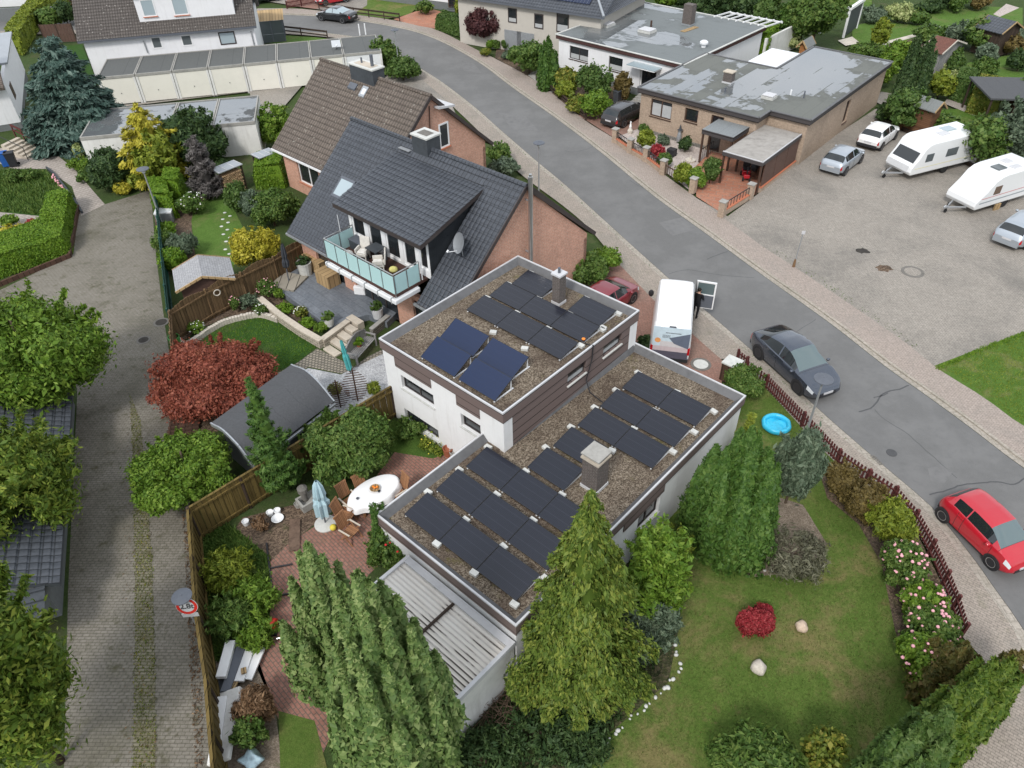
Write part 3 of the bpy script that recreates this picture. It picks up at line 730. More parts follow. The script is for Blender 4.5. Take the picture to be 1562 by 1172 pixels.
# ================================================================ near house (flat roofs with solar panels)
H=Hf
def root_at(name,label,fr,cat='house',group=None):return thing(name,label,cat,fr.x,fr.y,0,fr.a,group)
def flatroof(root,u0,v0,u1,v1,ztop,par,mat,cap='flash_grey',cap2='flash_white',pw=.28,depth=.28,names=True):
 """gravel sheet, sloping inner parapet and a white outer flashing"""
 mb=MB();z=ztop-depth;mb.q((u0+pw,v0+pw,z),(u1-pw,v0+pw,z),(u1-pw,v1-pw,z),(u0+pw,v1-pw,z));mb.build('roof',mat,root)
 mb=MB();o=[(u0,v0),(u1,v0),(u1,v1),(u0,v1)];a=.035
 i1=[(u0+a,v0+a),(u1-a,v0+a),(u1-a,v1-a),(u0+a,v1-a)];i2=[(u0+pw+.04,v0+pw+.04),(u1-pw-.04,v0+pw+.04),(u1-pw-.04,v1-pw-.04),(u0+pw+.04,v1-pw-.04)]
 for k in range(4):
  j=(k+1)%4;mb.q((*i1[k],ztop-.01),(*i1[j],ztop-.01),(*i2[j],z-.02),(*i2[k],z-.02))
 mb.build('parapet',cap,root)
 mb=MB();i0=[(u0+a+.03,v0+a+.03),(u1-a-.03,v0+a+.03),(u1-a-.03,v1-a-.03),(u0+a+.03,v1-a-.03)]
 for k in range(4):
  j=(k+1)%4;mb.q((*o[k],ztop),(*o[j],ztop),(*i0[j],ztop),(*i0[k],ztop))
  mb.q((*o[k],ztop-.07),(*o[j],ztop-.07),(*o[j],ztop),(*o[k],ztop));mb.q((*i0[k],ztop),(*i0[j],ztop),(*i0[j],ztop-.08),(*i0[k],ztop-.08))
 mb.build('roof_edging',cap2,root)
near=root_at('flat_roof_house','white split level house with two brown edged gravel roofs covered in solar panels',H)
ZL,ZU=3.4,5.15
flatroof(near,0,0,6.47,13.70,ZL,0,'roof_gravel')
flatroof(near,-5.65,5.21,1.19,13.65,ZU,0,'roof_gravel')
mb=MB();ft=.05
mb.box(0,0,ZL-.55,6.47,ft,ZL-.07)
mb.box(6.47-ft,ft,ZL-.48,6.47,13.70,ZL-.07)
mb.box(1.19,13.65,ZL-.48,6.47-ft,13.70,ZL-.07)
mb.box(0,ft,ZL-.5,ft,5.2,ZL-.07)
mb.box(-5.65,5.21,ZU-.52,1.19,5.21+ft,ZU-.07)
mb.box(1.19-ft,5.21+ft,ZU-.52,1.19,13.65,ZU-.07)
mb.box(-5.65,13.6,ZU-.5,1.14,13.65,ZU-.07);mb.box(-5.65,5.26,ZU-.5,-5.6,13.6,ZU-.07)
fas=mb.build('fascia','fascia_taupe',near)
c0=5.27
def on(px,py,c=c0):return H.on_v(px,py,c)
hA=(*sorted((on(610,575,c0+.1)[0],on(661.5,605,c0+.1)[0])),on(661.5,616,c0+.1)[1],on(611,573,c0+.1)[1])
w1=(on(610.5,580)[0],on(661.5,610)[0]);w1z=(on(661,613)[1],on(661,600)[1])
hole1=(-4.62,-2.68,3.05,3.75);hole2=(-4.72,-2.62,1.2,1.85);hole3=(-1.14,-.08,3.05,3.72)
mb=MB()
wall(mb,'v',c0,.22,-5.59,1.13,.3,ZU-.4,[hole1,hole2,hole3])
wall(mb,'u',-5.59,.22,c0+.22,13.59,.3,ZU-.4)
wall(mb,'v',13.59,-.22,-5.37,1.13,.3,ZU-.4)
l0=.07;hL=[(8.0,8.9,1.35,2.45)]
hg1=(6.55,7.95,1.45,2.44);hg2=(2.5,2.6,1,1.1)
wall(mb,'u',6.40,-.22,l0,13.63,-.1,ZL-.4,[hg1])
wall(mb,'v',l0,.22,.07,6.18,-.1,ZL-.4);wall(mb,'u',.07,.22,l0+.22,c0,.3,ZL-.4)
wall(mb,'v',13.63,-.22,1.13,6.18,-.1,ZL-.4)
mb.build('wall','white_render',near)
s1=(8.95,10.1,4.0,4.6);s2=(11.25,12.5,4.05,4.62)
def onu(px,py,c=1.15):return H.on_u(px,py,c)
mb=MB();wall(mb,'u',1.16,-.2,c0+.45,13.1,3.18,ZU-.52,[s1,s2]);mb.build('shingle_band','fascia_taupe',near)
MB().box(.95,c0-.03,3.1,1.17,c0+.45,ZU-.53).build('corner_post','white_render',near);MB().box(.95,13.1,2.9,1.17,13.62,ZU-.53).build('corner_post','white_render',near)
mb=MB();mb.q((1.163,c0,3.12),(1.30,c0-.1,3.10),(1.30,13.5,3.10),(1.163,13.5,3.40));mb.build('flashing','flash_grey',near)
for h,mu in((hole1,2),(hole2,2),(hole3,1)):window(near,'v',c0,1,h,'dark_frame','glass',mu,.14,.05,'concrete_light',curtain=0)
window(near,'u',1.16,-1,s1,'dark_frame','glass',1,.1,.04,'concrete_light',curtain=.35);window(near,'u',1.16,-1,s2,'dark_frame','glass',1,.1,.04,'concrete_light',curtain=.35)
window(near,'u',6.40,-1,hg1,'dark_frame','glass',2,.12,.05,'concrete_light')
for b in((-4.85,5.235,4.1,-2.72,5.262,ZU-.5),(-1.3,5.235,4.08,-.06,5.262,ZU-.5),(6.408,5.6,2.45,6.44,8.1,ZL-.48)):
 MB().box(*b).build('shingle_drop','fascia_taupe',near)
def chimney(root,u0,v0,u1,v1,z0,z1,mat='chimney_brick',cap=None,base='flash_white',slab=None):
 mb=MB();mb.box(u0,v0,z0,u1,v1,z1);c=mb.build('chimney',mat,root)
 mb=MB();mb.box(u0-.03,v0-.03,z0,u1+.03,v1+.03,z0+.12);mb.build('chimney_flashing',base,c)
 if cap:
  mb=MB();mb.box(u0-.05,v0-.05,z1,u1+.05,v1+.05,z1+.08);mb.build('chimney_cap',cap,c)
 if slab:
  mb=MB();
  for a,b in((u0+.05,v0+.05),(u1-.17,v0+.05),(u0+.05,v1-.17),(u1-.17,v1-.17)):mb.box(a,b,z1+.08,a+.12,b+.12,z1+.2)
  mb.box(u0-.05,v0-.05,z1+.2,u1+.05,v1+.05,z1+.26);mb.build('chimney_slab',slab,c)
 return c
chimney(near,4.33,5.84,5.0,6.5,3.12,4.55,cap='slab_stone',slab='concrete')
c=chimney(near,-2.2,12.0,-1.8,12.42,4.87,6.3,cap='flash_white')
MB().tube((-2,12.2,6.36),(-2,12.2,6.62),.06).build('flue','lamp_grey',c)
vp=H.uv(890,520,4.95)
v_=MB().lathe([(.055,4.87),(.055,5.02),(.075,5.03),(.075,5.06),(0,5.06)],(*vp,0),12);v_.build('roof_vent','orange_plastic',near)
pts=[(H.uv(922,503,4.9)),]
mb=MB();mb.path([(.7,10.6,4.92),(1.0,10.5,5.05),(1.215,10.45,5.17),(1.225,10.4,4.5),(1.22,10.1,3.6),(1.5,10.0,3.17),(2.6,9.8,3.16)],.025,6);mb.build('cable','black_plastic',near)
# ---------------------------------------------------------------- solar panels: each one a thing
def make_panel(L,W,mat,tilt,name='photovoltaic_module'):
 t=thing(name,'solar panel','solar panel');c,s=math.cos(tilt),math.sin(tilt);z0=.09
 mb=MB();m=Matrix.Translation((0,0,z0))@Matrix.Rotation(tilt,4,'X');mb.box(.012,.012,.0,L-.012,W-.012,.034,m);mb.build('glass_sheet',mat,t)
 mb=MB()
 for b in((0,0,L,.012),(0,W-.012,L,W),(0,.012,.012,W-.012),(L-.012,.012,L,W-.012)):mb.box(b[0],b[1],-.002,b[2],b[3],.037,m)
 mb.build('frame','black_plastic',t)
 for x in(.06,L-.06):
  mb=MB()
  mb.beam((x,.0,.03),(x,W*c+.08,.03),.05,.04)
  mb.beam((x,W*c-.04,.03),(x,W*c-.04,z0+W*s-.005),.04,.04)
  mb.build('rail','white_metal',t)
 return t
PANELS=[]
pd=make_panel(1.715,1.13,'pv_dark',R(9));pb=make_panel(1.90,1.08,'pv_blue',R(26))
def panel_at(proto,u,v,z,label,group):
 x,y=H.w(u,v)
 if proto.get('used'):o=copy_tree(proto,x,y,z,H.a,label,group)
 else:o=proto;o.location=(x,y,z);o.rotation_euler=(0,0,H.a);o['label']=label;o['group']=group;o['used']=1
 return o
zl_,zu_=ZL-.275,ZU-.275
ordn=['first','second','third','fourth','fifth','sixth','seventh','eighth']
rows=[(.64,.73,3),(.64,2.22,3),(.66,3.72,3),(2.37,5.17,1),(2.37,6.63,1),(2.37,8.10,2),(2.37,9.54,2),(2.37,11.02,2)]
col3=['at the patio end','in the middle','at the garden end'];col2=['at the upper block end','at the garden end']
def rl(i):return 'row nearest the carport' if i==0 else 'row farthest from the carport' if i==7 else ordn[i]+' row from the carport'
for i,(u,v,n)in enumerate(rows):
 for k in range(n):
  where=(' '+(col3 if n==3 else col2)[k])if n>1 else ''
  ex=' beside the brick chimney' if i==4 else ''
  panel_at(pd,u+k*1.735,v,zl_,f'black solar panel{where}{ex}, {rl(i)}'.replace(', row',', in the row'),'black solar panels on the lower roof')
urows=[(-4.53,9.1,[0,1,2],'row behind the blue panels'),(-4.53,10.52,[0,1,2],'middle row'),(-4.42,11.86,[0,1.84],'row nearest the street')]
for u,v,ks,nm in urows:
 for i,k in enumerate(ks):
  wh=['at the left end','in the middle','at the right end'][i if len(ks)==3 else i*2]
  panel_at(pd,u+k*1.735,v,zu_,f'black solar panel {wh} of the {nm}, upper roof','black solar panels on the upper roof')
for u,v,nm in((-3.95,6.98,'blue tilted solar panel, rear one of the left pair'),(-3.62,5.64,'blue tilted solar panel, front one of the left pair'),(-1.88,7.0,'blue tilted solar panel, rear one of the right pair'),(-1.5,5.64,'blue tilted solar panel, front one of the right pair')):
 panel_at(pb,u,v,zu_,nm+', upper roof edge','blue solar panels')
bk=MB().box(-.14,-.1,0,.14,.1,.12).build('ballast_block','concrete_light',bevel=.01);tag(bk,'x','concrete block');first=[True]
def block(u,v,z,lab,a=0):
 global bk
 x,y=H.w(u,v)
 o=bk if first[0]else bk.copy()
 if not first[0]:COL.objects.link(o)
 first[0]=False;o.location=(x,y,z);o.rotation_euler=(0,0,H.a+a);o['label']=lab;o['group']='pale concrete ballast blocks under the panels'
BL='pale concrete ballast block holding down the feet of black solar panels'
for i,(u,v,n)in enumerate(rows):
 for k in range(n+1):
  block(u+k*1.735+random.uniform(-.06,.06)-(.1 if k==0 else 0)+(.1 if k==n else 0),v+1.25+random.uniform(-.03,.03),zl_,BL,random.uniform(-.15,.15))
for k in range(3):block(.64+(k+1)*1.735,.62,zl_,BL,.1)
for u,v,ks,nm in urows:
 for k in ks+[ks[-1]+1]:block(u+k*1.735,v+1.26,zu_,BL,random.uniform(-.15,.15))
for uu,vv in((-2.6,8.72),(-.9,8.75)):block(uu,vv,zu_,BL,.5)
block(.62,13.1-1.2,zu_,BL)
# ---------------------------------------------------------------- carport with corrugated roof
cp=root_at('corrugated_carport','white lean-to with rusty stained corrugated roof against the near house',H,'carport')
cz=2.45;u0,u1,v0,v1=1.55,6.42,-2.9,-.02
P=[]
N_=int((v1-.26-v0)/.0325)
for i in range(N_+1):
 v=v0+.08+(v1-.26-v0-.08)*i/N_;zz=cz-.03+.022*math.sin(v/.155*2*math.pi+1.57);P.append([(u0+.08,v,zz),((u0+u1)/2,v,zz-.01),(u1-.08,v,zz-.02)])
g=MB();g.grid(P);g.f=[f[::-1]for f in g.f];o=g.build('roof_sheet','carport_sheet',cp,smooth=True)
mb=MB();mb.box(3.98,v0+.1,cz-.02,4.08,v1-.27,cz+.012);mb.build('sheet_joint','dark_wood',cp)
mb=MB();mb.box(u0-.02,v0,cz-.15,u0+.1,v1,cz+.06);mb.box(u1-.1,v0,cz-.15,u1+.02,v1,cz+.06);mb.box(u0+.1,v1-.26,cz-.1,u1-.1,v1,cz+.05);mb.box(u0+.1,v0,cz-.15,u1-.1,v0+.1,cz+.06);mb.build('edge_board','flash_white',cp)
mb=MB();wall(mb,'u',u1-.04,-.12,v0,v1,-.1,cz-.152);wall(mb,'u',u0+.12,.12,v0,v1-1.5,.5,cz-.152);mb.build('wall','stained_white',cp)
# ================================================================ the other houses
def tiles(mb,u0,u1,lo,hi,row=.34,lift=.035,ax='v'):
 """lapped tile rows climbing from lo=(v,z) to hi=(v,z) between u0 and u1"""
 v0,z0=lo;v1,z1=hi;L=math.hypot(v1-v0,z1-z0);n=max(1,round(L/row));dv,dz=(v1-v0)/L,(z1-z0)/L
 nv,nz=-dz*(1 if v1>v0 else-1)*(1 if v1>v0 else-1),abs(dv)
 nv=-dz if v1>v0 else dz
 def pt(u,s,k):
  v,z=v0+dv*s+(nv if v1>v0 else nv)*k,z0+dz*s+nz*k
  return(u,v,z)if ax=='v' else(v,u,z)
 for i in range(n):
  s0,s1=L*i/n,L*(i+1)/n
  a,b,c,d=pt(u0,s0,lift),pt(u1,s0,lift),pt(u1,s1,.004),pt(u0,s1,.004)
  e,f=pt(u0,s0,-.01),pt(u1,s0,-.01)
  flip=(v1<v0)^(ax!='v')
  if flip:mb.q(d,c,b,a);mb.q(a,b,f,e)
  else:mb.q(a,b,c,d);mb.q(e,f,b,a)
 return mb
def slab(mb,u0,u1,lo,hi,th=.16,ax='v'):
 (v0,z0),(v1,z1)=lo,hi
 P=[(u0,v0,z0-.015),(u1,v0,z0-.015),(u1,v1,z1-.015),(u0,v1,z1-.015)];Q=[(x,y,z-th)for x,y,z in P]
 if ax!='v':P=[(y,x,z)for x,y,z in P];Q=[(y,x,z)for x,y,z in Q]
 if(v1<v0)^(ax!='v'):P=P[::-1];Q=Q[::-1]
 mb.q(*P);mb.q(*Q[::-1])
 for i in range(4):
  j=(i+1)%4;mb.q(Q[i],Q[j],P[j],P[i])
 return mb
def ridge(mb,u0,u1,v,z,ax='v',r=.13):
 n=int((u1-u0)/.36)
 for i in range(n):
  a=u0+(u1-u0)*i/n;b=u0+(u1-u0)*(i+1)/n+.03
  p,q=((a,v,z-.02),(b,v,z-.02))if ax=='v' else((v,a,z-.02),(v,b,z-.02))
  mb.tube(p,q,r,r*.93,8)
def proud_window(root,axis,c,out,hole,fm='win_white',pm='glass',mull=1,fw=.07,label=None,sill=None,curtain=0):
 """a window set on a wall: frame proud of it by 3 cm"""
 a0,a1,z0,z1=hole;mb=MB();d1=c+out*.035
 for b in((a0,a0+fw,z0,z1),(a1-fw,a1,z0,z1),(a0+fw,a1-fw,z0,z0+fw),(a0+fw,a1-fw,z1-fw,z1)):abox(mb,axis,c-out*.05,d1,*b)
 for i in range(1,mull):
  x=a0+(a1-a0)*i/mull;abox(mb,axis,c-out*.05,d1,x-fw*.5,x+fw*.5,z0+fw,z1-fw)
 w=mb.build('window',fm,root);pb=MB();abox(pb,axis,c-out*.04,c+out*.012,a0+fw*.6,a1-fw*.6,z0+fw*.6,z1-fw*.6);pb.build('pane',pm,w)
 if curtain:cb=MB();abox(cb,axis,c+out*.013,c+out*.02,a0+fw,a1-fw,z0+fw,z0+fw+(z1-z0-2*fw)*curtain);cb.build('curtain','curtain',w)
 if sill:sb=MB();abox(sb,axis,c-out*.05,c+out*.12,a0-.05,a1+.05,z0-.06,z0-.003);sb.build('sill',sill,w)
 return w
# ---------------------------------------------------------------- black tiled house
bh=root_at('black_roof_house','brick house with glossy black tiled roof, wide dormer and glass balcony',H)
U0,U1,VE,ZE,VR,ZR,VF=-18.75,-6.15,9.5,3.4,14.85,8.02,20.34
sl=(ZR-ZE)/(VR-VE)
zs=lambda v:ZE+(v-VE)*sl
DU0,DU1,DV=-14.45,-8.35,10.65
mb=MB();t2=MB()
tiles(mb,U0,DU0,(VE,ZE),(VR,ZR));slab(t2,U0,DU0,(VE,ZE),(VR,ZR))
tiles(mb,DU1,U1,(VE,ZE),(VR,ZR));slab(t2,DU1,U1,(VE,ZE),(VR,ZR))
tiles(mb,DU0+.004,DU1-.004,(14.0,zs(14.0)),(VR,ZR));slab(t2,DU0+.004,DU1-.004,(14.0,zs(14.0)),(VR,ZR))
tiles(mb,U0,U1,(VF,3.3),(VR,ZR));slab(t2,U0,U1,(VF,3.3),(VR,ZR))
mb.build('roof','tile_black',bh);t2.build('roof_board','dark_frame',bh)
mb=MB();ridge(mb,U0,U1,VR,ZR+.02);mb.build('ridge_tiles','tile_black',bh)
mb=MB();mb.beam((U1+.02,VE,ZE-.06),(U1+.02,VR,ZR-.06),.05,.2);mb.beam((U1+.02,VF,3.24),(U1+.02,VR,ZR-.06),.05,.2);mb.beam((U1-.1,VF-.1,3.33),(U1-.1,VR+.1,ZR+.05),.3,.07);mb.build('verge_board','dark_frame',bh)
mb=MB();k0,k1,kb,kf=U0+.25,U1-.12,10.05,19.8
htw=(-9.35,-6.9,PZ+.75,2.92)
wall(mb,'v',kb,.24,k0,k1,0,3.2,[htw,(-17.2,-14.9,PZ,3.0),(-13.9,-10.6,PZ,3.0)]);wall(mb,'v',kf,-.24,k0,k1,0,3.2)
wall(mb,'u',k0,.24,kb+.24,kf-.24,0,3.2)
mb.q((k1,kb+.24,0),(k1,kf,0),(k1,kf,3.45),(k1,VR,ZR-.12),(k1,kb,zs(kb)-.12),(k1,kb,0))
mb.q((k0,kb,3.0),(k0,kb,zs(kb)-.15),(k0,VR,ZR-.15),(k0,kf,3.5),(k0,kf,3.0))
mb.build('wall','brick_red',bh)
window(bh,'v',kb,1,htw,'dark_frame','glass',2,.12,.06,'concrete',curtain=.0)
window(bh,'v',kb,1,(-17.2,-14.9,PZ,3.0),'dark_frame','glass',2,.12,.07);window(bh,'v',kb,1,(-13.9,-10.6,PZ,3.0),'dark_frame','glass',3,.12,.07)
dz0,dz1=6.28,7.5
mb=MB();tiles(mb,-14.62,-8.22,(10.0,dz0),(14.25,dz1));mb.build('dormer_roof','tile_black',bh)
mb=MB();slab(mb,-14.62,-8.22,(10.0,dz0),(14.25,dz1),.2);mb.build('dormer_eaves','dark_frame',bh)
for uu in(-14.42,-8.45):
 mb=MB();mb.q((uu,DV,4.1),(uu,DV,dz0-.05),(uu,13.9,7.2),(uu,13.9,zs(13.9)-.1));mb.q((uu,13.9,zs(13.9)-.1),(uu,13.9,7.2),(uu,DV,dz0-.05),(uu,DV,4.1));mb.build('dormer_cheek','slate',bh)
mb=MB();wall(mb,'v',DV,.2,-14.4,-8.47,4.1,6.35,[(-14.2,-13.2,4.5,6.15),(-12.9,-11.9,4.25,6.15),(-11.6,-10.6,4.25,6.15),(-10.35,-9.4,4.22,6.15),(-9.2,-8.6,4.5,6.15)]);mb.build('dormer_wall','win_white',bh)
for a,b,z in((-14.2,-13.2,4.5),(-12.9,-11.9,4.25),(-11.6,-10.6,4.25),(-9.2,-8.6,4.5)):window(bh,'v',DV,1,(a,b,z,6.15),'win_white','glass',1,.05,.09)
w=window(bh,'v',DV,1,(-10.35,-9.4,4.22,6.15),'win_white','glass',1,.05,.12,name='balcony_door')
bf,bu0,bu1=8.62,-13.85,-8.72
mb=MB();mb.box(bu0,bf,3.98,bu1,DV-.003,4.12);mb.build('balcony_floor','deck_brown',bh)
mb=MB();mb.box(bu0-.02,bf-.16,3.72,bu1+.02,bf-.02,3.96);mb.box(bu1+.02,bf-.16,3.72,bu1+.16,10.0,3.96);mb.box(bu0,bf,3.75,bu1,10.04,3.97);mb.build('balcony_gutter','white_metal',bh,bevel=.04)
mb=MB()
for q in range(6):
 uu=bu0+.15+q*(bu1-bu0-.3)/5;mb.box(uu-.02,bf-.18,3.68,uu+.02,bf-.0,3.985)
mb.build('gutter_bracket','galv',bh)
bal=MB();rail=MB()
def glassrow(p,q,n):
 for i in range(n):
  a=np.array(p)+(np.array(q)-np.array(p))*i/n;b=np.array(p)+(np.array(q)-np.array(p))*(i+1)/n;d=(b-a)/np.linalg.norm(b-a)
  a2=a+d*.035;b2=b-d*.035;bal.beam((*a2,4.62),(*b2,4.62),.018,.94)
  rail.tube((*a,4.0),(*a,5.18),.022,n=6)
 rail.tube((*q,4.0),(*q,5.18),.022,n=6);rail.tube((*p,5.2),(*q,5.2),.03,n=8)
glassrow((bu0,bf+.03),(bu1,bf+.03),6);glassrow((bu1-.02,bf+.06),(bu1-.02,10.2),2);glassrow((bu0+.02,bf+.06),(bu0+.02,10.4),2)
bal.build('balcony_glass','frosted',bh);rail.build('balcony_rail','steel',bh)
mb=MB();mb.tube((bu1-.05,10.35,4.12),(bu1-.05,10.35,6.2),.03);mb.tube((bu0+.1,9.6,5.2),(bu0+.1,9.6,6.1),.015);mb.build('balcony_post','white_metal',bh)
def skylight(root,u0,u1,va,vb,zf,glass='sky_glass',fr='lamp_grey'):
 mb=MB();za,zb=zf(va)+.1,zf(vb)+.1
 for a,b,c,d in((u0,u0+.08,va,vb),(u1-.08,u1,va,vb),(u0+.08,u1-.08,va,va+.1),(u0+.08,u1-.08,vb-.1,vb)):
  slab(mb,a,b,(c,zf(c)+.12),(d,zf(d)+.12),.2)
 s_=mb.build('skylight',fr,root);g=MB();slab(g,u0+.06,u1-.06,(va+.05,zf(va+.05)+.1),(vb-.05,zf(vb-.05)+.1),.05);g.build('pane',glass,s_)
skylight(bh,-17.1,-15.95,11.6,12.5,zs)
c=chimney(bh,-13.45,14.5,-12.35,15.4,7.4,8.62,'slate',cap='concrete_light',base='zinc')
mb=MB();mb.box(-13.25,14.7,8.705,-12.55,15.2,8.72);mb.build('chimney_mouth','manhole_ring',c)
mb=MB();mb.box(-14.4,14.32,7.72,-13.6,14.58,7.76);mb.beam((-13.9,14.5,7.5),(-13.75,14.4,7.73),.04);mb.build('roof_step','galv',bh)
mb=MB();mb.tube((k1+.32,14.9,3.2),(k1+.32,14.9,8.5),.11,n=14);mb.tube((k1+.32,14.9,8.5),(k1+.32,14.9,8.62),.07,n=12);mb.build('steel_flue','steel',bh,smooth=False)
mb=MB();mb.beam((k1,14.9,7.3),(k1+.3,14.9,7.3),.06);mb.beam((k1,14.9,4.6),(k1+.3,14.9,4.6),.06);mb.build('flue_bracket','galv',bh)
MB().beam((k0-.3,VE-.02,ZE-.1),(bu0-.2,VE-.02,ZE-.1),.12).build('gutter','zinc',bh);MB().beam((bu1+.2,VE-.02,ZE-.1),(U1,VE-.02,ZE-.1),.12).build('gutter','zinc',bh)
sd=thing('satellite_dish','grey oval satellite dish on the black tiled roof below the dormer','satellite dish',*H.w(-7.35,11.75),5.33,H.a)
MB().tube((0,0,0),(0,-.1,.62),.03).build('mast','galv',sd)
ax=Matrix.Translation((0,-.2,.75))@Matrix.Rotation(R(-20),4,'Z')@Matrix.Rotation(R(68),4,'X')
prof=[(.001,-.08)]+[(r,-.08+.10*(r/.48)**2)for r in(.15,.3,.4,.48)];prof+=[(.485,.03),(.4,-.01),(.2,-.07),(.001,-.1)]
smooth_angle(MB().lathe(prof,(0,0,0),24,ax).build('dish','zinc',sd),40)
mb=MB();mb.tube((0,-.15,.35),(-.25,-.75,.42),.018);mb.tube((-.25,-.75,.42),(-.24,-.66,.5),.045);mb.build('feed_arm','white_metal',sd)
# ---------------------------------------------------------------- brown tiled house
br=root_at('brown_roof_house','brick house with weathered brown tiled gable roof behind the black roofed house',H)
U0,U1,VE,ZE,VR,ZR,VF=-28.3,-17.95,15.1,3.7,19.95,8.02,24.9
s2=(ZR-ZE)/(VR-VE);zs2=lambda v:ZE+(v-VE)*s2
mb=MB();tiles(mb,U0,U1,(VE,ZE),(VR,ZR));tiles(mb,U0,U1,(VF,ZE-.1),(VR,ZR));mb.build('roof','tile_brown',br)
mb=MB();slab(mb,U0,U1,(VE,ZE),(VR,ZR));slab(mb,U0,U1,(VF,ZE-.1),(VR,ZR));mb.build('roof_board','dark_frame',br)
mb=MB();ridge(mb,U0,U1,VR,ZR+.02);mb.build('ridge_tiles','tile_brown',br)
mb=MB();mb.beam((U1+.02,VF,ZE-.16),(U1+.02,VR,ZR-.06),.05,.2);mb.beam((U1+.02,VE,ZE-.06),(U1+.02,VR,ZR-.06),.05,.2);mb.build('verge_board','dark_frame',br)
k0,k1,kb,kf=U0+.25,U1-.2,15.6,24.4;hw=(-26.6,-24.3,PZ+.8,3.15)
mb=MB();wall(mb,'v',kb,.24,k0,k1,0,3.5,[hw]);wall(mb,'v',kf,-.24,k0,k1,0,3.5);wall(mb,'u',k0,.24,kb+.24,kf-.24,0,3.5)
mb.q((k1,kb+.24,0),(k1,kf,0),(k1,kf,3.9),(k1,VR,ZR-.12),(k1,kb,zs2(kb)-.12),(k1,kb,0));mb.build('wall','brick_red',br)
window(br,'v',kb,1,hw,'win_white','glass',2,.1,.08,'brick_trim',curtain=0)
proud_window(br,'u',k1,1,(20.5,21.3,4.6,6.1),'win_white','glass',1,.1,sill='brick_trim')
mb=MB();mb.tube((k1+.06,19.6,3.9),(k1+.06,19.9,7.4),.03);mb.build('cable_duct','brown_frame',br)
c=chimney(br,-24.7,19.5,-22.5,20.4,7.5,8.55,'slate',cap='concrete_light',base='zinc');MB().box(-24.4,19.65,8.635,-22.8,20.25,8.65).build('chimney_mouth','slab_stone',c)
MB().tube((-23.0,19.95,8.6),(-23.0,19.95,9.3),.1).build('flue','lamp_grey',c);MB().tube((-24.0,19.95,8.6),(-24.0,19.95,8.95),.06).build('flue','lamp_grey',c)
skylight(br,-23.35,-22.85,18.85,19.35,zs2,'lamp_clear','zinc')
mb=MB();slab(mb,-24.55,-23.85,(19.0,zs2(19.0)+.18),(19.3,zs2(19.3)+.15),.1);mb.build('roof_vent','lamp_grey',br)
mb=MB();mb.beam((k0-.3,VE-.02,ZE-.1),(U1,VE-.02,ZE-.1),.12);mb.build('gutter','win_white',br)
mb=MB();slab(mb,-19.6,-17.75,(20.3,7.3),(21.6,7.1),.12);mb.build('dormer_roof','flash_white',br)
# ---------------------------------------------------------------- rows of prefab garages
def garage(fr,u0,wd,dep,z0,h,door=True,label='',felt='felt_garage',group='',dm='ivory_door',back=False):
 x,y=fr.w(u0,0);g=thing('garage',label,'garage',x,y,z0,fr.a,group)
 mb=MB();t=.09;g_=.025
 mb.box(g_,0.02,-.3,g_+t,dep,h-.22);mb.box(wd-g_-t,.02,-.3,wd-g_,dep,h-.22);mb.box(g_+t,dep-t,-.3,wd-g_-t,dep,h-.22)
 if door:mb.box(g_,-.03,-.3,.2,.02,h-.22);mb.box(wd-.2,-.03,-.3,wd-g_,.02,h-.22)
 else:mb.box(g_+t,.02,-.3,wd-g_-t,.02+t,h-.22)
 mb.build('wall','stained_white',g)
 mb=MB();mb.box(g_,-.03,h-.2,wd-g_,.08,h);mb.box(g_,dep-.08,h-.2,wd-g_,dep,h);mb.box(g_,.08,h-.2,.11,dep-.08,h);mb.box(wd-.11,.08,h-.2,wd-g_,dep-.08,h);mb.build('roof_rim','concrete',g)
 mb=MB();mb.q((.11,.08,h-.06),(wd-.11,.08,h-.06),(wd-.11,dep-.08,h-.06),(.11,dep-.08,h-.06));mb.build('roof',felt,g)
 if door:
  mb=MB();mb.box(.2,.02,.02,wd-.2,.05,h-.22);d=mb.build('door',dm,g);MB().tube((wd/2,-.03,.9),(wd/2,.02,.9),.035).build('handle','black_plastic',d)
 return g
GA=Fr(*G(147,118.7,2.45),R(12.7));xs=[0];
for px,py in((204,115),(261,109),(316,104),(371,99),(422,94),(474,88.5),(524,83.5),(582,77.5)):xs.append(GA.uv(px,py,2.45)[0])
glab=['leftmost of the eight, beside the blue spruce','second from the left','third from the left','fourth from the left','fifth from the left','third from the street end','second from the street end','nearest the street, with the widest white door']
for i in range(8):garage(GA,xs[i],xs[i+1]-xs[i],5.1,.08,2.37,True,f'flat roofed garage with pale door, {glab[i]}','felt_garage','back row of garages in front of the white house','ivory_door' if i<7 else 'white_metal')
GB=Fr(*G(120.5,210,3.3),R(10.6));wB=GB.uv(389,185,3.3)[0]
for i in range(4):garage(GB,wB*i/4,wB/4,5.3,PZ-.2,2.6,False,f'wet roofed garage seen from behind, {["leftmost, beside the blue spruce", "second from the left, behind the yellow conifer", "third from the left", "rightmost, with white back wall showing"][i]}','felt_garage_wet','front row of garages with wet roofs')
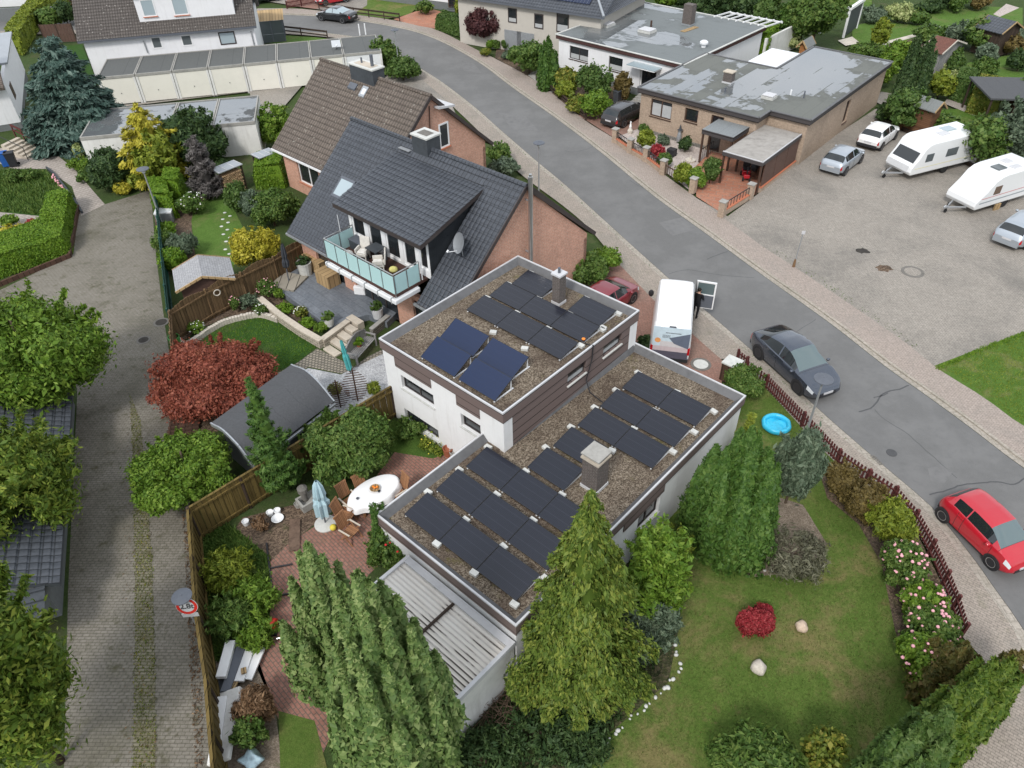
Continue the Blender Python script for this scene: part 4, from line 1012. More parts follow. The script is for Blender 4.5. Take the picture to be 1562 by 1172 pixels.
# ---------------------------------------------------------------- white house behind the garages
vw=5.75;a=GA.on_v(127,66,vw);b=GA.on_v(383,43,vw-.3);wu0,wu1=a[0],b[0]+.2;wz=a[1]
wh=thing('white_house','white house with lichen speckled grey tiled roof and white dormer behind the garages','house',GA.x,GA.y,0,GA.a)
mb=MB();wall(mb,'v',vw,.25,wu0,wu1,0,wz+.1);wall(mb,'u',wu0,.25,vw+.25,vw+9,0,wz+.1);wall(mb,'u',wu1,-.25,vw+.25,vw+9,0,wz+.1)
mb.q((wu0,vw,wz-.2),(wu0,vw,wz+.1),(wu0,vw+4.6,wz+4.3),(wu0,vw+9,wz+.1),(wu0,vw+9,wz-.2));mb.build('wall','white_wall',wh)
ov=.5;lo=(vw-.4,GA.on_v(118,63.5,vw-.4)[1]);hi=(vw+4.6,wz+4.6)
mb=MB();tiles(mb,wu0-.35,wu1+.3,lo,hi,.3);tiles(mb,wu0-.35,wu1+.3,(vw+9.6,wz-.25),hi,.3);mb.build('roof','tile_grey',wh)
mb=MB();slab(mb,wu0-.35,wu1+.3,lo,hi,.18);slab(mb,wu0-.35,wu1+.3,(vw+9.6,wz-.25),hi,.18);mb.build('roof_board','lamp_grey',wh)
d0=GA.on_v(216,41,vw+.6);d1=GA.on_v(361,30,vw+.6)
mb=MB();mb.box(d0[0],vw+.6,d0[1]-.1,d1[0],vw+4,d0[1]+2.5);mb.build('dormer_wall','white_wall',wh)
mb=MB();mb.box(d0[0]-.2,vw+.3,d0[1]+2.5,d1[0]+.2,vw+4.8,d0[1]+2.65);mb.build('dormer_roof','lamp_grey',wh)
for px0,px1,py0,py1 in((220,241,4,27),(267,290,1,25)):
 p=GA.on_v(px0,py1,vw+.6);q=GA.on_v(px1,py1,vw+.6);proud_window(wh,'v',vw+.6,-1,(p[0],q[0],p[1]+.05,p[1]+1.45),'win_white','sky_glass',1,.09,sill='brick_trim')
for px0,px1,py0,py1,fm,pm in((234,250,55,75,'win_white','acrylic'),(279,296,52,71,'win_white','acrylic'),(337,362,47,69,'dark_frame','sky_glass')):
 p=GA.on_v(px0,py1,vw);q=GA.on_v(px1,py0,vw);q2=GA.on_v(px1,py1,vw);proud_window(wh,'v',vw,-1,(p[0],q2[0],p[1],q[1]),fm,pm,1,.1)
mb=MB();p=GA.on_v(217,57,vw);mb.tube((p[0],vw-.08,wz-.2),(p[0]+.05,vw-.08,2.5),.05);mb.tube((wu1-.3,vw-.08,wz-.2),(wu1-.3,vw-.08,1),.05);mb.build('downpipe','galv',wh)
gp=GA.uv(400,66,.1)
pc=thing('glass_porch','small glazed porch with yellowish corrugated roof at the end of the white house','porch',*GA.w(*gp),.08,GA.a)
mb=MB();
for x in(0,1.2,2.4):
 for y in(0,2):mb.box(x-.05,y-.05,0,x+.05,y+.05,2.1)
mb.build('frame','lamp_grey',pc);mb=MB();mb.box(.05,-.02,.8,1.15,.0,2.05);mb.box(1.25,-.02,.8,2.35,0,2.05);mb.box(0.05,-.03,0,2.35,.03,.79);mb.build('glazing','acrylic',pc);mb=MB();mb.q((-.2,-.2,2.12),(2.6,-.2,2.12),(2.6,2.6,2.5),(-.2,2.6,2.5));mb.build('roof','box_wood',pc)
# ---------------------------------------------------------------- beige brick house with flat roof
B=Fr(*G(973,133,3.4),R(-41.5));bg_=root_at('beige_flat_house','beige brick bungalow with puddled flat felt roof and dark grey fascia',B)
poly=[(0,0),(9.85,0),(9.95,1.65),(12.75,1.65),(12.9,17),(6.35,17),(6.15,10.1),(.3,10.1)]
poly=[(0,0),(9.85,0),(9.85,1.7),(12.8,1.7),(12.8,17),(6.3,17),(6.3,10.1),(0,10.1)]
mb=MB();mb.prism([(x,y)for x,y in poly],3.0,3.36);mb.f=[f for f in mb.f[2:]];mb.build('fascia','fascia_dark',bg_)
mb=MB();mb.q(*[(x,y,3.362)for x,y in poly]);mb.build('roof','felt_beige_house',bg_)
mb=MB()
for a,b in zip(poly,poly[1:]+poly[:1]):mb.beam((*a,3.385),(*b,3.385),.16,.06)
mb.build('roof_edging','flash_grey',bg_)
w0=.22;hs=[(1.14,2.95,1.45,2.75),(4.05,5.15,1.75,2.72),(6.2,7.2,.1,2.7)]
mb=MB();wall(mb,'v',w0,.25,.22,9.63,-.1,3.02,hs);wall(mb,'u',.22,.25,w0+.25,9.9,-.1,3.02);wall(mb,'u',9.63,-.25,w0+.25,1.92,-.1,3.02)
sh=(9.1,9.95,.75,2.45)
wall(mb,'v',1.92,.25,9.38,12.58,-.1,3.02);wall(mb,'u',12.58,-.25,2.17,16.8,-.1,3.02,[sh]);wall(mb,'v',16.8,-.25,6.5,12.33,-.1,3.02);wall(mb,'v',9.9,-.25,.47,6.5,-.1,3.02);wall(mb,'u',6.5,.25,10,16.5,-.1,3.02)
mb.build('wall','brick_beige',bg_)
mb=MB();mb.box(.19,w0-.02,-.1,6.0,w0-.003,.35);mb.build('plinth','stone_wall_grey',bg_)
for h,mu in((hs[0],2),(hs[1],1)):window(bg_,'v',w0,1,h,'brown_frame','glass',mu,.1,.09,'brown_frame',curtain=.0 if mu==1 else .8)
window(bg_,'v',w0,1,hs[2],'brown_frame','glass',1,.1,.1,name='front_door');window(bg_,'u',12.58,-1,sh,'brown_frame','glass',1,.12,.07,'brown_panel')
def rp(px,py,z=3.4):return B.uv(px,py,z)
p=rp(1110,126);c=chimney(bg_,p[0]-.35,p[1]-.2,p[0]+.35,p[1]+.35,3.37,4.15,cap='slab_stone');
def dome(root,u,v,z,w=.8,d=.8,mat='flash_white'):
 mb=MB();mb.box(u-w/2,v-d/2,z,u+w/2,v+d/2,z+.18);o=mb.build('rooflight','concrete_light',root);mb=MB();mb.box(u-w/2+.03,v-d/2+.03,z+.185,u+w/2-.03,v+d/2-.03,z+.3);mb.build('dome',mat,o,bevel=.08)
p=rp(1173,149);dome(bg_,*p,3.365,.9,.8)
for px,py,h,r in((1106,140,.35,.06),(1226,149,.5,.05),(1206,144,.35,.07)):
 p=rp(px,py);MB().tube((*p,3.36),(*p,3.36+h),r).build('vent_pipe','lamp_grey' if px!=1206 else 'white_metal',bg_)
mb=MB();mb.box(6.32-3.4,10.2,2.7,6.2,16.5,2.78);mb.build('terrace_roof','white_metal',bg_)
po=root_at('entrance_porch','grey flat canopy on dark posts over the beige house entrance',B,'porch')
mb=MB();mb.box(6.8,-2.15,2.2,9.2,.2,2.52);mb.build('canopy_fascia','fascia_dark',po);mb=MB();mb.q((6.8,-2.15,2.525),(9.2,-2.15,2.525),(9.2,.2,2.525),(6.8,.2,2.525));mb.build('roof','felt_plain',po)
for x,y in((6.9,-2.05),(6.9,-.9),(9.1,-2.05)):mb=MB();mb.box(x-.06,y-.06,0,x+.06,y+.06,2.2);mb.build('post','brown_frame',po)
mb=MB()
for q in range(7):mb.box(6.88,-2.0+q*.3,.1,6.9,-1.97+q*.3,1.0)
mb.box(6.87,-2.0,1.0,6.91,-.2,1.04);mb.build('railing','black_plastic',po)
ca=root_at('carport','pale flat roofed carport with brown side panels beside the beige house',B,'carport')
mb=MB();mb.box(9.55,-4.25,2.1,12.45,1.68,2.32);mb.build('fascia','fascia_dark',ca)
mb=MB();mb.q((9.6,-4.2,2.33),(12.4,-4.2,2.33),(12.4,1.66,2.33),(9.6,1.66,2.33));mb.build('roof','carport_felt',ca)
mb=MB();mb.beam((9.55,-4.15,2.345),(12.45,-4.15,2.345),.06);mb.beam((12.4,-4.2,2.345),(12.4,1.6,2.345),.06);mb.build('roof_edging','flash_white',ca)
for x,y in((9.65,-4.1),(9.65,-1.8),(9.65,.6),(12.35,-4.1)):mb=MB();mb.box(x-.06,y-.06,0,x+.06,y+.06,2.1);mb.build('post','brown_frame',ca)
mb=MB()
for q in range(3):mb.box(12.33,-3.6+q*1.75,.45,12.38,-3.6+q*1.75+1.68,2.09)
mb.build('side_panel','brown_panel',ca)
mb=MB();mb.box(12.26,-3.7,0,12.46,1.7,.36);mb.build('base_wall','brick_beige',ca);mb=MB();mb.box(12.24,-3.7,.362,12.48,1.7,.42);mb.build('wall_coping','brick_trim',ca)
# ---------------------------------------------------------------- white flat-roofed house
Wf=Fr(*G(848,52,3.4),R(-43.4));wf=root_at('white_flat_house','white bungalow with wet grey flat roof and maroon fascia up the street',Wf)
D1=13.6
mb=MB();mb.prism([(0,0),(13.3,0),(13.3,D1),(0,D1)],3.02,3.36);mb.f=mb.f[2:];mb.build('fascia','fascia_maroon',wf)
mb=MB();mb.q((0,0,3.362),(13.3,0,3.362),(13.3,D1,3.362),(0,D1,3.362));mb.build('roof','felt_white_house',wf)
mb=MB();P4=[(0,0),(13.3,0),(13.3,D1),(0,D1)]
for a,b in zip(P4,P4[1:]+P4[:1]):mb.beam((*a,3.385),(*b,3.385),.16,.06)
mb.build('roof_edging','concrete_light',wf)
hs=[(1.45,3.55,1.55,2.65),(5.8,7.25,1.45,2.6),(9.1,10.75,.45,2.55)]
mb=MB();wall(mb,'v',.2,.25,.2,13.1,.55,3.03,hs);wall(mb,'u',.2,.25,.45,D1-.2,.0,3.03);wall(mb,'u',13.1,-.25,.45,D1-.2,.0,3.03);wall(mb,'v',D1-.2,-.25,.45,12.85,0,3.03);mb.build('wall','white_wall',wf)
mb=MB();mb.box(.22,.25,-.1,13.08,.45,.545);mb.build('plinth','plinth_grey',wf)
window(wf,'v',.2,1,hs[0],'dark_frame','glass',2,.1,.07,'brown_frame',curtain=.4);window(wf,'v',.2,1,hs[1],'dark_frame','glass',1,.1,.07,'brown_frame',curtain=.4);window(wf,'v',.2,1,hs[2],'win_white','glass',1,.12,.12,name='front_door')
mb=MB();mb.box(8.4,-.9,2.62,11.2,.19,2.68);mb.build('door_canopy','sky_glass',wf)
mb=MB();mb.box(8.42,-.88,2.55,8.5,.19,2.615);mb.box(11.1,-.88,2.55,11.18,.19,2.615);mb.box(8.5,-.9,2.55,11.1,-.82,2.615);mb.build('canopy_frame','win_white',wf)
for k in range(6):
 mb=MB();mb.box(9.6,-.3-k*.34,-.05,12.4,-.3-k*.34+.36,.5-k*.09-.003*k);mb.build('step','concrete',wf)if k else mb.build('step','concrete',wf)
def rq(px,py,z=3.37):return Wf.uv(px,py,z)
p=rq(1049,38);c=chimney(wf,p[0]-.45,p[1]-.3,p[0]+.45,p[1]+.4,3.37,5.1,base='zinc')
dome(wf,*rq(924,39),3.37,1.3,1.2);dome(wf,*rq(987,49),3.37,1.3,1.1)
for px,py in((993,41),(924,31)):p=rq(px,py);MB().tube((*p,3.36),(*p,3.9),.09).build('vent_pipe','brown_frame',wf)
p=rq(1073,72);MB().lathe([(.2,3.36),(.2,3.6),(.35,3.65),(.35,3.8),(.2,3.9),(0,3.92)],(*p,0),12).build('vent_cowl','white_metal',wf)
p=rq(1054,40);mb=MB()
for k in range(4):mb.beam((p[0]+.2+k*.12,p[1]-2.0,3.40),(p[0]+.4+k*.12,p[1]+.0,3.40),.09,.05)
mb.build('roof_boards','box_wood',wf)
mb=MB();
for k in range(8):mb.beam((8.2+k*.75,D1-.5,3.45),(8.2+k*.75,D1+2.6,3.25),.1,.12)
mb.beam((8,D1+2.5,3.2),(13.6,D1+2.5,3.2),.12);mb.build('pergola','win_white',wf)
ww=tag(MB().box(13.3,D1+.1,0,13.5,D1+7,2.3).build('garden_wall','stained_white'),'plain white garden wall behind the white flat roofed house','wall');ww.location=(Wf.x,Wf.y,0);ww.rotation_euler=(0,0,Wf.a)
# ---------------------------------------------------------------- beige house with hipped slate roof and panels, top of the picture
Tf=Fr(*G(759,1.5,4.6),R(-33));th=root_at('hip_roof_house','beige house with dark hipped roof carrying solar panels at top of street',Tf)
tw=Tf.uv(910,31,4.6)[0]
mb=MB();wall(mb,'v',.5,.25,-5,tw-.5,0,4.6);wall(mb,'u',tw-.5,-.25,.75,10,0,4.6);mb.build('wall','beige_wall',th)
mb=MB();tiles(mb,-5.6,tw,(0,4.5),(5.5,7.8));mb.build('roof','tile_slate',th);mb=MB();slab(mb,-5.6,tw,(0,4.5),(5.5,7.8),.18);mb.build('roof_board','lamp_grey',th)
mb=MB();mb.q((tw,0,4.5),(tw+.3,11,4.5),(tw-5,5.5,7.8));mb.build('hip_roof','tile_slate',th)
mb=MB();mb.tube((tw,0,4.55),(tw-5,5.5,7.85),.12);mb.build('hip_tiles','zinc',th)
for px,py,w_,h_,mat in((782,35,1.0,1.3,'glass'),(822,44,1.0,1.3,'glass'),(858,50,1.3,2.1,'glass')):
 p=Tf.on_v(px,py,.5);proud_window(th,'v',.5,-1,(p[0]-w_/2,p[0]+w_/2,p[1],p[1]+h_),'dark_frame',mat,1,.1,curtain=.3)
for px,py in((783,72),(802,76)):
 p=Tf.on_v(px,py,.5);mb=MB();mb.box(p[0]-.95,.42,.1,p[0]+.95,.5,2.0);mb.build('garage_door','zinc',th)
pvt=thing('solar_panel_array','row of dark solar panels on the hipped slate roof up the street','solar panels',Tf.x,Tf.y,0,Tf.a);sl_=3.3/5.5
for k in range(5):
 mb=MB();slab(mb,.6+k*1.75,.6+k*1.75+1.7,(.9,4.5+.9*sl_+.14),(1.75,4.5+1.75*sl_+.14),.04);slab(mb,.6+k*1.75,.6+k*1.75+1.7,(1.8,4.5+1.8*sl_+.14),(2.65,4.5+2.65*sl_+.14),.04);mb.build('panel','pv_far',pvt)
c=chimney(th,tw-4.0,3.6,tw-3.2,4.4,5.5,8.0,'slate')
Af=Fr(*G(629,0,.6),R(-30));ap=root_at('white_apartment_house','white house with grey plinth and corner steps at the top edge',Af);aw=Af.uv(760,24,.6)[0]
mb=MB();wall(mb,'v',0,.25,-6,aw,.8,6);wall(mb,'u',aw,-.25,.25,8,.8,6);mb.build('wall','white_wall',ap);mb=MB();mb.box(-6,.03,-.1,aw-.02,.3,.797);mb.build('plinth','plinth_grey',ap)
for px,py,w_ in((691,12,1.2),(737,14,1.3)):
 p=Af.on_v(px,py,0);proud_window(ap,'v',0,-1,(p[0]-w_/2,p[0]+w_/2,p[1],p[1]+1.9),'brown_frame','glass',1,.1)
mb=MB();p=Af.on_v(672,18,-1.2)
for k in range(5):mb.box(p[0]+k*.5,-1.3,.05+k*.22,p[0]+4.2,-1.25,.12+k*.22)
mb.build('stair_rail','slate',ap)
# ---------------------------------------------------------------- left edge: white house with stairs, far hall
p0=G(36,196,PZ);p1=G(42,116,PZ);an=math.atan2(p1[1]-p0[1],p1[0]-p0[0]);Lf=Fr(*p0,an);ll=math.hypot(p1[0]-p0[0],p1[1]-p0[1])
lh=root_at('white_gable_house','white house with brown door stairs cut off by the left edge',Lf)
mb=MB();wall(mb,'v',0,.25,0,ll,PZ+.5,PZ+3.6);wall(mb,'u',0,.25,.25,8,PZ+.5,PZ+3.6);mb.build('wall','white_wall',lh)
mb=MB();mb.box(.03,.03,PZ-.2,ll-.03,.25,PZ+.497);mb.box(.03,.26,PZ-.2,.25,8,PZ+.497);mb.build('plinth','plinth_grey',lh)
mb=MB();mb.box(4.5,-.2,PZ+3.6,ll+.2,9,PZ+3.75);mb.build('flat_roof','zinc',lh)
mb=MB();tiles(mb,0,9,(-.5,PZ+3.3),(4.3,PZ+6.5),.34,.035,'u');slab(mb,0,9,(-.5,PZ+3.3),(4.3,PZ+6.5),.15,'u');mb.build('roof','tile_brown',lh)
mb=MB();mb.box(2.0,-.03,PZ+1.6,3.2,.02,PZ+2.7);mb.build('window','brown_frame',lh)
Sf=Fr(*G(58,236,PZ),R(160));st=root_at('garden_stairs','concrete front steps with dark red handrail beside the white house',Sf,'stairs')
for k in range(6):mb=MB();mb.box(.1+k*.34,-.6,-.0+PZ,.1+(k+1)*.34,.9,PZ+.14*(k+1));mb.build('step','slab_stone',st)
mb=MB();mb.beam((0,-.7,PZ+.9),(2.4,-.7,PZ+1.7),.09,.12);mb.beam((0,-.7,PZ+.55),(2.4,-.7,PZ+1.35),.07,.1)
for k in range(4):mb.beam((.1+k*.75,-.7,PZ),(.1+k*.75,-.7,PZ+.95+k*.24),.07)
mb.build('handrail','picket_red',st)
mb=MB();mb.path([(-.1,1.0,PZ),(-.1,1.0,PZ+.95),(2.3,1.0,PZ+1.75)],.025);mb.build('iron_rail','black_plastic',st)
hl=thing('far_hall','white building with dark arched openings in the top left corner','building',*G(-60,12,.1),0,R(3))
mb=MB();mb.box(-8,0,0,32,8,6);mb.build('wall','white_wall',hl)
for k,x in enumerate((14.0,20.3,25.8)):
 mb=MB();w_=1.0;pts=[(x-w_,0),(x+w_,0),(x+w_,1.5)]+[(x+w_*math.cos(t),1.5+w_*math.sin(t))for t in np.linspace(.2,2.94,7)]+[(x-w_,1.5)]
 n=len(mb.v);mb.q(*[(a,-.03,z)for a,z in pts]);mb.build('arched_opening','glass',hl)
tag(MB().box(-10,-.15,0,14,.15,1.4).build('street_wall','plinth_grey'),'long dark grey wall along the far street, top left','wall').location=(*G(0,33,0),0)
# ---------------------------------------------------------------- left lane house : low dark roofs
Kf=Fr(*G(119,935,PZ),math.atan2(G(133,612,PZ)[1]-G(119,935,PZ)[1],G(133,612,PZ)[0]-G(119,935,PZ)[0]));kl=math.hypot(G(133,612,PZ)[0]-G(119,935,PZ)[0],G(133,612,PZ)[1]-G(119,935,PZ)[1])
kh=root_at('dark_roof_outbuilding','long low outbuilding with dark blue grey roof along the lane',Kf,'outbuilding')
mb=MB();tiles(mb,0,kl,(-.05,2.6),(3.2,4.1),.34);mb.build('roof','tile_slate',kh);mb=MB();slab(mb,0,kl,(-.05,2.6),(3.2,4.1),.15);mb.build('roof_board','slate',kh)
mb=MB();wall(mb,'v',.5,.2,.1,kl-.1,PZ-.2,2.6);wall(mb,'u',.1,.2,.7,6,PZ-.2,2.9);wall(mb,'u',kl-.1,-.2,.7,6,PZ-.2,2.9);mb.build('wall','plinth_grey',kh)
mb=MB();mb.box(.1,3.4,0,4.5,3.6,4.3);mb.box(.1,3.6,0,.3,8,4.3);mb.build('gable_wall','white_wall',kh);mb=MB();mb.beam((.0,3.5,4.4),(5,5.2,4.4),.35,.12);mb.build('roof_edge','slate',kh)
mb=MB()
mb.q((-1.6,.35,2.45),(-1.6,3.7,2.75),(.0,3.7,3.0),(.0,.35,2.7));mb.q((.0,.35,2.69),(.0,3.7,2.99),(-1.6,3.7,2.74),(-1.6,.35,2.44))
for k in range(5):mb.beam((-1.6+.36*k,.35,2.5+.055*k),(-1.6+.36*k,3.7,2.8+.055*k),.05,.05)
mb.build('canopy','slate',kh)
# ================================================================ plants
class LV:
 """collects leaves as small quads"""
 def __init__(s):s.V=[];s.n=0
 def add(s,P,A,Bv):
  k=len(P);V=np.empty((k,4,3));V[:,0]=P-A;V[:,1]=P+Bv*1.0-A*.15;V[:,2]=P+A;V[:,3]=P-Bv-A*.15
  s.V.append(V.reshape(-1,3));s.n+=k
 def build(s,name,mat,parent,core=None):
  V=np.concatenate(s.V);F=np.arange(len(V)).reshape(-1,4)
  if core is not None:
   cv,cf=core;F=np.concatenate([F,np.asarray(cf)+len(V)]);V=np.concatenate([V,cv])
  return npmesh(name,V,F,mat,parent)
def nrm(a):return a/np.maximum(1e-9,np.linalg.norm(a,axis=1,keepdims=True))
def leaf_dirs(N,rng,flat=.55,bias=None):
 """leaf length/width directions for leaves lying roughly along the surface with normal N"""
 k=len(N);n=nrm(N+rng.normal(0,flat,(k,3)));r=rng.normal(0,1,(k,3))
 if bias is not None:r=r*.55+np.asarray(bias)
 a=nrm(r-n*np.sum(r*n,1,keepdims=True));b=np.cross(n,a);return a,b
def blob_core(blobs,k=.80,n=9,m=6):
 V=[];F=[]
 for c,r in blobs:
  o=len(V)
  for i in range(m+1):
   for j in range(n):
    t=math.pi*i/m;f=2*math.pi*j/n;w=k*(1+.08*math.sin(3*f+i))
    V.append((c[0]+r[0]*w*math.sin(t)*math.cos(f),c[1]+r[1]*w*math.sin(t)*math.sin(f),max(.02,c[2]-r[2]*w*math.cos(t))))
  for i in range(m):
   for j in range(n):F.append((o+i*n+j,o+i*n+(j+1)%n,o+(i+1)*n+(j+1)%n,o+(i+1)*n+j))
 return np.array(V),np.array(F)
def bush_mesh(name,parent,mat,rx,ry,h,n,size,seed,lumps=7,lift=0,core=.64,stretch=1.6,loose=.25,up=.0,main=.66):
 """an uneven crown: overlapping clumps of leaves. origin on the ground below the crown, crown from lift to lift+h"""
 rng=np.random.default_rng(seed);c0=np.array([0,0,lift+h*.5]);rad=np.array([rx,ry,h*.5])
 if loose<.2:main=.88
 blobs=[(c0,rad*main)];lumps=int(lumps*1.6)+3
 for i in range(lumps):
  d=nrm(rng.normal(0,1,(1,3)))[0];d[2]=abs(d[2])*.95-.12 if i%4 else-.3
  s=rng.uniform(.20,.42);blobs.append((c0+d*rad*(1.04-s*rng.uniform(.6,1.15)),rad*s*rng.uniform(.85,1.2,3)))
 w=np.array([np.prod(b[1])**(2/3)for b in blobs]);w[0]*=.55;w/=w.sum()
 idx=rng.choice(len(blobs),int(n*1.7),p=w);d=nrm(rng.normal(0,1,(len(idx),3)))
 C=np.array([b[0]for b in blobs])[idx];Rr=np.array([b[1]for b in blobs])[idx]
 rr=1+rng.normal(0,.12,(len(idx),1))-(.1+loose)*rng.random((len(idx),1))**1.5+.9*loose*rng.random((len(idx),1))**7
 P=C+d*Rr*rr;keep=(P[:,2]>.03)
 for c,r in blobs:keep&=(np.sum(((P-c)/r)**2,1)>.48)
 P=P[keep][:n];N=nrm((d/Rr)[keep][:n])
 k=int(10+40*loose);m_=max(1,int(n*(.05+.16*loose)/k));sd=nrm(rng.normal(0,1,(k,3)));sd[:,2]=np.abs(sd[:,2])*.9+.05;o=c0+sd*rad*.85;L=rng.uniform(.15,.42,(k,1))*(.35+loose*1.3)
 tt=rng.random((k,m_,1));Q=(o[:,None]+(nrm(sd+[0,0,.35])[:,None]*rad.mean()*L[:,None])*tt+rng.normal(0,size*.45,(k,m_,3))).reshape(-1,3)
 P=np.concatenate([P,Q]);N=np.concatenate([N,np.repeat(sd,m_,0)]);P[:,2]=np.maximum(P[:,2],.04)
 a,b=leaf_dirs(N,rng,.6,(0,0,up)if up else None)
 sz=size*np.clip(rng.lognormal(-.05,.38,(len(P),1)),.35,2.2);lv=LV();lv.add(P,a*sz*.5*stretch**.5,b*sz*.5/stretch**.5)
 return lv.build(name,mat,parent,blob_core([(c,r)for c,r in blobs],core)if core else None)
def trunk_mesh(parent,h,r,seed,limbs=5,spread=.8):
 rr=random.Random(seed);mb=MB();mb.tube((0,0,-.1),(0,0,h*.55),r,r*.7,9);mb.tube((0,0,h*.55),(rr.uniform(-.1,.1),rr.uniform(-.1,.1),h*.92),r*.7,r*.25,8)
 for i in range(limbs):
  a=6.28*i/limbs+rr.uniform(-.3,.3);z=h*rr.uniform(.25,.6);L=spread*rr.uniform(.6,1)
  mb.tube((0,0,z),(math.cos(a)*L,math.sin(a)*L,z+L*.7),r*.45,r*.12,6)
 return mb.build('trunk','bark',parent,smooth=True)
PN=[0]
def place_bbox(x0,y0,x1,y1,z=GZ,keep=None):
 """ellipsoid resting at level z whose outline fills the pixel box -> (x, y, r, height)"""
 cx,cy=(x0+x1)/2,(y0+y1)/2;hz=z+.6
 for _ in range(6):
  m=mpp(cx,cy,hz);r=(x1-x0)/2*m;e=elev(cx,cy);hh=(y1-y0)/2*m
  c=math.sqrt(max(hh*hh-(r*math.sin(e))**2,(.35*r)**2))/math.cos(e);hz=z+c*.92
 x,y=G(cx,cy,hz);return x,y,r,2*c*.96
def bush(box,mat,name,label,cat='shrub',group=None,z=GZ,n=None,size=None,seed=None,flowers=None,fn=0,fs=.09,trunk=True,squash=1.0,**kw):
 PN[0]+=1;seed=seed or PN[0]*13+5
 x,y,r,h=place_bbox(*box,z=z);h*=squash;area=r*r*2+r*h*3
 pix=mpp((box[0]+box[2])/2,(box[1]+box[3])/2,z)
 size=(size or max(.07,min(.34,pix*3.6)))*.62
 n=int(n*2.3)if n else int(min(16000,max(500,area/(size*size)*3.6)))
 t=thing(name,label,cat,x,y,z,random.uniform(0,6),group)
 bush_mesh('crown',t,mat,r,r,h,n,size,seed,**kw)
 if trunk:MB().tube((0,0,-.05),(0,0,h*.6),max(.03,r*.06),max(.02,r*.03),7).build('trunk','bark',t)
 if flowers:flower_mesh('blossoms',t,flowers,r,h,fn,fs,seed)
 return t
def flower_mesh(name,parent,mat,r,h,n,s,seed,z0=.3):
 rng=np.random.default_rng(seed+3);d=nrm(rng.normal(0,1,(n,3)));d[:,2]=np.abs(d[:,2]);mb=MB()
 for q in d:
  p=(q[0]*r*1.0,q[1]*r*1.0,h*.5+q[2]*h*.52);k=s*rng.uniform(.7,1.2);mb.ball(p,k,6,4,(1,1,.7))
 return mb.build(name,mat,parent)
def conifer(top,base_y,hw,mat,name,label,cat='tree',group=None,z=GZ,n=6000,leaf=.2,droop=.5,prof=None,seed=1,tiers=0,density=26,up=-.3,basew=None,thin=.45,squash_bottom=.04,lobes=0):
 """a tree of drooping or tiered sprays. top=(px,py) of the tip, base_y = lowest outline, hw half width in photo pixels"""
 nad=np.array([PW/2,PH/2])+FPX*np.array([np.dot(_r,[0,0,-1]),-np.dot(_u,[0,0,-1])])/np.dot(_f,[0,0,-1])
 def at(y):t_=(y-top[1])/(nad[1]-top[1]);return top[0]+(nad[0]-top[0])*t_
 by=base_y
 for _ in range(5):
  m=mpp(at(by),by,z);r=hw*mpp(at((by+top[1])/2),(by+top[1])/2,z+1.5);by=base_y-r*math.sin(elev(at(by),by))/m*.85
 x,y=G(at(by),by,z);h=top_z(top,(x,y))-z
 t=thing(name,label,cat,x,y,z,0,group)
 if lobes:lobed_mesh(t,make_lobes(r,h,lobes,seed,(.24,.36),.60,.5),mat,int(n*1.6),leaf*.66,seed,.75,.4,.62)
 else:conifer_mesh(t,h,r,mat,n,leaf,droop,prof,seed,tiers,density,up,thin,squash_bottom)
 MB().tube((0,0,-.1),(0,0,h*.95),max(.05,r*.075),.015,8).build('trunk','bark',t,smooth=True)
 return t,r,h
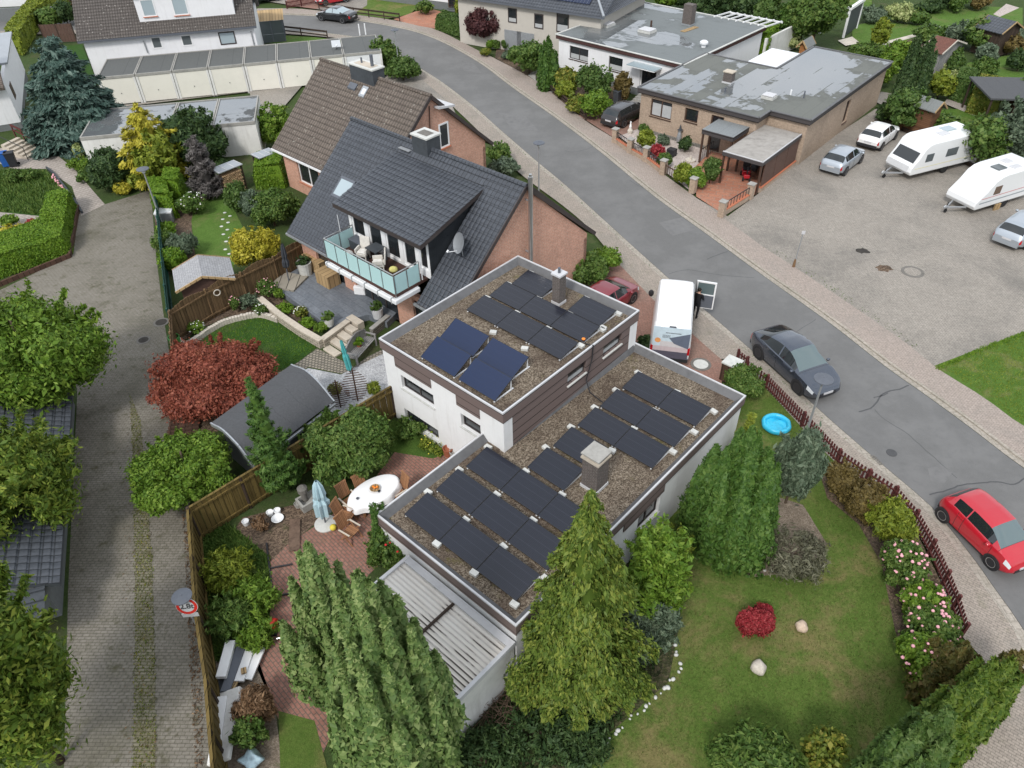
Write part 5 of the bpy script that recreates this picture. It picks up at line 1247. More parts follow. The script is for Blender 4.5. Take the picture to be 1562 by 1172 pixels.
def conifer_mesh(t,h,r,mat,n,leaf,droop,prof,seed,tiers,density,up,thin,sb):
 rng=np.random.default_rng(seed);prof=prof or(lambda q:(1-q)**.85);n=int(n*2.0);leaf*=.62
 nb=int(density*max(6,h*.62))if not tiers else tiers*density
 tt=rng.random(nb)**1.1 if not tiers else(np.repeat(np.arange(tiers),density)+rng.normal(0,.10,nb))/tiers
 tt=np.clip(tt,0,.985);ph=rng.random(nb)*2*math.pi
 Lb=np.maximum(.12,r*np.array([prof(q)for q in tt])*rng.uniform(.66,1.14,nb)*(1+.10*np.sin(ph*3+seed)+.08*np.sin(ph*7+2*seed+tt*9)))
 w=Lb**1.4+.03;w/=w.sum();bi=rng.choice(nb,n,p=w);s=rng.random(n)**.55*(1-.15)+.15
 L=Lb[bi];dx,dy=np.cos(ph[bi]),np.sin(ph[bi]);wide=np.minimum(.5,.13*L+.05)*(1.12-s)**.5*(1 if not tiers else 1.5)
 lat=rng.normal(0,1,n)*wide;hang=np.abs(rng.normal(0,1,n))*wide*(.9 if droop>0 else .3)
 rise=.30*L*s if droop>0 else 0;zz=sb*h+tt[bi]*h*(1-sb)-droop*L*s**2*.55+rise*(1 if not tiers else .1)-hang*(1 if droop>0 else-1)*(.9 if not tiers else .35)+rng.normal(0,leaf*.2,n)
 zz=np.minimum(zz,h*1.0);P=np.stack([dx*L*s-dy*lat,dy*L*s+dx*lat,np.maximum(.05,zz)],1)
 N=np.stack([dx*.5,dy*.5,np.full(n,1.0)],1)if up>-.55 else np.stack([dx,dy,np.full(n,.5)],1)
 nn=nrm(N+rng.normal(0,.45,(n,3)));a=np.stack([dx,dy,np.full(n,up)],1)+rng.normal(0,.45,(n,3))
 a=nrm(a-nn*np.sum(a*nn,1,keepdims=True));b=np.cross(nn,a);sz=leaf*np.clip(rng.lognormal(-.05,.38,(n,1)),.35,2.2);lv=LV();lv.add(P,a*sz*.7,b*sz*.6*thin)
 k=12;zs_=np.linspace(sb+.01,.9,12);V=[]
 for i,q in enumerate(zs_):
  for j in range(k):
   f=2*math.pi*j/k;w_=.46*r*prof(q)*(1+.25*math.sin(5*f+i*2.1));V.append((w_*math.cos(f),w_*math.sin(f),q*h-droop*w_*.3))
 F=[(i*k+j,i*k+(j+1)%k,(i+1)*k+(j+1)%k,(i+1)*k+j)for i in range(len(zs_)-1)for j in range(k)]
 mb=MB()
 for i in range(0,nb,3):p0=Vector((0,0,sb*h+tt[i]*h*(1-sb)));mb.tube(p0,p0+Vector((math.cos(ph[i])*Lb[i]*.75,math.sin(ph[i])*Lb[i]*.75,-droop*Lb[i]*.28+(.2*Lb[i]if droop>0 and not tiers else 0))),.02+.008*Lb[i],.008,4,False)
 mb.build('limbs','bark',t)
 return lv.build('crown',mat,t,(np.array(V),np.array(F)))
def sheared(name,label,poly,z,h,mat,n,leaf=.09,seed=1,cat='hedge',group=None,top_round=.25,rough=.05,taper=.9):
 """a clipped hedge over a ground polygon (world x,y), with rounded shoulders"""
 n=int(n*2.2);leaf*=.62;rng=np.random.default_rng(seed);P0=np.array(poly);c=P0.mean(0);t=thing(name,label,cat,*c,z,0,group)
 ar=sum(a[0]*b[1]-b[0]*a[1]for a,b in zip(poly,poly[1:]+poly[:1]))
 Q=P0-c if ar>0 else(P0-c)[::-1]
 edges=[(Q[i],Q[(i+1)%len(Q)])for i in range(len(Q))];el=np.array([np.hypot(*(b-a))for a,b in edges])
 ns=int(n*.6);ei=rng.choice(len(edges),ns,p=el/el.sum());tt=rng.random(ns);A=np.array([e[0]for e in edges])[ei];Bq=np.array([e[1]for e in edges])[ei]
 d=Bq-A;nn=np.stack([d[:,1],-d[:,0]],1);nn=nrm(nn);zz=rng.random(ns)**.85*h
 lump=rough*np.sin(tt*el[ei]*2.3+ei)+rough*np.sin(zz*3.1+ei*2)+rng.normal(0,rough*.6,ns)
 cut=np.where(zz>h-top_round,(zz-h+top_round)/top_round,0)**2*top_round*.6
 xy=A+d*tt[:,None];xy=xy*(1-(1-taper)*(zz/h))[:,None]+nn*(lump-cut)[:,None]
 Pn=np.concatenate([xy,zz[:,None]],1);Nn=np.concatenate([nn,(.25+cut*4)[:,None]],1)
 nt_=n-ns;lo=Q.min(0);hi=Q.max(0);T=[]
 def inside(p):
  r_=False
  for(a,b)in edges:
   if(a[1]>p[1])!=(b[1]>p[1])and p[0]<(b[0]-a[0])*(p[1]-a[1])/(b[1]-a[1])+a[0]:r_=not r_
  return r_
 while len(T)<nt_:
  p=lo+rng.random(2)*(hi-lo)
  if inside(p):T.append(p*taper)
 T=np.array(T);tz=h+rough*np.sin(T[:,0]*2.1)+rough*np.sin(T[:,1]*2.7)+rng.normal(0,rough*.5,nt_)
 Pn=np.concatenate([Pn,np.concatenate([T,tz[:,None]],1)]);Nn=np.concatenate([Nn,np.tile([0,0,1.0],(nt_,1))])
 a,b=leaf_dirs(nrm(Nn),rng,.55,(0,0,.5));sz=leaf*rng.uniform(.6,1.4,(len(Pn),1));lv=LV();lv.add(Pn,a*sz*.6,b*sz*.38);lv.build('foliage',mat,t)
 m=MB();m.prism([tuple(q*.97)for q in Q],-.05,h*.6);m.build('stems',mat,t)
 k=len(Q);m2=MB();lo_=[(*(q*.96),h*.5)for q in Q];hi_=[(*(q*(taper-.05)),h-top_round*.35-.03)for q in Q]
 for i in range(k):j=(i+1)%k;m2.q(lo_[i],lo_[j],hi_[j],hi_[i])
 m2.q(*hi_);m2.build('inner_growth',mat,t);return t
def lobed_mesh(t,lobes,mat,n,leaf,seed,upw=1.0,thin=.34,core=.70):
 """pointed upright lobes grown together: (x, y, radius, top, foot)"""
 rng=np.random.default_rng(seed);A=np.array(lobes);pr=lambda q:np.sin(np.pi*np.clip(q*.60+.30,0,1))**.9*np.clip(1-q,0,1)**.42*1.12
 w=A[:,2]*(A[:,3]-A[:,4]);i=rng.choice(len(A),int(n*1.5),p=w/w.sum());L=A[i];k=len(i);q=rng.random(k)**.95;ph=rng.random(k)*2*math.pi
 rad=L[:,2]*pr(q)*(1+.16*np.sin(ph*4+q*9+i)+.10*np.sin(ph*9-q*17+2*i)+rng.normal(0,.07,k));rad*=1-.35*rng.random(k)**2;dx,dy=np.cos(ph),np.sin(ph)
 lean=.16*q;P=np.stack([L[:,0]*(1+lean)+dx*rad,L[:,1]*(1+lean)+dy*rad,L[:,4]+q*(L[:,3]-L[:,4])],1);P[:,2]=np.maximum(.04,P[:,2]+rng.normal(0,.03,k));keep=np.ones(k,bool)
 for j,l in enumerate(A):
  qq=(P[:,2]-l[4])/(l[3]-l[4]);d=np.hypot(P[:,0]-l[0]*(1+.16*qq),P[:,1]-l[1]*(1+.16*qq));keep&=~((i!=j)&(qq>0)&(qq<1)&(d<.72*l[2]*pr(qq)))
 P,dx,dy,q=P[keep][:n],dx[keep][:n],dy[keep][:n],q[keep][:n];k=len(P);nn=nrm(np.stack([dx,dy,.15+q*.6],1)+rng.normal(0,.45,(k,3)))
 a=np.stack([dx*.45,dy*.45,np.full(k,upw)],1)+rng.normal(0,.38,(k,3));a=nrm(a-nn*np.sum(a*nn,1,keepdims=True));bb=np.cross(nn,a);sz=leaf*np.clip(rng.lognormal(-.05,.38,(k,1)),.35,2.2);lv=LV();lv.add(P,a*sz*.75,bb*sz*thin)
 V=[];F=[];m=9;zs_=np.linspace(.0,.95,8)
 for l in A:
  o=len(V)
  for v in zs_:
   for j in range(m):f=2*math.pi*j/m;V.append((l[0]*(1+.16*v)+core*l[2]*pr(v)*math.cos(f),l[1]*(1+.16*v)+core*l[2]*pr(v)*math.sin(f),max(.02,l[4]+v*(l[3]-l[4]))))
  F+=[(o+x*m+j,o+x*m+(j+1)%m,o+(x+1)*m+(j+1)%m,o+(x+1)*m+j)for x in range(7)for j in range(m)]
 return lv.build('crown',mat,t,(np.array(V),np.array(F)))
def make_lobes(r,h,n,seed,rl=(.30,.42),fall=.45,foot=.0):
 rr=random.Random(seed);out=[(0,0,r*.52,h,0)]
 for k in range(n):
  d=math.sqrt((k+.6)/n)*.80;a=k*2.39996+rr.uniform(-.3,.3);q=rr.uniform(*rl);hh=h*(1-fall*d**1.3*rr.uniform(.75,1.25))
  out.append((math.cos(a)*d*r*.88,math.sin(a)*d*r*.88,q*r,max(h*.25,hh),max(0,hh*foot*d*rr.uniform(.4,1))))
 return out
def thuja(box,mat,name,label,z=GZ,n=9000,leaf=.14,seed=1,group=None,cat='tree',lobes=9,fall=.40):
 """a dense upright evergreen of several pointed lobes"""
 x,y,r,h=place_bbox(*box,z=z);t=thing(name,label,cat,x,y,z,0,group)
 lobed_mesh(t,make_lobes(r*1.02,h*1.02,lobes,seed,(.34,.48),fall),mat,int(n*2.4),leaf*.62,seed);MB().tube((0,0,-.1),(0,0,h*.8),r*.08,.02,7).build('trunk','bark',t);return t
# ---------------------------------------------------------------- the big trees round the near house
flame=lambda q:min(1.0,(1-q)*1.25)**.85*(.72+.28*min(1,q*5))
conifer((903,742),1112,98,'lf_conifer_olive','conifer','tall olive green conifer with a slender tip rising in front of the lower roof',seed=3,n=40000,leaf=.18,droop=1.0,up=-.9,prof=flame,density=40,thin=.42)
conifer((468,831),1120,76,'lf_conifer_grey','conifer','slim grey green conifer tip beside the red patio, leftmost of three',seed=5,n=20000,leaf=.16,droop=.9,up=-.6,prof=lambda q:(1-q)**.6*.95,z=PZ,lobes=14)
conifer((545,874),1245,86,'lf_conifer_grey','conifer','broad grey green conifer hiding the corner of the corrugated carport',seed=8,n=56000,leaf=.17,droop=.75,up=-.5,prof=lambda q:min(.93,(1-q)**.55*1.05),z=PZ,density=46,lobes=34)
conifer((507,878),1140,50,'lf_conifer_grey','conifer','grey green conifer tip in the middle of the three at the patio',seed=9,n=12000,leaf=.16,droop=.8,up=-.6,prof=lambda q:(1-q)**.6,z=PZ,lobes=9)
conifer((378,578),772,40,'lf_thuja','cypress','slim pointed cypress beside the curved black shed roof',seed=12,n=9000,leaf=.17,droop=-.9,up=.9,prof=lambda q:(1-q)**.8*(.75+.25*min(1,q*6)),z=PZ,density=36,thin=.35)
thuja((1050,645,1197,853),'lf_thuja','thuja','big dense flame shaped thuja beside the white garden wall',n=26000,leaf=.17,seed=14,lobes=20,fall=.50)
bush((1178,650,1252,782),'lf_bluegrey','juniper','grey green feathery juniper between the big thuja and the picket fence','tree',n=7000,size=.17,stretch=3.2,up=1.2,loose=.4,lumps=9)
conifer((1148,632),730,30,'lf_yelgreen','conifer','yellow tipped narrow conifer just behind the big thuja',seed=15,n=2600,leaf=.15,droop=-.5,up=.6)
bush((950,800,1045,985),'lf_bright','shrub','loose airy green shrub to the right of the tall olive conifer',n=7000,size=.15,loose=.5,lumps=12,stretch=2.6,core=.3,main=.5)
bush((955,905,1040,1010),'lf_bluegrey','shrub','bluish green low shrub under the loose airy one by the lawn edge',n=3500,size=.13,loose=.4,lumps=8,stretch=2.6,core=.6)
bush((985,800,1050,880),'lf_yelgreen','shrub','light yellow green twiggy shrub against the white garden wall',n=2600,size=.13,loose=.5,stretch=3,core=.5)
bush((1170,800,1258,885),'lf_greybrown','shrub','low thin grey shrub on the bare bed below the thuja',n=2200,size=.13,loose=.7,stretch=4,core=0,lumps=9,squash=.8)
for b,lab in(((1125,928,1160,972),'left front ball of the red barberry clump on the lawn'),((1148,932,1180,973),'right front ball of the red barberry clump on the lawn'),((1150,921,1180,948),'small rear ball of the red barberry clump on the lawn')):
 bush(b,'lf_red','barberry',lab,'shrub','red barberry balls on the lawn',n=2600,size=.09,lumps=5,loose=.15)
bush((1108,555,1170,615),'lf_mid','shrub','round green shrub at the street corner of the garden, by the gate',n=3600,size=.12,loose=.2)
bush((1255,705,1315,765),'lf_redbrown','shrub','reddish brown shrub nearest the lamp, along the picket fence',n=3000,size=.13,loose=.4,stretch=2)
bush((1290,730,1352,800),'lf_redbrown','shrub','green and rust coloured shrub in the middle of the picket fence',n=3200,size=.13,loose=.4,stretch=2)
bush((1322,760,1390,838),'lf_yelgreen','shrub','feathery light green shrub beside the pink roses along the fence',n=4200,size=.13,loose=.45,stretch=2.6)
for b,lab,f in(((1345,825,1408,905),'rose bush with pink flowers, topmost of four along the fence',26),((1375,885,1440,950),'rose bush with pink flowers, second from the top along the fence',22),((1378,925,1458,1000),'rose bush with pink flowers, third along the fence',26),((1372,970,1452,1050),'rose bush with pink flowers, lowest and next to the tall hedge',22)):
 bush(b,'lf_bright' if f==22 else 'lf_mid','rose_bush',lab,'rose bush','pink rose bushes along the fence',flowers='flower_pink',fn=int(f*1.6),fs=.058,n=3600,size=.14,loose=.35,lumps=9)
for i,(b,m,lab)in enumerate((((1395,968,1500,1080),'lf_rusty','browning thuja at the near end of the roses in the corner hedge'),((1500,985,1552,1090),'lf_rusty','thuja with brown tip at the pavement end of the corner hedge'),((1455,990,1540,1140),'lf_yelhedge','tall mid green thuja, second from the pavement, corner hedge'),
 ((1400,1020,1490,1200),'lf_yelhedge','tall mid green thuja in the middle of the corner hedge'),((1345,1065,1440,1250),'lf_hedge_dark','dark green thuja, third from the pavement, corner hedge'),((1290,1100,1390,1300),'lf_hedge_dark','dark green thuja at the bottom end of the corner hedge'))):
 thuja(b,m,'thuja',lab,n=9000,leaf=.18,seed=30+i,group='thujas of the corner hedge')
bush((1085,1120,1235,1260),'lf_mid','shrub','spreading green shrub cut off by the bottom edge',n=7000,size=.17,loose=.35,stretch=2.4)
bush((1228,1112,1282,1190),'lf_autumn','shrub','thin yellow green shrub at the bottom edge beside the corner hedge',n=1500,size=.15,loose=.6,core=0)
def twig_pile(px,py,r,n,name,label,z=GZ,mat='dead_twig',h=.5,L=1.2,seed=1,cat='twigs'):
 rr=random.Random(seed);mb=MB()
 for _ in range(n):
  a=rr.uniform(0,6.28);d=r*rr.random()**.6;x,y=math.cos(a)*d,math.sin(a)*d*.8;b=rr.uniform(0,3.14);l=L*rr.uniform(.4,1);zz=rr.uniform(.03,h*(1-d/r*.7))
  mb.tube((x,y,zz),(x+math.cos(b)*l,y+math.sin(b)*l,max(.02,zz+rr.uniform(-.2,.3))),.012,.005,4,False)
 o=mb.build(name,mat);o.location=(*G(px,py,z),z);return tag(o,label,cat)
twig_pile(748,1085,1.3,130,'brushwood','heap of dry brown cut twigs below the carport wall',seed=4,cat='brushwood')
for b,lab,m in(((770,1060,880,1150),'dark ivy like shrub under the tall olive conifer','lf_dark'),((690,1110,790,1190),'dark low shrub at the bottom edge beside the broad conifer','lf_dark'),((840,1080,930,1160),'dark green undergrowth shrub at the foot of the tall conifer','lf_dark')):
 bush(b,m,'shrub',lab,n=1300,size=.14,loose=.9,stretch=3,core=0,squash=.34)
# ---------------------------------------------------------------- patio side
bush((455,622,594,738),'lf_mid','shrub','big rounded green shrub between the curved shed roof and the table','shrub',n=11000,size=.15,loose=.35,lumps=11,stretch=2.2,z=PZ)
conifer((568,770),862,15,'lf_thuja','cypress','little pointed cypress by the roof corner behind the white table',seed=41,n=2000,leaf=.12,droop=-.8,up=.9,z=PZ,thin=.35)
conifer((580,768),850,12,'lf_thuja','cypress','second little cypress, nearer the roof edge',seed=42,n=1400,leaf=.12,droop=-.8,up=.9,z=PZ,thin=.35)
bush((562,800,625,872),'lf_mid','rose_bush','rose bush with a few red flowers at the corner of the flat roof','rose bush',flowers='flower_red',fn=12,fs=.045,n=2600,size=.13,loose=.4,z=PZ)
for i,(b,m)in enumerate((((306,810,372,900),'lf_yelgreen'),((345,850,415,945),'lf_bright'),((308,880,372,975),'lf_mid'),((362,925,414,990),'lf_bright'))):
 bush(b,m,'shrub',['feathery light green shrub inside the board fence, topmost','bright green weedy shrub beside the patio paving','mid green tall weed clump against the board fence','mid green weed clump above the pile of boards'][i],n=2600,size=.13,loose=1.0,stretch=3,core=0,z=PZ,squash=.42,main=.6)
bush((358,1050,418,1112),'lf_brown','dry_shrub','dry brown twiggy shrub beside the white boards',n=3200,size=.12,stretch=4,up=1,loose=.5,z=PZ,core=.6)
bush((350,1075,400,1150),'lf_mid','shrub','small green shrub below the dry brown one',n=900,size=.12,loose=.5,z=PZ,core=.4,squash=.6)
bush((600,620,650,672),'lf_mid','shrub','low weedy shrub at the foot of the white basement wall',n=1200,size=.12,loose=.6,z=PZ,core=.3,squash=.5)
bush((640,655,690,690),'lf_yelgreen','flowering_plant','yellow flowering plant below the basement window','plant',n=500,size=.1,loose=.6,z=PZ,core=0,flowers='flower_yellow',fn=12,fs=.035,squash=.5)
def broadleaf(box,mat,name,label,z,n,size,seed,trunk_h=.35,cat='tree',group=None,**kw):
 x,y,r,h=place_bbox(*box,z=z);t=thing(name,label,cat,x,y,z,random.uniform(0,6),group)
 bush_mesh('crown',t,mat,r,r,h*(1-trunk_h*.45),int(n*2.6),size*.52,seed,lift=h*trunk_h*.45,**{'main':.58,'core':.62,**kw});trunk_mesh(t,h,r*.05+.04,seed,6,r*.5);return t
broadleaf((238,513,416,645),'lf_maple','maple','red leaved Japanese maple beside the round garden lawn',PZ,16000,.15,51,.3,lumps=18,loose=.28,stretch=1.8,main=.7)
broadleaf((210,660,357,785),'lf_bright','bush','bright green broadleaf bush overhanging the lane at the fence corner',PZ,11000,.16,52,.2,'shrub',lumps=13,loose=.35,stretch=1.5)
broadleaf((-48,458,150,660),'lf_bright','tree','bright green tree with orange tinged top on the left of the lane',PZ,16000,.24,53,.3,lumps=24,loose=.75,stretch=2.2,main=.5)
broadleaf((-70,655,108,868),'lf_olive','tree','loose yellow green tree in front of the dark lane roof',PZ,16000,.22,54,.3,lumps=24,loose=.95,stretch=2.8,main=.5)
broadleaf((-90,895,98,1240),'lf_olive','tree','yellow green tree in the lower left corner',PZ,20000,.22,55,.3,lumps=28,loose=.9,stretch=2.6,main=.5)
# ---------------------------------------------------------------- gardens up the lane
conifer((66,48),238,76,'lf_spruce','blue_spruce','big blue spruce with layered branches between left house and garages',seed=61,n=22000,leaf=.42,droop=.25,up=.05,tiers=13,density=26,z=PZ,prof=lambda q:(1-q)**.7,thin=.42)
conifer((106,104),235,58,'lf_spruce','blue_spruce','second smaller blue spruce joined to the big one on its right',seed=62,n=12000,leaf=.42,droop=.25,up=.05,tiers=9,density=24,z=PZ,prof=lambda q:(1-q)**.6,thin=.42)
conifer((206,158),292,46,'lf_yellow','golden_conifer','golden yellow conifer in front of the wet roofed garages',seed=63,n=9000,leaf=.32,droop=.4,up=-.3,z=PZ,prof=lambda q:min(1,(1-q)*1.5)**.8,thin=.4)
bush((210,200,278,290),'lf_yelgreen','shrub','yellow green rounded conifer bulk beside the golden conifer','shrub',n=3200,size=.28,z=PZ,loose=.4,stretch=2)
bush((242,170,338,262),'lf_dark','yew','dark green spreading yew against the garage back wall','shrub',n=5000,size=.3,z=PZ,loose=.4,stretch=2.6,lumps=9)
bush((137,226,200,292),'lf_dark','yew_ball','dark clipped yew ball by the garden path','shrub',n=3600,size=.22,z=PZ,loose=.12,lumps=3)
conifer((292,208),312,26,'lf_purplegrey','dead_conifer','bare purplish grey dead conifer beside the wood store',seed=66,n=3600,leaf=.3,droop=-.9,up=.9,z=PZ,thin=.25,prof=lambda q:(1-q)**.5)
bush((172,276,200,297),'lf_yellow','yellow_shrub','small dome of yellow leaves at the top end of the lane',n=700,size=.16,z=PZ,loose=.15)
bush((196,260,222,296),'lf_yelgreen','shrub','yellow green low shrub beside the lamp at the lane head',n=500,size=.16,z=PZ)
for b,lab,m in(((112,218,132,246),'hydrangea like shrub with pale heads at the garage corner','lf_variegated'),((104,240,138,262),'flat bright green cushion shrub next to the garden path','lf_bright'),((118,258,146,280),'lower green cushion shrub beside the yew ball','lf_mid'),((6,258,34,280),'green cushion shrub below the blue bin','lf_mid'),((34,258,56,276),'second green cushion shrub by the garden path','lf_mid')):
 bush(b,m,'shrub',lab,n=500,size=.17,z=PZ)
bush((-6,342,42,372),'lf_yellow','yellow_shrub','yellow leaved shrub behind the long clipped hedge',n=900,size=.16,z=PZ)
bush((0,328,26,348),'lf_bright','shrub','bright green shrub behind the hedge at left edge',n=400,size=.15,z=PZ)
bush((40,332,60,352),'lf_red','shrub','small red shrub behind the clipped hedge',n=300,size=.14,z=PZ)
def hz(pts,z):return[G(x,y,z)for x,y in pts]
sheared('hedge','long bright green clipped hedge turning the corner at the lane, left edge',GP([(-60,448),(108,388),(118,318),(108,312),(84,318),(74,360),(-60,410)],PZ),PZ,1.25,'lf_hedge',15000,.15,71,top_round=.3,taper=.97)
sheared('hedge','clipped green hedge block at the lane end, taller rear one',GP([(258,312),(283,318),(290,300),(264,294)],PZ),PZ,1.9,'lf_hedge',3600,.15,72,top_round=.5,group='clipped hedge blocks beside the lane')
sheared('hedge','clipped green hedge block at the lane edge, in front of the taller one',GP([(240,330),(272,334),(266,304),(236,302)],PZ),PZ,1.6,'lf_hedge',3800,.15,73,top_round=.5,group='clipped hedge blocks beside the lane')
sheared('hedge','clipped green hedge block against the brown roofed house',GP([(392,290),(436,288),(444,266),(400,264)],PZ),PZ,1.7,'lf_hedge',4200,.16,74,top_round=.4)
bush((237,338,268,362),'lf_hedge','clipped_shrub','clipped bright green shrub by the white box beside lane',n=900,size=.13,z=PZ,loose=.12)
bush((240,376,282,416),'lf_hedge','clipped_shrub','clipped bright green ball touching the garden shed',n=1600,size=.13,z=PZ,loose=.12,lumps=3)
bush((232,352,268,384),'lf_mid','shrub','loose green shrub spilling onto the lane edge',n=900,size=.15,z=PZ,loose=.5)
bush((256,355,300,396),'lf_bluegrey','shrub','grey green feathery shrub behind the garden shed',n=1800,size=.15,z=PZ,loose=.4,stretch=2.5)
bush((272,294,316,330),'lf_mid','shrub','green shrub with white blossoms by the dead conifer',n=1500,size=.16,z=PZ,flowers='flower_white',fn=26,fs=.045)
bush((342,276,380,326),'lf_hedge_dark','clipped_shrub','tall clipped green ball in front of the wood store',n=1800,size=.15,z=PZ,loose=.12,lumps=3)
bush((366,290,400,340),'lf_bluegrey','shrub','bluish green rounded shrub at the edge of the bright lawn',n=1500,size=.16,z=PZ,loose=.3)
bush((380,288,446,350),'lf_mid','shrub','large mid green shrub below the hedge block',n=3000,size=.17,z=PZ,loose=.35)
bush((430,300,462,340),'lf_mid','shrub','green shrub against the wall of the black roofed house',n=1200,size=.16,z=PZ,loose=.4)
bush((355,345,424,412),'lf_yellow','golden_shrub','golden yellow shrub just behind the brown panel fence',n=3600,size=.17,z=PZ,loose=.3,stretch=2)
bush((388,158,448,232),'lf_bright','shrub','bright green shrub at the end of the wet roofed garages',n=2600,size=.26,z=GZ,loose=.4)
bush((345,262,366,284),'lf_dark','shrub','dark shrub between the two wood store roofs',n=500,size=.18,z=PZ)
bush((320,215,350,262),'lf_dark','shrub','dark low shrub along the garage base',n=900,size=.2,z=PZ,squash=.4)
sheared('hedge','curving yellow green hedge along the far street, top left',GP([(14,80),(36,84),(60,45),(88,22),(110,12),(92,8),(62,18),(40,40),(24,62)],.08),.08,1.9,'lf_yelgreen',7000,.3,81,top_round=.4)
bush((84,4,112,38),'lf_dark','tree','dark tree in front of the tiled roof, top left','tree',n=1800,size=.35,loose=.4)
bush((55,12,92,42),'lf_mid','shrub','green shrub at the end of the curving hedge, top left',n=1200,size=.33,loose=.4)
bush((372,-4,392,36),'lf_dark','conifer','dark conifer at the corner of the white house roof','tree',n=900,size=.35)
bush((60,-2,108,10),'lf_redbrown','hedge_row','low planting with reddish flowers before the far hall','hedge',n=700,size=.35,squash=.5)
bush((560,62,606,110),'lf_mid','shrub','green shrub mass at the street end of the garage row',n=2400,size=.3,loose=.4)
bush((588,88,640,124),'lf_hedge_dark','shrub','green rounded shrub nearest the street by the garages',n=2000,size=.28,loose=.35)
bush((740,218,780,252),'lf_mid','shrub','rounded green shrub on the pavement side of the brown roofed house',n=1500,size=.22)
bush((745,240,790,272),'lf_bluegrey','shrub','grey green shrub behind the ridge of the black roofed house',n=1300,size=.22)
bush((866,385,925,445),'lf_mid','shrub','green shrub against the brick gable above the upper roof',n=3200,size=.17,loose=.35)
bush((898,360,948,418),'lf_bright','shrub','light green low shrub beside the pavement by the brick gable',n=1800,size=.17,loose=.5,squash=.6)
bush((968,512,1012,545),'lf_dark','shrub','dark green shrub behind the van next to the roof edge',n=1600,size=.13,loose=.4,stretch=2.5)
# ---------------------------------------------------------------- across the street
broadleaf((714,12,771,70),'lf_purple','purple_tree','dark purple leaved round tree in front of the beige hipped roof house',GZ,5200,.3,91,.2,lumps=10,loose=.3)
sheared('hedge','clipped dark green hedge left of the purple tree',GP([(664,45),(712,60),(722,48),(676,33)]),GZ,1.3,'lf_hedge_dark',2600,.26,92)
for b,m,lab in(((694,-6,707,34),'lf_yelgreen','narrow columnar conifer by the stairs of the white apartment house'),((712,-4,722,46),'lf_bright','second narrow columnar conifer right beside the purple tree')):
 bush(b,m,'columnar_conifer',lab,'tree',n=700,size=.28)
bush((634,2,660,22),'lf_mid','shrub','green shrub on the grey plinth of the white apartment house',n=700,size=.28)
for b,m,lab in(((742,62,754,76),'lf_bright','tiny clipped ball, left of three by the street'),((752,62,762,76),'lf_mid','tiny clipped ball, middle of three by the street'),((764,60,780,76),'lf_hedge_dark','larger clipped ball next to the garage doors'),((733,74,750,86),'lf_autumn','orange green low plant at the pavement edge'),((766,78,790,92),'lf_bluegrey','pale green low cushion plant in the gravel bed')):
 bush(b,m,'small_shrub',lab,n=350,size=.22)
bush((776,66,838,114),'lf_mid','hedge_mass','broad green shrub mass before the white flat roofed house','shrub',n=3200,size=.26,lumps=10,loose=.35)
thuja((819,62,852,136),'lf_thuja','columnar_thuja','tall dark columnar thuja at the corner of the white flat house',n=3600,leaf=.3,seed=95)
for b,m,lab in(((846,104,884,142),'lf_autumn','green shrub between the columnar thuja and the house'),((848,124,878,152),'lf_yelgreen','rounded yellow green dome shrub near the fence'),((882,98,936,156),'lf_hedge_dark','large dark green shrub below the middle window of white house'),((884,140,934,184),'lf_bright','bright green leafy shrub at the driveway corner'),((866,146,900,172),'lf_autumn','mixed flowering shrub behind the low brown fence'),((938,112,964,156),'lf_redbrown','dark brownish shrub beside the entrance steps')):
 bush(b,m,'shrub',lab,n=1900,size=.24,loose=.35)
for b,m,lab in(((970,198,999,230),'lf_yelgreen','yellow green shrub by the stone wheel'),((992,220,1014,246),'lf_red','red leaved shrub behind the brick pillars'),((1002,234,1024,256),'lf_mid','small green shrub at the middle pillar'),((1028,248,1056,284),'lf_yelgreen','big yellow green shrub at the drive entrance, left one'),((1046,256,1078,288),'lf_bright','bright green shrub at the drive entrance, right one'),((1070,240,1100,282),'lf_hedge_dark','dense dark green rounded shrub next to the carport post'),((1002,206,1020,222),'lf_bluegrey','pale green grass clump below the brick wall'),((1036,208,1056,234),'lf_dark','dark green ball shrub against the beige brick wall'),((974,190,990,204),'lf_mid','little green shrub at the house corner, near the black car')):
 bush(b,m,'shrub',lab,n=1100,size=.17,loose=.3)
# ---------------------------------------------------------------- gardens and trees in the upper right
FT=[((1062,-20,1120,52),'lf_dark','dark broad tree behind the chimney of the white flat house'),((1100,-25,1160,48),'lf_dark','dark tall conifer bulk right of that chimney'),((1148,0,1192,62),'lf_hedge_dark','blue green conifer above the white garden wall'),((1188,6,1216,66),'lf_thuja','narrow dark conifer left of the little orange cabin'),((1205,-20,1290,75),'lf_mid','large olive green tree hanging over the orange cabin'),((1000,-12,1030,16),'lf_bright','light green round bush behind the white flat roof')]
for b,m,lab in FT:broadleaf(b,m,'tree',lab,GZ,5200,.42,100+int(b[0]),.15,lumps=10,loose=.35)
sheared('hedge','tall square clipped hedge between the two flat roofed houses',GP([(1142,92),(1165,98),(1182,84),(1160,78)]),GZ,2.6,'lf_hedge',3200,.26,111,top_round=.6)
thuja((1372,60,1402,150),'lf_dark','columnar_conifer','left of two dark leaning columnar conifers beyond the beige house',n=3400,leaf=.3,seed=112);thuja((1392,62,1424,150),'lf_dark','columnar_conifer','right of two dark leaning columnar conifers beyond the beige house',n=3400,leaf=.3,seed=113)
sheared('hedge','clipped olive hedge block, rear one near the black roofed shelter',GP([(1446,152),(1474,160),(1480,142),(1454,136)]),GZ,1.9,'lf_hedge_dark',2200,.24,114)
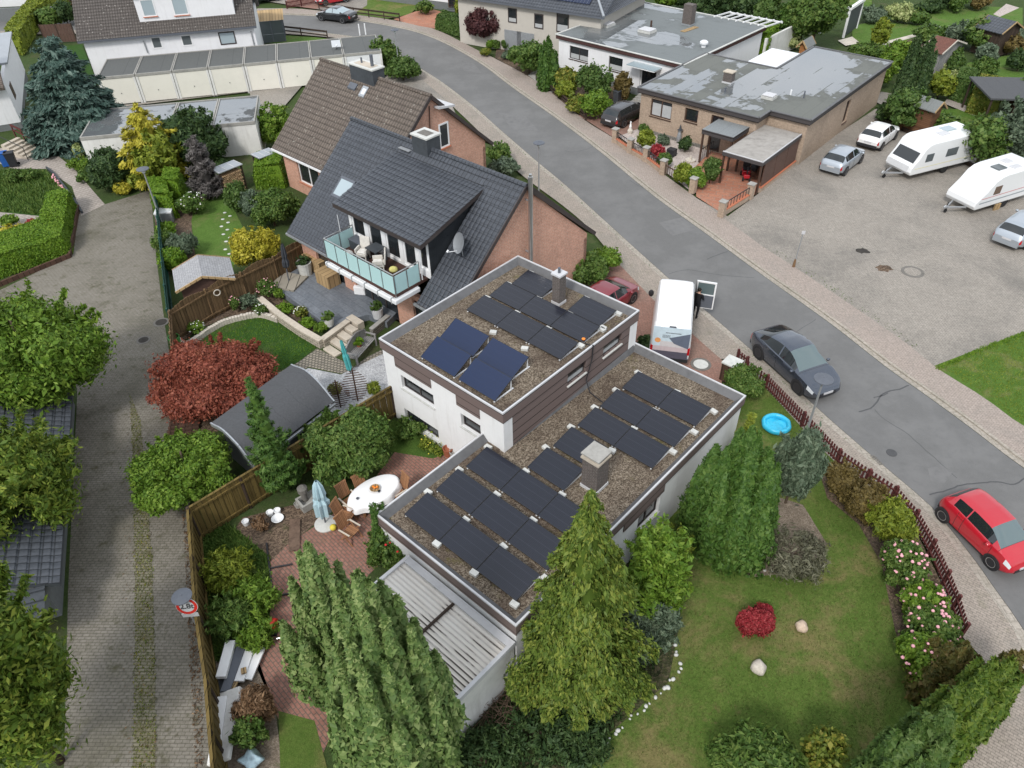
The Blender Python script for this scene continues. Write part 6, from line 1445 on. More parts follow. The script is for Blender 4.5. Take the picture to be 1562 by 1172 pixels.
sheared('hedge','clipped olive hedge block, front one beside the black roofed shelter',GP([(1472,172),(1516,182),(1522,158),(1482,148)]),GZ,2.0,'lf_autumn',3000,.24,115)
OT=[((1352,136,1420,200),'lf_hedge_dark','dark green tree in front of the grey roofed garden cabin'),((1462,178,1540,262),'lf_mid','loose green shrub between the two caravans'),((1508,150,1600,262),'lf_bluegrey','big grey green tree at the right edge behind the caravans'),((1414,92,1440,112),'lf_variegated','pale variegated shrub under the red roofed shed'),((1416,110,1456,150),'lf_yelgreen','yellow green shrub beside the olive hedge'),((1434,72,1466,108),'lf_mid','green shrub along the side of the red roofed shed'),((1352,8,1392,34),'lf_variegated','round headed pale variegated little tree on the big lawn'),((1400,4,1440,20),'lf_dark','dark shrub row at the far lawn edge'),((1310,12,1350,34),'lf_bluegrey','grey green shrub bed beside the far lawn'),((1470,30,1530,78),'lf_mid','wide apple like tree beyond the red roofed shed'),((1448,34,1484,70),'lf_bluegrey','grey green tree behind the red roofed shed'),((1522,56,1560,84),'lf_redbrown','rusty brown shrub at the right edge'),((1490,70,1522,100),'lf_bluegrey','pale green shrub beside the small lawn'),((1540,78,1575,110),'lf_dark','dark round shrub at the right edge above the shelter'),((1484,92,1520,116),'lf_mid','low green shrubs near the black shelter'),((1448,110,1468,128),'lf_variegated','whitish flowering shrub by the lawn'),((1332,30,1356,76),'lf_yelgreen','thin light green sapling at the garden path'),((1346,64,1392,112),'lf_bright','tall bright green weeds behind the beige house'),((1300,66,1346,92),'lf_mid','low green hedge behind the beige house roof'),((1392,40,1446,64),'lf_mid','row of perennials along the garden beds'),((1200,56,1222,76),'lf_variegated','pale flowering shrub left of the orange cabin'),((1500,180,1540,204),'lf_mid','green shrubs in front of the black shelter'),((1420,-14,1480,12),'lf_dark','dark trees at the top edge right of the lawn'),((1476,-10,1512,14),'lf_redbrown','brownish shrubs at the top edge'),((1540,120,1580,170),'lf_hedge_dark','dark shrub at the right edge beside the shelter'),((1338,160,1366,186),'lf_dark','dark shrub at the corner of the court near the white car')]
for b,m,lab in OT:bush(b,m,'shrub' if 'tree' not in lab else 'tree',lab,'tree' if 'tree' in lab else 'shrub',n=2000,size=.3,loose=.4)
# ---------------------------------------------------------------- grass blades, weeds and leaf litter as loose stuff
def tufts(name,mat,poly,z,n,h,w,seed,label=None,cat='grass'):
 rng=np.random.default_rng(seed);P0=np.array(poly);lo,hi=P0.min(0),P0.max(0);T=np.empty((0,2))
 while len(T)<n:
  q=lo+rng.random((n,2))*(hi-lo);ins=np.zeros(n,bool)
  for a,b in zip(P0,np.roll(P0,-1,0)):
   c=(a[1]>q[:,1])!=(b[1]>q[:,1]);ins^=c&(q[:,0]<(b[0]-a[0])*(q[:,1]-a[1])/(b[1]-a[1]+1e-12)+a[0])
  T=np.concatenate([T,q[ins]])
 T=T[:n];a=rng.normal(0,.5,(n,3));a[:,2]=1;a=nrm(a)*h*rng.uniform(.5,1.3,(n,1));b=rng.normal(0,1,(n,3));b[:,2]=0;b=nrm(b)*w
 V=np.empty((n,3,3));base=np.concatenate([T,np.full((n,1),z)],1);V[:,0]=base-b;V[:,1]=base+b;V[:,2]=base+a
 o=npmesh(name,V.reshape(-1,3),np.arange(n*3).reshape(-1,3),mat);o['kind']='stuff';o['label']=label;o['category']=cat;return o
tufts('grass','lf_grass',GP([(1160,580),(1275,706),(1359,762),(1390,798),(1437,891),(1462,968),(1400,1040),(1300,1180),(930,1180),(930,1060),(1040,980),(1050,860),(1262,850),(1230,740)]),.06,16000,.07,.012,201,'dry grass on the near garden lawn')
tufts('grass','lf_hedge',GP([(310,518),(345,494),(395,484),(425,487),(482,530),(455,553),(400,575),(330,580)],PZ),PZ+.01,6000,.08,.014,202,'short green grass on the round garden lawn')
tufts('lane_weeds','lf_autumn',GP([(198,600),(214,640),(219,690),(234,860),(238,1000),(240,1250),(200,1250),(204,1000),(204,860),(202,700)],PZ),PZ+.01,2600,.07,.022,203,'weeds and grass growing down the middle of the lane','weeds')
tufts('fallen_leaves','lf_brown',GP([(277,760),(290,830),(302,950),(312,1172),(298,1172),(285,900)],PZ),PZ+.02,700,.05,.05,204,'brown fallen leaves along the fence foot','leaves')
tufts('fallen_leaves','lf_brown',GP([(200,600),(230,700),(240,1172),(190,1172),(185,760)],PZ),PZ+.02,350,.03,.045,205,'scattered yellow brown leaves on the lane','leaves')
tufts('weeds','lf_mid',GP([(303,810),(350,800),(412,850),(412,940),(385,1010),(330,1010),(312,960)],PZ),PZ,5000,.22,.03,206,'tall weeds in the bed beside the patio','weeds')
tufts('undergrowth','lf_dark',GP([(700,1090),(790,1010),(900,830),(985,790),(1035,960),(940,1110),(860,1172),(740,1180)]),.06,7000,.25,.04,207,'dark ivy and weeds under the garden trees','undergrowth')
tufts('ground_cover','lf_mid',GP([(-10,262),(70,262),(112,300),(60,328),(-10,322)],PZ),PZ,6000,.25,.06,208,'low green ground cover in the left front garden','ground cover')
XT=[((1438,84,1470,112),'lf_hedge_dark','dense green bush tucked behind the red roofed shed corner'),((1330,92,1366,132),'lf_bright','tall grassy weeds along the end wall of the beige house'),((1418,176,1462,208),'lf_mid','low green bush between brown cabin and white caravan'),((1538,196,1580,236),'lf_mid','mid green bush at the right edge above the second caravan'),((1404,42,1432,60),'lf_bluegrey','grey leaved bush by the pale garden path'),((1500,46,1540,70),'lf_bright','light green fruit bush before the dark blue grey roof'),((1462,108,1490,132),'lf_mid','fern like bush beside the clipped olive hedge'),((1388,20,1416,38),'lf_mid','small bush row at the near edge of the far lawn'),((1224,-12,1262,18),'lf_olive','olive tree crown at the top edge left of the pavilion'),((1030,-14,1070,14),'lf_dark','dark tree at the top edge behind the white house chimney'),((1452,-8,1470,20),'lf_mid','young tree at the far corner of the lawn'),((1536,44,1570,66),'lf_bluegrey','grey green bush at the right edge near the top')]
for b,m,lab in XT:bush(b,m,'bush',lab,'tree' if ' tree' in lab else 'shrub',n=2000,size=.3,loose=.55)
nk_=resample(NKo,160)[20:130];ni_=resample(away(NK,FK,.28),160)[20:130]
tufts('gutter_weeds','lf_mid',list(nk_)+list(ni_)[::-1],.07,420,.07,.03,211,'small weeds growing in the near gutter joints','weeds')
fi_=resample(FKo,160)[20:150];fo_=resample(away(FK,NK,.28),160)[20:150]
tufts('gutter_weeds','lf_greybrown',list(fi_)+list(fo_)[::-1],.07,260,.05,.025,212,'dry weeds along the far kerb','weeds')
tufts('court_weeds','lf_mid',GP([(1160,376),(1210,404),(1305,470),(1395,532),(1402,528),(1312,464),(1216,398),(1166,372)]),.085,170,.06,.03,213,'weeds along the edge of the caravan court','weeds')
tufts('court_weeds','lf_hedge',GP([(1425,562),(1500,528),(1600,492),(1600,500),(1500,536),(1432,566)]),.085,900,.1,.025,214,'ragged grass edge between court and lawn','grass')
tufts('lawn_weeds','lf_yelgreen',GP([(1431,556),(1500,603),(1562,648),(1600,600),(1600,500),(1500,532)]),.08,5000,.07,.014,215,'short grass on the lawn at the right edge','grass')
# ================================================================ vehicles
def _prof(keys,s,k=3):
 xs,ys=zip(*keys);y=np.interp(s,xs,ys);p=np.pad(y,k,mode='edge');ker=np.hanning(2*k+3)[1:-1];ker/=ker.sum()
 out=np.convolve(p,ker,'same')[k:-k];out[0],out[-1]=y[0],y[-1];return out
SED=dict(L=4.7,W=1.85,H=1.45,wb=2.85,ro=.98,wr=.33,
 top=[(0,.80),(.03,.98),(.15,1.02),(.20,1.05),(.36,1.40),(.45,1.45),(.56,1.43),(.73,1.0),(.76,.96),(.93,.80),(.985,.66),(1,.52)],
 belt=[(0,.72),(.04,.92),(.2,.95),(.7,.92),(.8,.88),(.94,.72),(1,.48)],ws=(.57,.725),rg=(.20,.355),sw=(.27,.66),bp=.47)
HAT=dict(L=4.1,W=1.78,H=1.45,wb=2.56,ro=.72,wr=.31,
 top=[(0,.72),(.02,.95),(.05,1.02),(.16,1.36),(.24,1.43),(.42,1.45),(.56,1.41),(.75,1.0),(.78,.95),(.93,.82),(.985,.66),(1,.5)],
 belt=[(0,.66),(.03,.9),(.2,.95),(.7,.90),(.8,.87),(.94,.72),(1,.46)],ws=(.57,.745),rg=(.05,.155),sw=(.16,.68),bp=.44)
EST=dict(HAT,L=4.7,W=1.82,H=1.46,wb=2.7,ro=.98,top=[(0,.72),(.02,.95),(.04,1.03),(.12,1.40),(.18,1.45),(.45,1.46),(.58,1.42),(.74,1.0),(.77,.95),(.93,.82),(.985,.66),(1,.5)],rg=(.04,.115),sw=(.13,.68))
SUV=dict(L=4.76,W=1.93,H=1.62,wb=2.89,ro=.92,wr=.36,
 top=[(0,.88),(.02,1.08),(.06,1.14),(.24,1.46),(.38,1.60),(.48,1.62),(.56,1.58),(.755,1.06),(.78,1.0),(.92,.86),(.98,.72),(1,.55)],
 belt=[(0,.80),(.03,1.02),(.2,1.08),(.7,.98),(.8,.92),(.93,.78),(1,.5)],ws=(.555,.75),rg=(.07,.25),sw=(.16,.70),bp=.46)
MINI=dict(L=3.43,W=1.63,H=1.47,wb=2.34,ro=.42,wr=.29,
 top=[(0,.80),(.02,.98),(.05,1.06),(.12,1.36),(.20,1.44),(.42,1.47),(.60,1.42),(.80,1.03),(.83,.98),(.94,.86),(.985,.70),(1,.52)],
 belt=[(0,.7),(.03,.92),(.2,1.04),(.7,.92),(.84,.90),(.95,.76),(1,.48)],ws=(.605,.80),rg=(.05,.12),sw=(.17,.72),bp=.36)
def car(T,paint,label,name='parked_car',group=None,glass='car_glass',ws_glass='car_glass_pale',rim='rim_silver',plate=True,roof=None):
 t=thing(name,label,'car',group=group);N=72;s=np.linspace(0,1,N);L,W=T['L'],T['W'];hw=W/2
 X=s*L-T['ro']-(0)
 top=_prof(T['top'],s,2);belt=_prof(T['belt'],s,3);belt=np.minimum(belt,top-.015)
 plan=hw*_prof([(0,.80),(.03,.90),(.10,.97),(.25,1),(.8,1),(.92,.95),(.975,.84),(1,.70)],s,2)
 zb=_prof([(0,.42),(.05,.28),(.12,.2),(.88,.18),(.96,.22),(1,.32)],s,2)
 cab=np.clip((top-belt)/.40,0,1);wt=plan*(.90-.20*cab)
 rows=[]
 for i in range(N):
  w,b,p,q=plan[i],zb[i],belt[i],top[i];c=cab[i]
  sec=[(0,b),(.8*w,b),(.965*w,b+.07),(w,b+.42*(p-b)),(.995*w,b+.72*(p-b)),(.965*w,p),(.965*w*(1-.05*c)-.0,p+(.03+.0*c)*min(1,(q-p)/.05)),(wt[i],q-.055*c-.008),(wt[i]*.80,q-.012*c),(wt[i]*.45,q),(0,q+.006)]
  rows.append([(X[i],y,z)for y,z in sec])
 cls={}
 J=len(rows[0])-1
 for i in range(N-1):
  m=(s[i]+s[i+1])/2
  for j in range(J):
   k='body'
   if j==6 and T['sw'][0]<m<T['sw'][1]and cab[i]>.35:
    k='sw0' if m<T['bp']-.008 else 'sw1' if m>T['bp']+.008 else 'body'
   if j>=7 and T['ws'][0]<m<T['ws'][1]:k='ws'
   if j>=7 and T['rg'][0]<m<T['rg'][1]:k='rg'
   if j in(4,5)and .90<m<.965:k='hl'
   if j in(3,4)and m<.035:k='tl'
   cls.setdefault(k,[]).append((i,j))
 def part(keys,name,mat,sides=(1,-1)):
  mb=MB();idx={}
  for i,j in keys:
   for sd in sides:
    P=[rows[i][j],rows[i+1][j],rows[i+1][j+1],rows[i][j+1]]
    ids=[]
    for p in P:
     p=(round(p[0],4),round(p[1]*sd,4),round(p[2],4))
     if p not in idx:idx[p]=len(mb.v);mb.v.append(p)
     ids.append(idx[p])
    if len(set(ids))<3:continue
    ids=list(dict.fromkeys(ids));mb.f.append(tuple(ids if sd<0 else ids[::-1]));mb.m.append(0)
  if name=='body':
   for i,fl in((0,1),(N-1,0)):
    loop=[rows[i][j]for j in range(J+1)]+[(p[0],-p[1],p[2])for p in rows[i][J-1:0:-1]];ids=[]
    for p in loop:
     p=tuple(round(v,4)for v in p)
     if p not in idx:idx[p]=len(mb.v);mb.v.append(p)
     ids.append(idx[p])
    mb.f.append(tuple(ids if fl else ids[::-1]));mb.m.append(0)
  o=mb.build(name,mat,t);return smooth_angle(o,50)
 body=part(cls['body'],'body',paint)
 part(cls['ws'],'windscreen',ws_glass);part(cls['rg'],'rear_window',glass)
 for sd in(1,-1):
  for k in('sw0','sw1'):
   if k in cls:part(cls[k],'side_window',glass,(sd,))
  part(cls['hl'],'headlight','lamp_clear',(sd,));part(cls['tl'],'tail_light','tail_red',(sd,))
  i=int(.70*N);y=sd*(plan[i]+.09);mb=MB();mb.ball((X[i]-.02,y,belt[i]+.05),.1,8,6,(.8,1.1,.75));mb.build('mirror',paint,t,smooth=True)
 for x in(0,T['wb']):
  for sd in(1,-1):
   r=T['wr'];y=sd*(hw-.03);mb=MB();ax=Matrix.Translation((x,y+sd*.012,r))@Matrix.Rotation(R(-90)*sd,4,'X')
   mb.lathe([(r*.66,.02),(r*.75,.035),(r*.95,.035),(r,.01),(r,-.2),(r*.6,-.2)],(0,0,0),22,ax);wl=mb.build('wheel','rubber',t,smooth=False)
   mb=MB();mb.lathe([(.0001,.012),(r*.15,.02),(r*.16,.0)],(0,0,0),12,ax)
   for k in range(5):
    a0=6.2832*k/5;d=Vector((math.cos(a0),math.sin(a0),0));e=Vector((-math.sin(a0),math.cos(a0),0))
    pp=[ax@(d*r*.1+e*.035+Vector((0,0,.016))),ax@(d*r*.66+e*.05+Vector((0,0,.02))),ax@(d*r*.66-e*.05+Vector((0,0,.02))),ax@(d*r*.1-e*.035+Vector((0,0,.016)))]
    mb.q(*pp[::-1])
   mb.lathe([(r*.58,.022),(r*.68,.028),(r*.7,.01)],(0,0,0),22,ax);mb.build('rim',rim,wl)
   ad=MB();ax2=Matrix.Translation((x,sd*(hw+.002),r+.02))@Matrix.Rotation(R(-90)*sd,4,'X');ad.lathe([(r*1.16,-.16),(r*1.16,.004),(0,.004)],(0,0,0),24,ax2);ad.build('wheel_arch','black_plastic',wl)
 mb=MB()
 for q in(T['sw'][0]+.10,T['bp'],T['sw'][1]+.02):
  i=int(q*(N-1))
  for sd in(1,-1):mb.path([(x,y*sd*1.002,z)for x,y,z in rows[i][2:6]],.008,4)
 for q in(T['ws'][1]+.015,):
  i=int(q*(N-1));mb.path([(x,y,z+.002)for x,y,z in rows[i][6:]]+[(x,-y,z+.002)for x,y,z in rows[i][6:]][::-1],.007,4)
 mb.build('shut_lines','black_plastic',t)
 for sd in(1,-1):
  for q in(T['bp']-.03,T['sw'][0]+.12):i=int(q*(N-1));MB().box(X[i]-.09,sd*(plan[i]*.99),belt[i]-.13,X[i]+.09,sd*(plan[i]*.99+.02),belt[i]-.10).build('door_handle',paint,t)
 mb=MB();mb.box(X[-1]-.05,-.45,.30,X[-1]+.012,.45,.46);mb.build('grille','black_plastic',t)
 if plate:
  mb=MB();mb.box(X[-1]-.02,-.26,.42,X[-1]+.025,.26,.53);mb.build('number_plate','flash_white',t)
  mb=MB();mb.box(X[0]-.02,-.26,.60,X[0]+.04,.26,.71);mb.build('number_plate','flash_white',t)
 mb=MB();mb.box(X[0]-.012,-hw*.78,.3,X[0]+.1,hw*.78,.5);mb.build('rear_bumper','black_plastic' if paint!='paint_silver' else paint,t)
 return t
def park(t,T,rear,front,side,z=.0,heading=None,anchor='rear'):
 """rear / front: pixels where the visible wheels touch the ground; side -1 = right-hand wheels"""
 a=np.array(G(*rear,z))if rear else None;b=np.array(G(*front,z))if front else None
 if heading is None:heading=math.atan2(b[1]-a[1],b[0]-a[0])
 d=np.array([math.cos(heading),math.sin(heading)]);n=np.array([-d[1],d[0]])
 base=(a+b)/2-d*T['wb']/2 if a is not None and b is not None else a if a is not None else b-d*T['wb']
 o=base-n*side*(T['W']/2-.08);t.location=(o[0],o[1],z);t.rotation_euler=(0,0,heading);return t
park(car(SUV,'paint_slate','slate grey rounded electric SUV parked half on the near pavement',rim='rim_black',glass='car_glass'),SUV,(1156,546),(1215,600),-1,.03)
park(car(MINI,'paint_red','small bright red hatchback parked at the right edge of the picture'),MINI,(1435,793),(1509,865),-1,.03)
park(car(HAT,'paint_silver','silver hatchback parked on the court beside the beige brick wall',ws_glass='car_glass'),HAT,(1287,268),(1311,249),-1,.08)
park(car(HAT,'paint_white','white hatchback parked next to the caravan on the court',ws_glass='car_glass'),HAT,(1341,231),(1365,212),-1,.08)
park(car(EST,'paint_brownblack','dark estate car parked in the gap beside the beige brick house',ws_glass='car_glass'),EST,(951,195),None,-1,.08,heading=B.a+R(90))
park(car(SED,'paint_black','black saloon car on the far bend of the street',glass='sky_glass'),SED,(525,36.5),(489,32),1,.0)
park(car(HAT,'paint_red','red car cut off by the top edge above the black saloon'),HAT,(527,4),(498,9),1,.08)
park(car(HAT,'paint_black','dark car cut off by the top edge left of the red fence'),HAT,(422,2),(391,6),1,.08)
park(car(HAT,'paint_maroon','maroon car half hidden behind the upper flat roof',ws_glass='car_glass'),HAT,None,(964,462),-1,.09,heading=H.a+R(90))
park(car(EST,'paint_silver','silver estate car at the right edge of the court below the caravans',ws_glass='car_glass'),EST,(1556,384),(1600,352),-1,.08)
# ---------------------------------------------------------------- white delivery van with printed rear doors and open driver door
def van():
 t=thing('delivery_van','white delivery van with printed rear doors and its right cab door open','van');L,W,Hh=5.55,2.0,2.5;hw=W/2
 st_=[(0,.88,2.32,.5),(.04,.93,2.46,.42),(.25,.97,2.5,.32),(1.2,.985,2.52,.3),(3.6,.985,2.5,.3),(4.05,.97,2.42,.3),(4.3,.955,2.25,.3),(4.85,.92,1.38,.32),(5.0,.91,1.25,.34),(5.42,.80,1.05,.38),(5.55,.62,.85,.45)]
 xs=np.linspace(0,5.55,60);wv=_prof([(a,b)for a,b,_,_ in st_],xs,2);tv=_prof([(a,c)for a,_,c,_ in st_],xs,1);bv=_prof([(a,d)for a,_,_,d in st_],xs,2)
 rows=[]
 for x,w,q,b in zip(xs,wv,tv,bv):
  m=b+.5*(min(q,1.4)-b);wt_=w*(.86 if q>1.6 else .92)
  rows.append([(x,y,z)for y,z in((0,b),(.85*w,b),(w*.98,b+.1),(w,m),(w*.985,min(1.25,q-.06)),(w*.97,min(1.4,q-.04)),(wt_+.03,max(q-.14,min(1.45,q-.03))),(wt_-.06,q-.03),(wt_*.6,q),(0,q+.01))])
 J=9;groups={}
 for i in range(59):
  x=(xs[i]+xs[i+1])/2
  for j in range(J):
   k='body'
   if j>=6 and 4.32<x<4.83:k='windscreen'
   if j==5 and 3.75<x<4.35:k='side_window'
   groups.setdefault(k,[]).append((i,j))
 for k,keys in groups.items():
  for sides in(((1,-1),)if k!='side_window' else((1,),)):
   mb=MB();idx={}
   for i,j in keys:
    for sd in sides:
     ids=[]
     for p in(rows[i][j],rows[i+1][j],rows[i+1][j+1],rows[i][j+1]):
      p=(round(p[0],4),round(p[1]*sd,4),round(p[2],4))
      if p not in idx:idx[p]=len(mb.v);mb.v.append(p)
      ids.append(idx[p])
     ids=list(dict.fromkeys(ids))
     if len(ids)>2:mb.f.append(tuple(ids if sd<0 else ids[::-1]));mb.m.append(0)
   if k=='body':
    for i,fl in((0,1),(59,0)):
     lp=[rows[i][j]for j in range(J+1)]+[(p[0],-p[1],p[2])for p in rows[i][J-1:0:-1]];ids=[]
     for p in lp:
      p=tuple(round(v,4)for v in p)
      if p not in idx:idx[p]=len(mb.v);mb.v.append(p)
      ids.append(idx[p])
     mb.f.append(tuple(ids if fl else ids[::-1]));mb.m.append(0)
   smooth_angle(mb.build(k,'paint_white' if k=='body' else 'car_glass',t),40)
 MB().box(3.75,-hw+.004,.55,4.7,-hw-.004,2.15).build('doorway','black_plastic',t)
 d=MB();m=Matrix.Translation((4.42,-hw,0))@Matrix.Rotation(R(-112),4,'Z')@Matrix.Rotation(R(0),4,'Y')
 m=Matrix.Translation((4.72,-hw-.02,0))@Matrix.Rotation(R(180+84),4,'Z')
 d.box(0,-.04,.5,1.0,.04,1.35,m);d.box(0,-.035,1.35,.08,.035,2.1,m);d.box(.92,-.035,1.35,1.0,.035,2.1,m);d.box(.08,-.035,2.02,.92,.035,2.1,m);do=d.build('door','paint_white',t)
 p_=MB();p_.box(.06,.042,.55,.94,.06,1.3,m);p_.box(.06,-.06,.55,.94,-.042,1.3,m);p_.build('door_lining','lamp_grey',do);p_=MB();p_.box(.08,-.01,1.35,.92,.01,2.02,m);p_.build('door_window','car_glass_pale',do)
 mb=MB();mb.ball((4.25,hw+.22,1.35),.16,8,6,(.6,.9,1.3));mb.build('mirror','black_plastic',t)
 def rp_(y0,z0,y1,z1,mat,dx=-.02,nm='print'):
  f=lambda z:-.02-(.0 if z<1.9 else 0)
  mb=MB();mb.q((dx,y1,z0),(dx,y0,z0),(dx,y0,z1),(dx,y1,z1));o=mb.build(nm,mat,t);return o
 for nm,c in(('pr_sky',(.56,.66,.72)),('pr_haze',(.60,.56,.56)),('pr_pink',(.55,.45,.46)),('pr_plum',(.10,.09,.12)),('pr_slate',(.13,.15,.20)),('pr_orange',(.75,.33,.12)),('pr_ink',(.12,.13,.15))):plain(nm,c,.4,.4,var=.08)
 MB().box(-.018,-.86,.5,.0,.86,2.36).build('rear_doors','pr_sky',t)
 rp_(-.85,.98,.82,1.25,'pr_pink',-.0195);rp_(-.85,1.252,.5,1.55,'pr_haze',-.0195);rp_(-.86,.5,.86,.978,'pr_plum',-.0195)
 mb=MB();mb.q((-.021,-.85,2.1),(-.021,-.85,1.2),(-.021,-.15,1.45),(-.021,.1,1.75));mb.build('print','pr_slate',t)
 mb=MB();ax=Matrix.Translation((-.0225,.62,1.58))@Matrix.Rotation(R(-90),4,'Y');mb.lathe([(.14,0),(.14,.002),(0,.002)],(0,0,0),18,ax);mb.build('print','pr_orange',t)
 mb=MB()
 rr=random.Random(5)
 for z,y0,y1,h_ in((2.02,.28,-.45,.055),(1.88,.42,.08,.035),(1.82,.42,.1,.035),(1.76,.42,.04,.035)):
  y=y0
  while y>y1:w_=rr.uniform(.02,.05);mb.q((-.0235,y,z),(-.0235,y-w_,z),(-.0235,y-w_,z+h_),(-.0235,y,z+h_));y-=w_+rr.uniform(.012,.02)
 mb.build('lettering','pr_ink',t)
 mb=MB();mb.box(-.03,-.16,2.37,.02,.16,2.43);mb.build('brake_light','lamp_grey',t)
 for sd in(1,-1):mb=MB();mb.box(-.03,sd*.82,.85,.05,sd*.93,1.25);mb.build('tail_light','tail_red',t)
 mb=MB();mb.box(-.06,-.9,.42,.1,.9,.58);mb.build('bumper','black_plastic',t)
 for x in(1.0,4.45):
  for sd in(1,-1):
   ax=Matrix.Translation((x,sd*(hw-.06),.34))@Matrix.Rotation(R(-90)*sd,4,'X');mb=MB();mb.lathe([(.2,.03),(.32,.03),(.34,0),(.34,-.2)],(0,0,0),20,ax);w_=mb.build('wheel','rubber',t);mb=MB();mb.lathe([(.0001,.02),(.2,.025),(.21,0)],(0,0,0),16,ax);mb.build('rim','rim_silver',w_)
 return t
v=van();p=[np.array(G(*q,2.5))for q in((1004,497),(1049.5,500.5),(1010.5,423.5),(1056.5,427))]
rc,fc=(p[0]+p[1])/2,(p[2]+p[3])/2;hd=math.atan2(fc[1]-rc[1],fc[0]-rc[0]);v.location=(*rc,.09);v.rotation_euler=(0,0,hd)
# ---------------------------------------------------------------- caravans
def caravan(label,L,W,Hh,front_z,rake,wins,stripe,front_win=True,hatches=()):
 t=thing('caravan',label,'caravan');hw=W/2;zb=.42
 pts=[(0.12,zb),(0,zb+.25),(.05,.95),(rake*.55,1.55),(rake*.9,Hh-.28),(rake*1.25,Hh-.06),(rake*1.6,Hh),(L-.25,Hh+.02),(L-.05,Hh-.10),(L,Hh-.3),(L-.04,zb+.1),(L-.15,zb)]
 mb=MB();n=len(pts)
 for sd in(1,-1):mb.v+=[(x,sd*hw,z)for x,z in pts]
 mb.f.append(tuple(range(n)));mb.f.append(tuple(range(2*n-1,n-1,-1)))
 for i in range(n):j=(i+1)%n;mb.f.append((j,i,n+i,n+j))
 mb.m=[0]*len(mb.f);b=mb.build('body','caravan_white',t,bevel=.07)
 if front_win:
  def fp(z):return np.interp(z,[.95,1.55,Hh-.28],[.05,rake*.55,rake*.9])
  z0,z1=1.22,1.85;mb=MB();mb.q((fp(z0)-.02,hw*.84,z0),(fp(z0)-.02,-hw*.84,z0),(fp(z1)-.02,-hw*.8,z1),(fp(z1)-.02,hw*.8,z1));mb.f=[f[::-1]for f in mb.f];mb.build('front_window','glass',t)
  mb=MB();mb.box(-.03,-hw*.82,.62,.03,hw*.82,1.08);mb.build('locker_lid','white_metal',t,bevel=.015)
 for x0,x1,z0,z1,m in wins:
  for sd in(1,-1):mb=MB();mb.box(x0,sd*(hw-.01),z0,x1,sd*(hw+.025),z1);mb.build('window',m,t,bevel=.02)
 for z0,z1,m in stripe:
  for sd in(1,-1):mb=MB();mb.box(.35 if z1<1.1 else .45,sd*(hw-.01),z0,L-.15,sd*(hw+.008),z1);mb.build('stripe',m,t)
 for x,y,w,d,m in hatches:mb=MB();mb.box(x-w/2,y-d/2,Hh-.02,x+w/2,y+d/2,Hh+.07);mb.build('roof_hatch',m,t,bevel=.03)
 mb=MB();mb.beam((.1,.5,.42),(-1.0,.03,.45),.08,.1);mb.beam((.1,-.5,.42),(-1.0,-.03,.45),.08,.1);mb.beam((-.95,0,.45),(-1.3,0,.47),.07,.09);mb.build('drawbar','galv',t)
 mb=MB();mb.tube((-.85,.12,.7),(-.85,.12,.2),.03);mb.tube((-.85,.08,.12),(-.85,.16,.12),.12,n=14);mb.build('jockey_wheel','rubber',t)
 mb=MB();mb.tube((-1.3,0,.5),(-1.18,0,.62),.05);mb.build('hitch','galv',t)
 for sd in(1,-1):ax=Matrix.Translation((L*.56,sd*(hw-.06),.31))@Matrix.Rotation(R(-90)*sd,4,'X');mb=MB();mb.lathe([(.18,.05),(.28,.05),(.31,.02),(.31,-.15)],(0,0,0),20,ax);w_=mb.build('wheel','rubber',t);mb=MB();mb.lathe([(.0001,.04),(.18,.045),(.19,0)],(0,0,0),14,ax);mb.build('rim','rim_silver',w_)
 return t
def place_caravan(t,near,far_,W,z=.08):
 a=np.array(G(*near,z+.45));b=np.array(G(*far_,z+.45));h=math.atan2(b[1]-a[1],b[0]-a[0]);n=np.array([-math.sin(h),math.cos(h)]);o=a+n*W/2;t.location=(*o,z);t.rotation_euler=(0,0,h)
plain('stripe_yellow',(.70,.66,.42),.5,.4);plain('stripe_red',(.50,.18,.18),.5,.4);plain('stripe_grey',(.30,.33,.35),.5,.4)
plain('skirt',(.45,.47,.49),.5,.4)
c1=caravan('white caravan with dark front window and yellow waist line, left of the two',5.9,2.2,2.45,1.0,.95,[(1.1,1.75,1.2,1.75,'acrylic'),(2.9,3.9,1.25,1.8,'acrylic'),(5.0,5.6,1.15,1.75,'skirt')],[(.83,.87,'stripe_yellow')],True,((2.4,.2,.6,.5,'white_metal'),(3.2,-.1,.8,.55,'flash_white'),(4.1,.35,.9,.7,'sky_glass')))
place_caravan(c1,(1386,269),(1466,249),2.2)
c2=caravan('white caravan with plain sloping front and red stripe, cut off at right',5.2,2.15,2.4,1.0,1.35,[(1.35,1.95,1.2,1.75,'acrylic_brown')],[(1.08,1.12,'stripe_red'),(.78,.86,'stripe_grey')],False,((2.4,-.1,.75,.65,'acrylic'),(3.6,.3,.6,.5,'flash_white'),(3.4,-.5,.7,.4,'flash_white')))
place_caravan(c2,(1484,322),(1562,298),2.15)
MB().box(-.25,-.04,0,.25,.04,.4).build('wheel_chock','box_wood');w_=bpy.data.objects['wheel_chock'];tag(w_,'pale wooden board covering the wheel of the right caravan','board');w_.location=(*G(1519,320),.08);w_.rotation_euler=(0,0,R(25))
